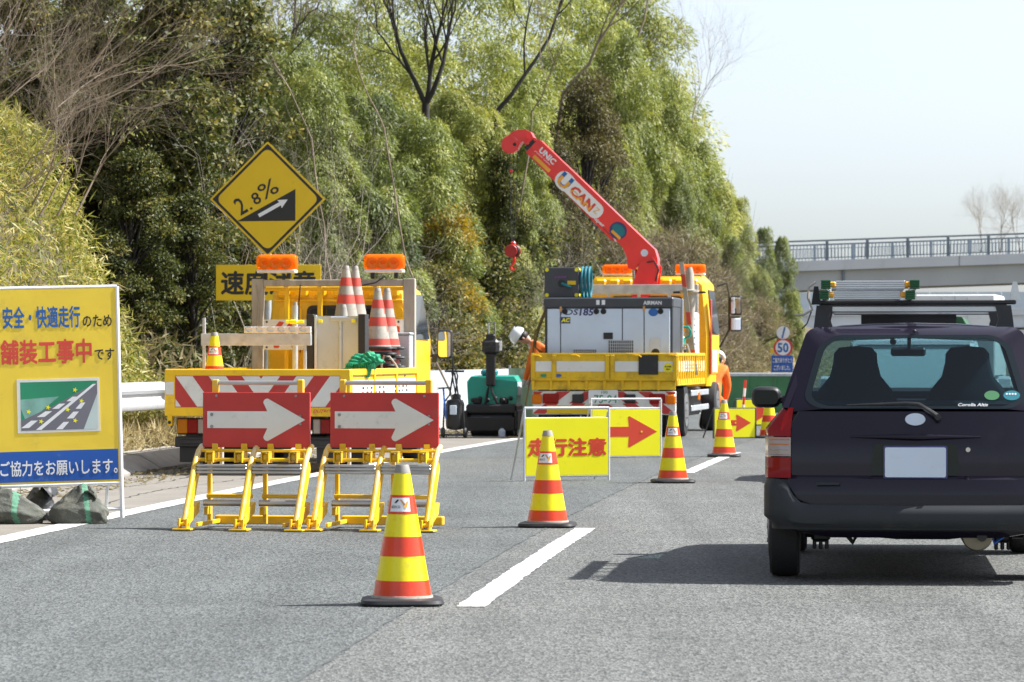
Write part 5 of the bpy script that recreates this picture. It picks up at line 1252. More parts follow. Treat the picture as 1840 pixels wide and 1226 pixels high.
def bring(yf, k, top=None):
    pts = []
    for x, z in HP:
        zz_ = z if top is None else min(z, top - .03 + .03 * (z / .985)) if z > .6 else z
        pts.append((x * k, zz_))
    R_ = [(x, yf(z), z) for x, z in pts]
    return R_ + [(-x, yf(z), z) for x, z in pts[::-1]]
rs = [bring(lambda z: tail(z) + .075, .945), bring(lambda z: tail(z) + .10, .98), bring(lambda z: max(.34, tail(z) + .20), 1.0), bring(lambda z: .60, 1.0), bring(lambda z: 1.4, 1.0), bring(lambda z: 2.4, 1.0), bring(lambda z: 3.15, 1.0), bring(lambda z: 3.55, .99, .93), bring(lambda z: 3.95, .96, .86), bring(lambda z: 4.15, .90, .78)]
bb_ = B(); bb_.rings(rs, cap=False)
for rg_ in (rs[0], rs[-1]):
    V_ = [bb_.bm.verts.new(p) for p in rg_]
    for i in range(7): bb_.bm.faces.new((V_[i], V_[i + 1], V_[14 - i], V_[15 - i]))
bmesh.ops.remove_doubles(bb_.bm, verts=bb_.bm.verts, dist=1e-5)
body = bb_.build('body', CP, car, 40)
cut = []
for x in (-.80, .80):
    for y in (.70, 3.25):
        cut.append(B().lathe([(.001, -.16), (.325, -.16), (.325, .16), (.001, .16)], (x, y, .30), 28, 'x').build('cutter', CP, car))
boolean_cut(body, cut)
body.data.polygons.foreach_set('use_smooth', [True] * len(body.data.polygons)); body.data.set_sharp_from_angle(angle=R(35))
for sx in (-1, 1):
    for y in (.70, 3.25): wheel(car, sx * .735, y, .292, .17, False, sx)
    B().box2((sx * .64, .34, .30), (sx * .815, .36, .52), .005).build('mud_flap', M['rubber'], car)
# tailgate: lower panel
def TS(x, z, e=0.0): return (x, tail(z) + .05 * (abs(x) / .72) ** 3 - e, z)
def hwid(z): return .70 - .13 * max(0, (.52 - z) / .08) ** 2 if z < .52 else .70 - .06 * max(0, (z - .86) / .105)
zs = [.44, .45, .465, .49, .52, .58, .60, .66, .75, .80, .84, .90, .955]
tgp = B().grid(lambda z, u: TS(u * hwid(z), z, .002), zs, list(np.linspace(-1, 1, 17))).build('tailgate', CP, car)
gp = [TS(u * hwid(.44) , .44, .001) for u in np.linspace(-1, 1, 9)] + [TS(hwid(z), z, .001) for z in zs[1:]]; gp = [TS(-hwid(z), z, .001) for z in zs[:0:-1]] + gp
B().tube(gp, .0045, 5).build('panel_gap', M['rubber'], tgp)
# window frame and glass
def wring(x0, x1, z0, z1, r, n=6):
    P = rrect(-1, 1, 0, 1, r, n); out = []
    for u, v in P:
        z = z0 + v * (z1 - z0); w_ = lerp(x0, x1, v); zb_ = z - .012 * (1 - abs(u) ** 2) * (1 - v) + .02 * (1 - u * u) * v
        out.append((u * w_, zb_))
    return out
oo = wring(.755, .60, .955, 1.425, .10); ii = wring(.635, .525, .975, 1.375, .22); ff = wring(.595, .490, .99, 1.358, .21)
def fr_(P, e): return [TS(x, z, e) for x, z in P]
B().rings([fr_(oo, -.06), fr_(oo, .0), fr_(ii, .002), fr_(ii, -.05)], cap=False).build('window_frame', CP, tgp, 45)
gl = B(); c0 = fr_(ii, .0005)
def fill(P, e, steps=4):
    cx = sum(p[0] for p in P) / len(P); cz = sum(p[1] for p in P) / len(P)
    return [[TS(lerp(x, cx, k / steps), lerp(z, cz, k / steps), e) for x, z in P] for k in range(steps)]
gl.rings(fill(ii, 0.0) , cap=True).build('rear_window', M['glass_tint'], tgp, 60)
B().rings([fr_(ii, .0035), fr_(ff, .0035)], cap=False).build('window_tint_border', M['glass_dark'], tgp, 60)
# tail lamps wrap the corner
for sx in (-1, 1):
    lo = lambda u, z: (sx * (.69 + .128 * min(u, 1) + .11 * max(0, u - 1) - (.0 if z < .86 else .075 * (z - .86) / .12) * (.2 + u)), tail(z) + .032 + .05 * min(u, 1) ** 2 + .8 * max(0, u - 1), z)
    for z0, z1, m in ((.585, .70, 'lamp_red'), (.705, .81, 'lamp_clear'), (.815, .975, 'lamp_red')):
        B().grid(lo, [0, .2, .4, .6, .8, .93, 1.0, 1.08, 1.18], list(np.linspace(z0, z1, 5))).build('tail_lamp', M[m], car)
    for k in range(4): B().tube([tuple(np.array(lo(u, .715 + .028 * k)) + np.array((0, -.003, 0))) for u in np.linspace(.08, .92, 5)], .0022, 4).build('lens_rib', M['lamp_orange' if k > 1 else 'chrome'], car)
# bumper
def bum(u, v):
    # u along the path, v up
    U = [-1.9, -1.3, -1.0, -.86, -.72, -.4, 0, .4, .72, .86, 1.0, 1.3, 1.9]
    X = [-.838, -.842, -.832, -.80, -.70, -.4, 0, .4, .70, .80, .832, .842, .838]; Y = [.36, .22, .11, .045, .010, -.012, -.018, -.012, .010, .045, .11, .22, .36]
    top = float(np.interp(abs(u), [0, .60, .66, .70, .74, .78, .83, 3], [.437, .44, .452, .485, .54, .57, .58, .58]))
    x, y = np.interp(u, U, X), np.interp(u, U, Y)
    z = lerp(.300, top, v); bow = .022 * math.sin(math.pi * min(1, max(0, v)))
    k = 1 - .05 * (v < .12) - .015 * (v > .95)
    return (x * k, y - bow + (.03 if v < .12 else 0) + (.012 if v > .95 else 0), z)
B().grid(bum, [-1.9, -1.6, -1.3, -1.1, -1.0, -.93, -.86, -.82, -.78, -.74, -.70, -.66, -.60, -.4, -.2, 0, .2, .4, .60, .66, .70, .74, .78, .82, .86, .93, 1.0, 1.1, 1.3, 1.6, 1.9], [0, .1, .25, .45, .65, .85, .96, 1.0]).build('rear_bumper', M['bumper_grey'], car, 50)
B().box2((-.66, .06, .29), (.66, .12, .315), .01).build('bumper_lip', M['black'], car)
# plate, dark panel for the recess shade, lip, emblem, lock
B().prism([(-.225, .60), (.225, .60), (.245, .64), (.225, .775), (-.225, .775), (-.245, .64)], .048, .056).build('plate_recess_shade', M['glass_dark'], tgp)  # dark raised panel paints in the shade of a recess; none is cut
B().prism(rrect(-.177, .177, .582, .766, .012), .036, .047).build('plate_frame', M['navy_print'], tgp)
B().prism(rrect(-.168, .168, .592, .757, .01), .030, .0355).build('number_plate', M['panel_white'], tgp)
B().tube([TS(x, .815, .004 + .012 * (1 - abs(x) / .36)) for x in np.linspace(-.36, .36, 13)], [.004 + .014 * (1 - abs(k) / 6.5) for k in range(-6, 7)], 10).build('garnish', CP, tgp, 60)
B().prism([(.056 * math.cos(a), .912 + .034 * math.sin(a)) for a in np.linspace(0, 2 * math.pi, 28, endpoint=False)], .078, .090).build('emblem', M['panel_white'], tgp)
B().cyl((.29, .045, .745), (.29, .062, .745), .013, n=14).build('lock', M['chrome'], tgp)
B().prism(rrect(-.55, -.42, .548, .562, .004), .004, .0125).build('model_badge', M['bumper_grey'], tgp)
wp = B().tube([TS(.125, .925, .035), TS(.10, .945, .045), TS(.02, .995, .04), TS(-.05, 1.0, .03), TS(-.38, .99, .022)], [.016, .014, .012, .011, .004], 8).build('wiper_arm', M['black'], tgp); B().cyl(TS(.125, .925, -.01), TS(.125, .925, .05), .018, n=12).build('wiper_pivot', M['black'], wp)
B().ball(TS(.0, 1.405, .012), (.012, .016, .010), 10, 8).build('washer_jet', M['black'], tgp)
def sticker(x, z, a, c, m, nm): 
    P = [TS(x + a * math.cos(t_), z + c * math.sin(t_), .006) for t_ in np.linspace(0, 2 * math.pi, 24, endpoint=False)]
    f = B(); f.face(P); return f.build(nm, m, tgp, recalc=False)
sticker(.425, 1.045, .042, .026, M['bin_green'], 'sticker'); s_ = sticker(.535, 1.045, .046, .027, M['teal_hose'], 'sticker')
for k in range(4): 
    f = B(); f.face([TS(.508 + .016 * k + .006 * math.cos(a), 1.053 + .005 * math.sin(a), .0075) for a in np.linspace(0, 6.28, 6, endpoint=False)]); f.build('sticker_dot', M['white_clean'], tgp)
lettering(tgp, 'Corolla Altis', .235, .40, .985, 1.002, 0, M['white_clean'], .01, fn=lambda a, c: TS(a, c, .0075), italic=.3)
# greenhouse
def SX(z): return lerp(.742, .578, (z - .965) / .435)
def pillar(nm, y0, y1, y2, y3, m, z0=.975, z1=1.405, e=0, th=.035):
    for sx in (-1, 1):
        q = [(y0, z0), (y1, z0), (y3, z1), (y2, z1)]
        B().rings([[(sx * (SX(z) + e), y, z) for y, z in q], [(sx * (SX(z) + e - th), y, z) for y, z in q]]).build(nm, m, car)
pillar('rear_pillar', .15, .46, .42, .66, CP); pillar('side_pillar', 1.30, 1.42, 1.30, 1.42, M['black']); pillar('side_pillar', 2.12, 2.22, 2.10, 2.20, M['black']); pillar('front_pillar', 3.22, 3.30, 2.56, 2.64, CP)
for y0, y1, y2, y3 in ((.46, 1.30, .66, 1.30), (1.42, 2.12, 1.42, 2.10), (2.22, 3.22, 2.20, 2.56)): pillar('side_window', y0, y1, y2, y3, M['glass_tint'], e=-.012, th=.004)
B().rings([[(-.70, 3.27, .98), (.70, 3.27, .98), (.55, 2.60, 1.41), (-.55, 2.60, 1.41)], [(-.70, 3.276, .98), (.70, 3.276, .98), (.55, 2.606, 1.41), (-.55, 2.606, 1.41)]]).build('windscreen', M['glass'], car)
def roofring(y, dz=0): 
    h = [(0, 1.455), (.25, 1.450), (.42, 1.440), (.52, 1.425), (.575, 1.400), (.585, 1.38), (.52, 1.385), (0, 1.405)]
    return [(x, y + (.0 if z < 1.41 else 0), z + dz) for x, z in h] + [(-x, y, z + dz) for x, z in h[::-1][1:-1]]
rr_ = [roofring(.455, -.022), roofring(.50, -.006), roofring(.75, .0), roofring(1.6, .005), roofring(2.4, -.006), roofring(2.62, -.03)]
B().rings(rr_).build('roof', CP, car, 45)
B().box2((-.69, .35, .986), (.69, 3.2, .992)).build('cargo_cover', M['interior'], car)
B().box2((-.68, 2.85, .99), (.68, 3.22, 1.06), .02).build('dashboard', M['interior'], car)
for x in (-.335, .345):
    P = [(-.26, .985), (.26, .985), (.22, 1.06), (.155, 1.14), (.135, 1.22), (.13, 1.28), (.10, 1.315), (0, 1.325), (-.10, 1.315), (-.13, 1.28), (-.135, 1.22), (-.155, 1.14), (-.22, 1.06)]
    B().rings([[(x + a * k, y + .12 * (z - .98), z - (1 - k) * .1) for a, z in P] for y, k in ((1.92, .86), (1.95, 1), (2.06, 1), (2.10, .86))]).build('seat', M['interior'], car, 60)
B().box2((-.115, 2.70, 1.262), (.105, 2.73, 1.318), .02).build('interior_mirror', M['black'], car); B().cyl((0, 2.72, 1.31), (0, 2.62, 1.39), .012, n=8).build('mirror_stem', M['black'], car); B().box2((-.12, 2.63, 1.335), (-.08, 2.68, 1.375), .01).build('dash_camera', M['black'], car)
B().tube([(.345 + .19 * math.cos(a), 2.72 - .05 * math.sin(a), 1.0 + .17 * math.sin(a)) for a in np.linspace(0, 2 * math.pi, 22)], .016, 6).build('steering_wheel', M['interior'], car)
for sx in (-1, 1):
    mm = B().box((sx * .905, 2.98, 1.0), (.19, .12, .135), .05, seg=3).build('door_mirror', M['black'], car); B().prism([(x + sx * .905, z) for x, z in rrect(-.075, .075, .955, 1.045, .03)], 2.914, 2.9195).build('mirror_glass', M['glass_dark'], mm); B().box((sx * .80, 3.0, .985), (.08, .05, .05), .012).build('mirror_stalk', M['black'], mm)
# underbody
B().cyl((-.62, .72, .27), (.62, .72, .27), .05, n=12).build('rear_axle', M['black'], car)
B().box2((-.62, .2, .30), (.62, 3.9, .40), .03).build('floor_pan', M['black'], car); B().box2((-.45, .30, .245), (.20, .75, .30), .04).build('fuel_tank', M['black'], car)
for x in (-.53, .50):
    b = B().box2((x - .055, .58, .20), (x + .055, .72, .42), .02)
    for k in range(3): b.box((x - .035 + .035 * k, .62, .19), (.022, .05, .06), .006)
    b.build('leaf_spring_clamp', M['black'], car)
mf = B().lathe([(.02, 0), (.08, .0), (.088, .012), (.088, .5), (.05, .52)], (.345, .20, .262), 24, 'y').build('muffler', M['muffler'], car); B().cyl((.37, .16, .258), (.37, .21, .258), .028, n=14).build('tail_pipe', M['black'], mf)
B().tube([(.43, .25, .27), (.44, .25, .215), (.50, .25, .26), (.54, .25, .30)], .010, 6).build('hanger', M['board_blue'], car); B().tube([(-.42, .3, .30), (-.34, .3, .21), (-.33, .3, .25)], .014, 6).build('tow_eye', M['black'], car)
B().tube([(-.25, .7, .235), (-.1, .7, .222), (.2, .7, .222), (.3, .7, .235)], .010, 6).build('brake_cable', M['black'], car)
# roof rack
for y in (.78, 2.05):
    B().box2((-.555, y - .025, 1.560), (.585, y + .025, 1.585), .006).build('rack_bar', M['black'], car); B().box2((-.47, y - .02, 1.515), (.50, y + .02, 1.552), .006).build('rack_bar', M['alu'], car)
    for x in (-.515, .515):
        k = 1 if x > 0 else -1
        B().rings([[(x - .05 * k, y - .04, 1.555), (x + .04 * k, y - .04, 1.555), (x + .04 * k, y + .04, 1.555), (x - .05 * k, y + .04, 1.555)], [(x - .03 * k, y - .05, 1.48), (x + .05 * k, y - .05, 1.48), (x + .05 * k, y + .05, 1.48), (x - .03 * k, y + .05, 1.48)], [(x - .05 * k, y - .06, 1.41), (x + .06 * k, y - .06, 1.395), (x + .06 * k, y + .06, 1.395), (x - .05 * k, y + .06, 1.41)]]).build('rack_foot', M['black'], car)
B().rings([[(-.30, 2.10, 1.455), (.28, 2.10, 1.455), (.28, 2.10, 1.53), (-.30, 2.10, 1.53)], [(-.30, 2.12, 1.455), (.28, 2.12, 1.455), (.28, 2.12, 1.53), (-.30, 2.12, 1.53)]]).build('rack_fairing', M['black'], car)
for y in (.78,): B().rings([[(.55, y - .02, 1.585), (.61, y - .02, 1.585), (.59, y - .02, 1.69), (.565, y - .02, 1.69)], [(.55, y + .06, 1.585), (.61, y + .06, 1.585), (.59, y + .06, 1.67), (.565, y + .06, 1.67)]]).build('rack_stop', M['alu'], car)
B().rings([[(-.585, .75, 1.56), (-.53, .75, 1.56), (-.545, .75, 1.665), (-.57, .75, 1.665)], [(-.585, .81, 1.56), (-.53, .81, 1.56), (-.545, .81, 1.665), (-.57, .81, 1.665)]]).build('rack_stop', M['bumper_grey'], car)
B().tube([(-.56, .75, 1.69), (-.60, .74, 1.66), (-.605, .74, 1.60), (-.58, .74, 1.53), (-.63, .74, 1.50), (-.68, .73, 1.50)], .007, 6).build('tie_strap', M['old_white'], car); B().tube([(-.585, .74, 1.52), (-.61, .73, 1.45), (-.64, .73, 1.42)], .004, 5).build('tie_end', M['black'], car)
# ladder carried on the rack
def onc(x, y, z):
    a = -car.rotation_euler[2]; c, s2_ = math.cos(a), math.sin(a)
    return (car.location.x + x * c + y * s2_, car.location.y - x * s2_ + y * c, z)
ld = thing('stepladder', 'folded aluminium stepladder with green feet strapped on the car roof rack', 'ladder', onc(-.265, .62, 1.586), rz_of(CARH))
for lv, (xa, xb, z) in enumerate(((-.245, .245, .002), (-.235, .27, .062))):
    for x in (xa, xb):
        B().box2((x - .016, 0, z), (x + .016, 1.75, z + .05), .004).build('side_rail', M['alu'], ld)
        f = B()
        for k in range(4): f.box2((x - .028, -.05, z + .013 * k - .001), (x + .028, .03, z + .0105 + .013 * k), .002)
        f.box2((x - .022, -.045, z), (x + .022, .03, z + .05)); f.build('foot', M['canvas_green'], ld)
        B().box2((x + (.018 if x < 0 else -.058), -.02, z + .008), (x + (.058 if x < 0 else -.018), .0, z + .042), .008).build('hinge', M['orange_print'], ld)
    for q, y in enumerate((-.01, .32, .64, .96, 1.28)):
        s3 = B()
        for k in range(4): s3.box2((xa + .055, y + .002 * k, z + .012 * k), (xb - .055, y + .05, z + .0105 + .012 * k), .002)
        s3.build('step', M['alu'], ld)

# ------------------------------------------------------------------ traffic ahead (seen through and over the car)
def sedan(label, px, d, h, m):
    t = thing('sedan', label, 'car', (gx(px, d), d, 0), rz_of(h))
    half = [(.50, .22), (.74, .26), (.82, .38), (.84, .58), (.80, .80), (.73, .90)]
    def rg(y, k, tp): P = [(x * k, z if z < .6 else .6 + (z - .6) * tp) for x, z in half]; return [(x, y, z) for x, z in P] + [(-x, y, z) for x, z in P[::-1]]
    B().rings([rg(0, .86, .85), rg(.06, .95, 1.0), rg(.4, 1, 1.05), rg(1.2, 1, 1.05), rg(3.2, 1, 1.0), rg(4.0, .96, .75), rg(4.35, .86, .45)]).build('body', m, t)
    P = lambda y0, w, z: [(-w, y0, z), (w, y0, z)]
    cabr = [[(-.72, .55, .90), (.72, .55, .90), (.60, .98, 1.36), (-.60, .98, 1.36)], [(-.74, .75, .90), (.74, .75, .90), (.62, 1.15, 1.42), (-.62, 1.15, 1.42)], [(-.74, 2.9, .90), (.74, 2.9, .90), (.62, 2.2, 1.42), (-.62, 2.2, 1.42)], [(-.70, 3.15, .88), (.70, 3.15, .88), (.58, 2.35, 1.38), (-.58, 2.35, 1.38)]]
    B().rings(cabr).build('cabin_glass', M['sedan_glass'], t)
    B().rings([[(-.63, .96, 1.375), (.63, .96, 1.375), (.58, .98, 1.41), (-.58, .98, 1.41)], [(-.64, 1.4, 1.40), (.64, 1.4, 1.40), (.58, 1.4, 1.455), (-.58, 1.4, 1.455)], [(-.63, 2.35, 1.385), (.63, 2.35, 1.385), (.58, 2.3, 1.42), (-.58, 2.3, 1.42)]]).build('roof', m, t)
    for sx in (-1, 1):
        B().rings([[(sx * .74, .55, .89), (sx * .755, .72, .89), (sx * .64, 1.12, 1.40), (sx * .61, .96, 1.385)], [(sx * .68, .50, .89), (sx * .70, .60, .89), (sx * .58, 1.0, 1.40), (sx * .56, .92, 1.385)]]).build('rear_pillar', m, t)
        B().box2((sx * .50, -.012, .62), (sx * .74, .10, .80), .03).build('tail_lamp', M['lamp_red'], t); B().box((sx * .93, 2.55, .98), (.18, .08, .13), .03).build('door_mirror', m, t)
        wheel(t, sx * .74, .95, .30, .19, False, sx); wheel(t, sx * .74, 3.5, .30, .19, False, sx)
    B().box2((-.62, -.06, .30), (.62, .04, .52), .03).build('rear_bumper', m, t); B().prism(rrect(-.165, .165, .62, .785, .01), -.03, -.015).build('number_plate', M['panel_white'], t); B().box2((-.22, .62, .935), (.22, .66, .955), .006).build('stop_lamp', M['lamp_red'], t)
    return t
sedan('pale silver sedan driving ahead, seen through the dark car rear window', 1640, 34.5, .125, M['silver'])
t = thing('canopy_truck', 'small truck with dark green canvas canopy driving ahead of the dark car', 'truck', (gx(1665, 62), 62, 0), rz_of(.17))
B().rings([[(-.72, 0, .75), (.72, 0, .75), (.73, 0, 1.75), (.62, 0, 1.94), (0, 0, 2.0), (-.62, 0, 1.94), (-.73, 0, 1.75)], [(-.72, 2.0, .75), (.72, 2.0, .75), (.73, 2.0, 1.75), (.62, 2.0, 1.92), (0, 2.0, 1.98), (-.62, 2.0, 1.92), (-.73, 2.0, 1.75)]]).build('canopy', M['canvas_green'], t)
B().box2((-.72, -.02, .50), (.72, 2.05, .74), .01).build('bed', M['white_paint'], t); cab(t, 2.1, .72, .68, .4, 1.1, 1.75, 1.0, M['white_paint'], .3)
for sx in (-1, 1):
    B().box2((sx * .50, -.05, .36), (sx * .70, .0, .48), .01).build('tail_lamp', M['lamp_red'], t); wheel(t, sx * .62, .6, .26, .14, False, sx); wheel(t, sx * .62, 2.5, .26, .14, False, sx)
    for y in (.5, 1.0, 1.5): B().tube([(sx * .735, y, .8), (sx * .74, y, 1.75)], .014, 6).build('canopy_hoop', M['canvas_green'], t)
t = thing('box_truck', 'white box-bodied truck far ahead beyond the canopy truck', 'truck', (gx(1716, 84), 84, 0), rz_of(.21))
B().box2((-.95, 0, .75), (.95, 3.4, 2.72), .03).build('box_body', M['white_paint'], t); cab(t, 3.55, .88, .82, .5, 1.4, 2.1, 1.5, M['white_paint'], .3); B().box2((-.9, -.03, .45), (.9, .1, .60), .01).build('rear_bumper', M['black'], t)
B().box2((-.01, -.012, .78), (.01, -.002, 2.68)).build('door_seam', M['grey_panel'], t)
for sx in (-1, 1):
    B().box2((sx * .6, -.05, .62), (sx * .9, .0, .73), .01).build('tail_lamp', M['lamp_red'], t); wheel(t, sx * .78, 1.0, .36, .2, True, sx); wheel(t, sx * .78, 4.2, .36, .2, False, sx); B().cyl((sx * .3, -.03, .8), (sx * .3, -.03, 2.66), .012, n=6).build('lock_rod', M['alu'], t)

# ================================================================== VEGETATION
def nrm(a): return a / np.maximum(np.linalg.norm(a, axis=1, keepdims=True), 1e-9)
def leaf_mesh(name, P, D, N_, L_, W_, tint, m, fold=.0, mid=.42):
    """one folded diamond per leaf"""
    n = len(P); D = nrm(D); S = nrm(np.cross(D, N_)); U = nrm(np.cross(S, D))
    L_ = np.broadcast_to(np.asarray(L_, float), n)[:, None]; W_ = np.broadcast_to(np.asarray(W_, float), n)[:, None]
    V = np.empty((n, 4, 3)); V[:, 0] = P; V[:, 2] = P + D * L_ - U * L_ * .10
    c = P + D * L_ * mid + U * W_ * fold; V[:, 1] = c + S * W_ / 2; V[:, 3] = c - S * W_ / 2
    me = bpy.data.meshes.new(name); me.vertices.add(4 * n); me.vertices.foreach_set('co', V.ravel())
    me.loops.add(4 * n); me.loops.foreach_set('vertex_index', np.arange(4 * n, dtype=np.int32))
    me.polygons.add(n); me.polygons.foreach_set('loop_start', np.arange(0, 4 * n, 4, dtype=np.int32))
    a = me.attributes.new('tint', 'FLOAT', 'FACE'); a.data.foreach_set('value', np.clip(tint, 0, 1).astype(np.float32))
    me.update(); me.validate(); me.materials.append(m)
    return me
def seg_mesh(name, segs, m, n=5):
    """tapered tubes (p0,p1,r0,r1)"""
    segs = np.asarray(segs, float); k = len(segs); p0, p1, r0, r1 = segs[:, :3], segs[:, 3:6], segs[:, 6], segs[:, 7]
    T = nrm(p1 - p0); up = np.where(np.abs(T[:, 2:3]) > .9, np.array([[1., 0, 0]]), np.array([[0, 0, 1.]])); A = nrm(np.cross(up, T)); C = np.cross(T, A)
    V = np.empty((k, 2, n, 3))
    for j in range(n):
        a = 2 * math.pi * j / n; o = A * math.cos(a) + C * math.sin(a); V[:, 0, j] = p0 + o * r0[:, None]; V[:, 1, j] = p1 + o * r1[:, None]
    me = bpy.data.meshes.new(name); me.vertices.add(k * 2 * n); me.vertices.foreach_set('co', V.ravel())
    base = (np.arange(k) * 2 * n)[:, None, None]; j = np.arange(n)
    f = np.stack([j, (j + 1) % n, (j + 1) % n + n, j + n], 1)[None] + base
    me.loops.add(k * n * 4); me.loops.foreach_set('vertex_index', f.reshape(-1).astype(np.int32)); me.polygons.add(k * n); me.polygons.foreach_set('loop_start', np.arange(0, k * n * 4, 4, dtype=np.int32))
    me.polygons.foreach_set('use_smooth', [True] * (k * n)); me.update(); me.materials.append(m)
    return me

M['leaf_bamboo'] = leafmat('leaf_bamboo', [(.06, .088, .024), (.175, .21, .052), (.34, .35, .085), (.50, .46, .13)], .5, .30)
M['leaf_evergreen'] = leafmat('leaf_evergreen', [(.03, .042, .014), (.075, .09, .026), (.16, .15, .038), (.32, .25, .06)], .52, .25, spec=.25)
M['leaf_olive'] = leafmat('leaf_olive', [(.05, .045, .018), (.095, .085, .03), (.15, .12, .045), (.21, .17, .07)], .55, .3)
M['leaf_sasa'] = leafmat('leaf_sasa', [(.11, .15, .03), (.24, .26, .06), (.45, .39, .12), (.64, .54, .25)], .5, .35)
M['leaf_straw'] = leafmat('leaf_straw', [(.30, .23, .11), (.48, .39, .2), (.62, .53, .31), (.72, .63, .42)], .6, .3)
M['leaf_gold'] = leafmat('leaf_gold', [(.12, .09, .02), (.24, .17, .03), (.36, .25, .04), (.42, .30, .06)], .55, .4)
M['leaf_dry'] = leafmat('leaf_dry', [(.12, .10, .05), (.20, .17, .09), (.28, .23, .13), (.20, .22, .07)], .6, .35)

def bamboo_mesh(seed, h=6.0, rx=1.35, nd=110, per=400):
    """a bamboo clump: a tall mound whose surface is made of many small drooping sprays"""
    r = np.random.default_rng(seed); P, D, T, Nn = [], [], [], []; segs = []
    for c in range(9):
        a = r.uniform(0, 6.28); o = np.array([math.cos(a), math.sin(a), 0]); p0 = o * r.uniform(.05, .35); hh = h * r.uniform(.7, .98)
        pts = [p0 + np.array([0, 0, hh * t]) + o * rx * .55 * t ** 2.2 for t in np.linspace(0, 1, 9)]
        for i in range(8): segs.append((*pts[i], *pts[i + 1], .035 * (1 - i / 9), .035 * (1 - (i + 1) / 9)))
    lobes = [(r.uniform(0, 6.28), r.uniform(.15, .4)) for _ in range(3)]
    for q in range(nd):
        u = r.uniform(.10, 1.0) ** .85; a = r.uniform(0, 2 * math.pi)
        env = rx * max(.12, 1 - u ** 2.4) ** .55 * (1 + sum(k * max(0, math.cos(a - la)) ** 3 for la, k in lobes) * (.4 + .6 * u)) * (.82 + .18 * math.sin(u * 19 + seed))
        o = np.array([math.cos(a), math.sin(a), 0]); cc = o * env * r.uniform(.72, 1.02) + np.array([0, 0, u * h * .95])
        R_ = r.uniform(.24, .46) * (1.15 - .3 * u); m = int(per * (R_ / .36) ** 2); bt = r.normal(0, .10)
        segs.append((*(o * .3 * u + np.array([0, 0, max(.1, u * h * .95 - .5)])), *cc, .012, .005))
        ax = nrm((o * (1.15 - u * .7) + np.array([0, 0, .35 + .9 * u]))[None])[0]
        v = nrm(r.normal(0, 1, (m, 3)) + ax * 1.05)
        pos = cc + v * (R_ * (1 - r.uniform(0, .5, m) ** 1.7))[:, None] * np.array([1.15, 1.15, .85]); lat = np.linalg.norm(v[:, :2], axis=1)
        pos[:, 2] -= lat ** 2 * R_ * .42; pos = pos + r.normal(0, .025, (m, 3))
        P.append(pos); D.append(v * np.array([1, 1, .2]) + np.array([0, 0, -.5]) + r.normal(0, .35, (m, 3))); Nn.append(v * 1.3 + ax * .5 + r.normal(0, .28, (m, 3)))
        T.append(np.clip(.42 + bt + r.normal(0, .12, m), 0, 1))
    P, D, T, Nn = map(np.concatenate, (P, D, T, Nn)); n = len(P)
    return leaf_mesh('foliage', P, D, Nn, r.uniform(.075, .15, n), r.uniform(.020, .038, n), T, M['leaf_bamboo']), seg_mesh('culms', segs, M['culm'], 5), n

def blob_tree_mesh(seed, h, rx, ry, nb, per, leaf, m, wl=.5, low=.05, br=(.45, .85), trunk='bark_dark', droop=.3, tmean=.38, tsd=.2):
    r = np.random.default_rng(seed); P, D, T, Nn = [], [], [], []; segs = []
    tops = np.array([0, 0, h * .92]); npt = 8
    tp = [np.array([.12 * math.sin(k), .1 * math.cos(k * 1.3), h * .9 * k / npt]) for k in range(npt + 1)]
    for k in range(npt): segs.append((*tp[k], *tp[k + 1], .14 * (1 - k / npt * .85), .14 * (1 - (k + 1) / npt * .85)))
    for b in range(nb):
        z = low + (1 - low) * r.beta(1.25, 1.1); prof = math.sin(math.pi * min(.98, .18 + .8 * z)) ** .55 * (1.0 if z < .75 else .8)
        a = r.uniform(0, 2 * math.pi); rr = math.sqrt(r.uniform(.1, 1)) * prof
        c = np.array([rx * rr * math.cos(a), ry * rr * math.sin(a), z * h * .93]); R_ = r.uniform(*br)
        k = int(np.clip(z * npt * .8, 0, npt - 1)); segs.append((*tp[k], *(tp[k] * .5 + c * .5 + np.array([0, 0, .1])), .045, .03)); segs.append((*(tp[k] * .5 + c * .5 + np.array([0, 0, .1])), *c, .03, .012))
        m_ = int(per * (R_ / np.mean(br)) ** 2); v = nrm(r.normal(0, 1, (m_, 3))); v[:, 2] = np.abs(v[:, 2]) * .8 + v[:, 2] * .2
        pos = c + v * (R_ * r.uniform(.45, 1.08, m_) ** .6)[:, None] * np.array([1, 1, .8]) + r.normal(0, .05, (m_, 3))
        P.append(pos); D.append(v * .7 + r.normal(0, .55, (m_, 3)) + np.array([0, 0, -droop])); Nn.append(v * .8 + r.normal(0, .45, (m_, 3)) + np.array([0, 0, .35]))
        T.append(np.clip(tmean + r.normal(0, .10) + r.normal(0, tsd, m_), 0, 1))
    P, D, T, Nn = map(np.concatenate, (P, D, T, Nn)); n = len(P); L_ = r.uniform(.7, 1.25, n) * leaf
    return leaf_mesh('foliage', P, D, Nn, L_, L_ * wl, T, m, .25), seg_mesh('trunk', segs, M[trunk], 6), n

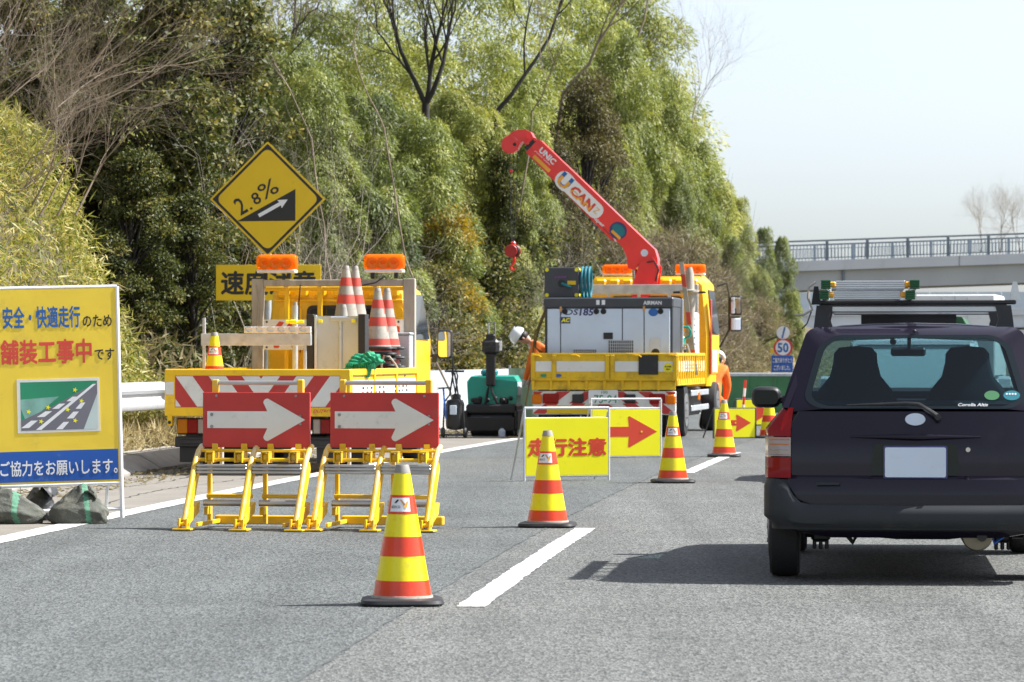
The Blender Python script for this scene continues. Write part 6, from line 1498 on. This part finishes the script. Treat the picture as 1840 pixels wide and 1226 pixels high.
def branch_segs(seed, h, r0, lv, spread=.7, up=.25, nch=(2, 4), ln=(.55, .8), base=None, dirv=(0, 0, 1), crook=.22, sub=5):
    r = np.random.default_rng(seed); segs = []
    def grow(p, d, L_, rad, lvl):
        for k in range(sub):
            d2 = nrm((d + r.normal(0, crook, 3) + np.array([0, 0, up * .25]))[None])[0]; q = p + d2 * L_ / sub
            ra, rb = rad * (1 - .45 * k / sub), rad * (1 - .45 * (k + 1) / sub); segs.append((*p, *q, ra, rb)); p, d = q, d2
            if lvl > 0 and k >= 1 and r.random() < .62:
                sd = nrm((d + r.normal(0, spread, 3) + np.array([0, 0, up]))[None])[0]; grow(p, sd, L_ * r.uniform(*ln), rb * .62, lvl - 1)
        if lvl > 0:
            for c in range(r.integers(*nch)): grow(p, nrm((d + r.normal(0, spread * .7, 3) + np.array([0, 0, up]))[None])[0], L_ * r.uniform(*ln), rb * .7, lvl - 1)
    grow(np.array(base if base is not None else (0, 0, 0), float), np.array(dirv, float), h, r0, lv)
    return segs
def mind(px):
    d = 40.0
    while offs(gx(px, d), d) > -7.5: d += .25
    return d
def plant(name, label, cat, px, d, top_y, protos, group=None, wide=1.0, rz=None, zoff=0.0, x=None):
    """a copy of a prototype (foliage mesh, trunk mesh, native height) standing on the slope so that its top meets the given row"""
    fo, tr, h0, pn, sn = protos
    d = max(d, mind(px)) if d > 30 else mind(px) + d
    X = gx(px, d); zg = hillz(X, d) - .12 + zoff; hh = gz(top_y, d) - zg; k = hh / h0
    t = thing(name, label, cat, (X, d, zg), random.uniform(0, 6.28) if rz is None else rz, group); t.scale = (k * wide, k * wide, k)
    if fo is not None: put(pn, fo, t)
    if tr is not None:
        o = put(sn, tr, t)
        if sn in ('culms', 'twigs'): o['kind'] = 'stuff'
    return t
TOTAL = 0
BAM = []
for s_ in range(4):
    f, c, n = bamboo_mesh(40 + s_, 6.0, 1.25 + .12 * s_); TOTAL += n; BAM.append((f, c, 6.0, 'foliage', 'culms'))
f, c, n = blob_tree_mesh(60, 6.5, 1.35, 1.3, 90, 330, .105, M['leaf_evergreen'], .52, .02, (.28, .55)); TOTAL += n; EVG = [(f, c, 6.6, 'foliage', 'trunk')]
f, c, n = blob_tree_mesh(61, 6.5, 1.25, 1.2, 85, 330, .10, M['leaf_evergreen'], .5, .02, (.28, .5), tmean=.5); TOTAL += n; EVG.append((f, c, 6.6, 'foliage', 'trunk'))
f, c, n = blob_tree_mesh(62, 7, 1.7, 1.6, 60, 420, .085, M['leaf_olive'], .45, .1, (.4, .8)); TOTAL += n; OLV = (f, c, 7.0, 'foliage', 'trunk')
f, c, n = blob_tree_mesh(63, 2.4, 1.0, .9, 34, 300, .075, M['leaf_evergreen'], .5, .0, (.25, .5), tmean=.55, tsd=.25); TOTAL += n; BSH = (f, c, 2.5, 'foliage', 'stems')
f, c, n = blob_tree_mesh(64, 3.0, .55, .5, 46, 220, .07, M['leaf_gold'], .3, .0, (.16, .32), droop=.1, tmean=.5); TOTAL += n; GLD = (f, c, 3.0, 'foliage', 'trunk')
f, c, n = blob_tree_mesh(65, 2.4, 1.1, 1.0, 30, 330, .13, M['leaf_dry'], .16, .0, (.3, .6), droop=-.1, tmean=.45, tsd=.25); TOTAL += n; DRY = (f, c, 2.5, 'foliage', 'stems')
def brush(seed, h, n, lv=3, sp=.9, r0=.022, m='twig'):
    r = np.random.default_rng(seed); S_ = []
    for k in range(n):
        a = r.uniform(0, 6.28); S_ += branch_segs(seed * 31 + k, h * r.uniform(.45, .7), r0, lv, .75, .15, (1, 3), (.5, .75), (r.uniform(-.8, .8), r.uniform(-.6, .6), 0), nrm(np.array([[math.cos(a) * .5 * sp, math.sin(a) * .5 * sp, 1]]))[0], .2, 4)
    return (None, seg_mesh('twigs', S_, M[m], 4), max(q[5] for q in S_) * .92, '', 'twigs'), len(S_)
BR1, n1 = brush(5, 2.6, 30, 3, .9, .012); BR2, n2 = brush(9, 2.6, 24, 3, 1.2, .011, 'twig_pale'); BR3, n3 = brush(14, 3.2, 22, 3, .8, .014, 'twig')

# --- trees one can tell apart (depth under 30 counts metres behind the foot of the slope)
G = 'feathery bamboo on the hillside'
for i, (px, d, ty, wd, lb) in enumerate((
    (650, 5, 150, .95, 'large rounded bamboo plume right of the diamond sign'),
    (560, 7, 120, .8, 'bamboo clump directly above the diamond sign'),
    (500, 12, 30, .8, 'tall bamboo rising beside the dark evergreen trees'),
    (735, 7, 185, .75, 'bamboo plume below the forked dark trunk'),
    (690, 2, 355, .7, 'low bamboo plume just above the right amber beacon of the left truck'),
    (865, 6, 185, .75, 'bamboo plume just left of the crane boom tip'),
    (935, 5, 160, .6, 'bamboo plume right behind the crane boom tip'),
    (810, 10, 150, .75, 'bamboo in front of the forked trunk, on its right'),
    (925, 2, 300, .6, 'bamboo hanging behind the crane hook'),
    (1110, 13, 40, .6, 'tall bamboo at the top centre, left of the open sky'),
    (1170, 12, 70, .6, 'tall bamboo stems next to the sky edge'),
    (1120, 9, 210, .55, 'bamboo directly above the middle of the boom'),
    (1195, 9, 170, .6, 'bright bamboo clump right of the boom'),
    (1240, 10, 215, .62, 'bamboo crown stepping down against the sky'),
    (1280, 9, 280, .6, 'bamboo above the right beacon of the crane truck'),
    (1328, 8, 345, .55, 'bamboo lower on the skyline, left of the overpass'),
    (1375, 8, 402, .55, 'drooping bamboo plume reaching over the overpass end'),
    (1318, 4, 420, .6, 'bamboo above the crane truck mirrors'),
    (1368, 3, 470, .6, 'low bamboo at the foot of the overpass'),
    (1405, 7, 418, .5, 'feathery bamboo tip nearest to the overpass railing'),
    (1425, 3, 520, .7, 'small bamboo left of the dark car roof'),
    (1215, 6, 300, .6, 'bamboo behind the upper end of the boom foot'))):
    plant('bamboo', lb, 'bamboo', px, d, ty, BAM[i % 4], G, wd)
for i, (px, d, ty, wd, lb) in enumerate((
    (175, 52, -60, 1.0, 'dark evergreen tree behind the bare branches at far left'),
    (300, 51, -90, 1.05, 'tall dark glossy evergreen tree above the notice board'),
    (405, 53, -40, .95, 'olive tinged evergreen tree touching the diamond sign'),
    (345, 49, 330, 1.0, 'dark evergreen left of the lettered yellow plate'),
    (240, 48, 250, 1.0, 'dark evergreen rising behind the pale bamboo grass'),
    (440, 51, 400, .9, 'glossy shrub behind the lettered plate of the diamond sign'),
    (60, 56, -80, 1.0, 'dark evergreen at the far left edge above the bamboo grass'),
    (820, 1.5, 330, .75, 'dark evergreen put in for the shaded hole left of the hook wire'),
    (905, 3, 250, .6, 'dark evergreen put in for the shaded hole beside the hanging hook'))):  # last two dark trees stand in for a shaded hole in the bamboo
    plant('evergreen_tree', lb, 'tree', px, d, ty, EVG[i % 2], 'dark evergreen trees', wd)
plant('olive_tree', 'brownish olive tree behind the middle of the crane boom', 'tree', 1050, 4, 120, OLV, None, .7)
plant('olive_tree', 'brownish olive tree lower down, left of the boom middle', 'tree', 1000, 2, 240, OLV, None, .6)
plant('olive_tree', 'olive tree peeping out above the boom letters', 'tree', 1085, 6, 190, OLV, None, .6)
plant('golden_conifer', 'small golden orange conifer right of the left truck beacons', 'tree', 806, .3, 372, GLD, None, 1.0)
for i, (px, d, ty, wd, lb) in enumerate(((860, .5, 440, 1.1, 'green bush below the crane hook'), (960, .5, 400, 1.0, 'green bush left of the hose reel'), (1030, 1, 400, 1.0, 'green bush under the boom'), (770, .3, 470, 1.0, 'bush behind the door mirror of the left truck'),
    (545, .3, 560, 1.0, 'bush behind the lettered plate, on its right'), (470, .3, 560, 1.0, 'bush behind the left frame post of the truck'), (905, .2, 520, 1.0, 'bush above the white wall beside the distance post'))):
    plant('green_bush', lb, 'bush', px, d, ty, BSH, 'bushes at the foot of the slope', wd)
for i, (px, d, ty, wd, lb, pr) in enumerate(((600, .5, 395, 1.2, 'tangle of pale bare twigs right of the diamond sign', BR2), (690, .5, 420, 1.1, 'bare twig tangle behind the cone stacks', BR2), (1110, 1, 330, 1.1, 'brown bare thicket behind the boom', BR1), (1200, 1, 360, 1.1, 'brown bare thicket right of the boom foot', BR1),
    (1270, 1, 400, 1.0, 'brown thicket above the crane truck cab', BR3), (850, .2, 540, 1.1, 'bare brush above the green roller', BR2), (1150, .5, 400, 1.1, 'bare brush just above the crane truck beacons', BR1), (430, 50, 60, .8, 'pale bare twigs spreading from the evergreen top', BR2), (1010, .5, 290, 1.0, 'bare twigs behind the boom middle', BR2), (1290, .3, 540, 1.1, 'bare stems behind the crane truck mirrors', BR3), (900, .5, 400, .9, 'bare twigs around the hook block', BR2),
    (1235, .5, 430, 1.1, 'brown brush behind the crane truck cab roof', BR3), (1175, .3, 330, .9, 'tall brown brush beside the upper boom', BR1), (1225, .3, 380, .9, 'brown brush right of the boom foot, nearest the road', BR1), (1265, .2, 450, .9, 'low brown brush above the cab mirror', BR1), (1080, .5, 300, .9, 'brown twigs crossing behind the boom', BR1), (960, .5, 330, .9, 'pale twigs right of the hook wire', BR2), (570, .3, 300, .8, 'pale twigs rising right of the diamond sign', BR2), (740, .5, 500, 1.0, 'grey twigs right of the left truck cab', BR2))):
    plant('bare_thicket', lb, 'thicket', px, d, ty, pr, 'leafless thickets', wd)
for i, (px, d, ty, wd, lb) in enumerate(((1310, .5, 545, 1.1, 'dry yellowish reeds right of the crane truck cab'), (1358, 2, 540, 1.0, 'dry reeds left of the speed sign'), (1250, .5, 480, 1.0, 'dry reeds behind the crane truck cab roof'), (1130, .3, 470, 1.0, 'dry grass clump behind the compressor top'), (1330, .5, 600, 1.0, 'low dry grass above the green bin'), (1190, .8, 420, 1.0, 'dry grass behind the boom foot'))):
    plant('dry_reeds', lb, 'reeds', px, d, ty, DRY, 'dry reeds on the slope', wd)
# leafless trees with clear trunks
def bare_tree(name, label, px, d, py0, segs, m, n=6, z=None):
    X = gx(px, d); t = thing(name, label, 'tree', (X, d, gz(py0, d) if z is None else z)); put('trunk', seg_mesh('trunk', segs, M[m], n), t); return t
D_ = 74
zb0 = hillz(gx(765, D_), D_); top0 = gz(185, D_) - zb0
S_ = [(.25 * (1 - q / 8) ** 2 + .03 * math.sin(q * 2.3), 0, -.2 + (top0 + .2) * q / 8, .25 * (1 - (q + 1) / 8) ** 2 + (.03 * math.sin((q + 1) * 2.3) if q < 7 else 0), 0, -.2 + (top0 + .2) * (q + 1) / 8, .115 - .004 * q, .111 - .004 * q) for q in range(8)]
for k, (dx, dy) in enumerate(((-.45, 0), (.12, .2), (.42, -.1))): S_ += branch_segs(300 + k, 1.9, .058, 5, .5, .35, (2, 3), (.6, .85), (0, 0, top0 - .05), nrm(np.array([[dx, dy, 1]]))[0], .13, 6)
bare_tree('forked_tree', 'leafless tree with a dark forked trunk at the top centre', 765, D_, 0, S_, 'bark_dark', 7, zb0)
plant('bamboo', 'bamboo plume hiding the foot of the forked trunk', 'bamboo', 768, 3, 200, BAM[1], G, .9)
for i, (px, d, py, dv, L_, r0, lv, m, lb) in enumerate(((520, 66, 230, (-.25, 0, 1), 1.9, .05, 4, 'bark', 'crooked leafless tree above the diamond sign'), (890, 79, 200, (.8, 0, .7), 2.6, .055, 5, 'bark_dark', 'leaning dark bare branches above the boom tip'), (1010, 88, 170, (.6, .1, .8), 2.6, .05, 5, 'twig', 'spreading leafless crown at the top, right of centre'),
    (560, 57.5, 250, (-.4, -.1, 1), 1.5, .015, 5, 'twig', 'pale leafless branches spreading above the diamond sign'), (690, 60, 230, (-.5, -.1, .9), 1.5, .014, 5, 'twig', 'pale leafless branches left of the forked trunk'), (960, 76.5, 200, (.5, -.1, .9), 1.9, .018, 5, 'twig', 'pale leafless branches right of the boom tip'),
    (1130, 101, 90, (.5, 0, .9), 2.4, .035, 5, 'twig', 'thin leafless crown against the sky'), (1225, 110, 330, (.3, 0, 1), 2.6, .03, 4, 'twig', 'thin leafless tree on the skyline'))):
    X = gx(px, d); zg = hillz(X, d); z0 = gz(py, d) - zg; rr = np.random.default_rng(880 + i)
    dvv = nrm(np.array([dv]))[0]; n_ = 9; pts = []
    for q in range(n_ + 1):
        f = q / n_; pts.append(np.array([-(dvv[0]) * z0 * .55 * (1 - f) ** 1.5 + rr.normal(0, .05), rr.normal(0, .05), -.2 + (z0 + .2) * f]))
    S_ = [(*pts[q], *pts[q + 1], r0 * (1.5 - .5 * q / n_), r0 * (1.5 - .5 * (q + 1) / n_)) for q in range(n_)] + branch_segs(500 + i, L_, r0, lv, .55, .2, (2, 4), (.55, .82), tuple(pts[-1]), dvv, .16, 5)
    bare_tree('bare_tree', lb, px, d, 0, S_, m, 5, zg)
S_ = []
for k in range(7): S_ += branch_segs(700 + k, 1.25 + .3 * (k % 3), .022, 4, .38, .12, (1, 3), (.6, .85), (-.9 + .22 * k, .3 * (k % 2), 0), nrm(np.array([[.75 + .1 * (k % 3), .1, .85 + .15 * (k % 4)]]))[0], .12, 5)
X = gx(-60, 43); bare_tree('bare_shrub', 'spreading leafless brown shrub at the top left corner', -60, 43, 0, S_, 'twig', 5, hillz(X, 43) + .3)
S_ = []
for k in range(6): S_ += branch_segs(760 + k, .8, .015, 4, .42, .1, (1, 3), (.6, .85), (-.3 + .2 * k, .2, 0), nrm(np.array([[.6, .1, .8]]))[0], .14, 5)
X = gx(20, 39.5); bare_tree('bare_shrub', 'lower leafless brown shrub leaning over the pale bamboo grass', 20, 39.5, 0, S_, 'twig', 5, hillz(X, 39.5))
S_ = []
for k in range(4): S_ += branch_segs(780 + k, 1.6, .05, 5, .62, .16, (2, 4), (.6, .85), (-1.4 + 1.3 * k, 0, 0), (0.1 * (k - 1), 0, 1), .13, 5)
bare_tree('bare_tree', 'hazy leafless tree behind the overpass at the right edge', 1800, 232, 0, S_, 'twig_pale', 5, gz(455, 232))

# --- masses nobody could count
def scatter(n, dlo, dhi, olo, ohi, seed, zadd=0.0):
    r = np.random.default_rng(seed); d = r.uniform(dlo, dhi, n); o = r.uniform(ohi, olo, n)
    P = np.empty((n, 3))
    for i in range(n):
        x, y = road(o[i], d[i]); P[i] = (x, y, hillz(x, y) + zadd)
    return P, r
def tuft(name, label, n, per, dl, dh, ol, oh, L_, W_, m, seed, hmax, tm=.5, up=.35, flop=.8):
    P0, r = scatter(n, dl, dh, ol, oh, seed)
    P = np.repeat(P0, per, 0); k = len(P); P = P + r.normal(0, .10, (k, 3)) * np.array([1, 1, .3]); hz = r.uniform(0.0, hmax, k); P[:, 2] += hz
    D = r.normal(0, flop, (k, 3)) + np.array([.25, -.25, up])
    T = np.clip(np.repeat(r.normal(tm, .14, n), per) + r.normal(0, .2, k), 0, 1)
    me = leaf_mesh(name, P, D, r.normal(0, .5, (k, 3)) + np.array([0, -.3, 1.0]), r.uniform(.6, 1.3, k) * L_, r.uniform(.7, 1.3, k) * W_, T, m, .1, .35)
    return tag(put(name, me), label, kind='stuff')
tuft('bamboo_grass', 'dense pale yellow green bamboo grass covering the bank behind the notice board', 5200, 17, 31, 43.2, -6.75, -11.0, .165, .021, M['leaf_sasa'], 21, .42, .62, .25)
tuft('dry_grass', 'straw coloured dry grass beneath the guardrail', 1500, 16, 22, 58, -6.25, -7.0, .20, .011, M['leaf_straw'], 22, .26, .5, .7, .6)
tuft('slope_undergrowth', 'mixed dry undergrowth over the slope', 5200, 12, 42, 110, -6.8, -17, .26, .034, M['leaf_dry'], 23, .9, .5, .3)
tuft('far_verge_grass', 'dry grass along the far verge', 900, 10, 58, 125, -6.7, -8.5, .3, .03, M['leaf_straw'], 24, .4, .45, .6)
P0, r = scatter(2600, 20, 62, -5.0, -5.85, 31); P0[:, 2] = .006 + r.uniform(0, .03, 2600)
litter = leaf_mesh('leaf_litter', P0, r.normal(0, 1, (2600, 3)) * np.array([1, 1, .12]), r.normal(0, .25, (2600, 3)) + np.array([0, 0, 1.0]), r.uniform(.03, .09, 2600), r.uniform(.015, .04, 2600), r.uniform(0, .8, 2600), M['leaf_dry'], .3)
tag(put('leaf_litter', litter), 'dry leaves and grit gathered along the kerb', kind='stuff')
# deeper bamboo filling the hill behind the front row, one mass
def merge_far():
    r = np.random.default_rng(91); Ps = []; 
    base = BAM[0][0]; nv = len(base.vertices); co = np.empty(nv * 3); base.vertices.foreach_get('co', co); co = co.reshape(-1, 4, 3)
    ti = np.empty(len(base.polygons), np.float32); base.attributes['tint'].data.foreach_get('value', ti)
    V, T = [], []
    for (px, d, ty) in ((150, 62, -140), (300, 66, -140), (430, 24, -120), (540, 24, -130), (630, 22, -120), (720, 24, -130), (800, 22, -100), (880, 20, -60), (960, 20, -50), (1040, 20, -20), (1100, 20, 20), (1000, 16, 60), (1070, 16, 160), (760, 16, 60), (590, 16, 0), (1225, 15, 250), (1160, 17, 110), (450, 18, 150), (1050, 14, 280), (870, 16, 60), (940, 14, 110), (670, 14, 60), (1300, 14, 330), (1140, 22, -30), (1090, 26, -60), (1175, 20, 10), (200, 70, -160), (60, 66, -120), (380, 72, -160)):
        d = d if d > 30 else mind(px) + d; X = gx(px, d); zg = hillz(X, d); k = (gz(ty, d) - zg) / 6.0; a = r.uniform(0, 6.28); c, s_ = math.cos(a), math.sin(a)
        sel = r.random(len(co)) < .42; q = co[sel] * np.array([k, k, k]) * np.array([1.0, 1.0, 1]); q2 = q.copy(); q2[..., 0] = q[..., 0] * c - q[..., 1] * s_; q2[..., 1] = q[..., 0] * s_ + q[..., 1] * c
        V.append(q2 + np.array([X, d, zg])); T.append(np.clip(ti[sel] + r.uniform(-.12, .08), 0, 1))
    V, T = np.concatenate(V), np.concatenate(T); n = len(V)
    me = bpy.data.meshes.new('bamboo_grove'); me.vertices.add(4 * n); me.vertices.foreach_set('co', V.ravel()); me.loops.add(4 * n); me.loops.foreach_set('vertex_index', np.arange(4 * n, dtype=np.int32)); me.polygons.add(n); me.polygons.foreach_set('loop_start', np.arange(0, 4 * n, 4, dtype=np.int32))
    a = me.attributes.new('tint', 'FLOAT', 'FACE'); a.data.foreach_set('value', T.astype(np.float32)); me.update(); me.materials.append(M['leaf_bamboo'])
    tag(put('bamboo_grove', me), 'dense bamboo grove filling the hillside behind', kind='stuff'); return n
TOTAL += merge_far()
# far hedge under the bridges
r = np.random.default_rng(5); n = 9000
P = np.stack([r.uniform(10, 110, n), 320 + r.uniform(-4, 4, n), r.uniform(0, 1, n) ** .8 * (3.2 + 1.2 * np.sin(np.linspace(0, 40, n)))], 1)
tag(put('far_hedge', leaf_mesh('far_hedge', P, r.normal(0, 1, (n, 3)), r.normal(0, 1, (n, 3)) + np.array([0, -.5, .5]), r.uniform(.5, 1.0, n), r.uniform(.3, .6, n), r.uniform(.1, .7, n), M['leaf_olive'])), 'distant hedge beyond the bridges', kind='stuff')
print('LEAVES', TOTAL, 'TWIGS', n1, n2, n3)
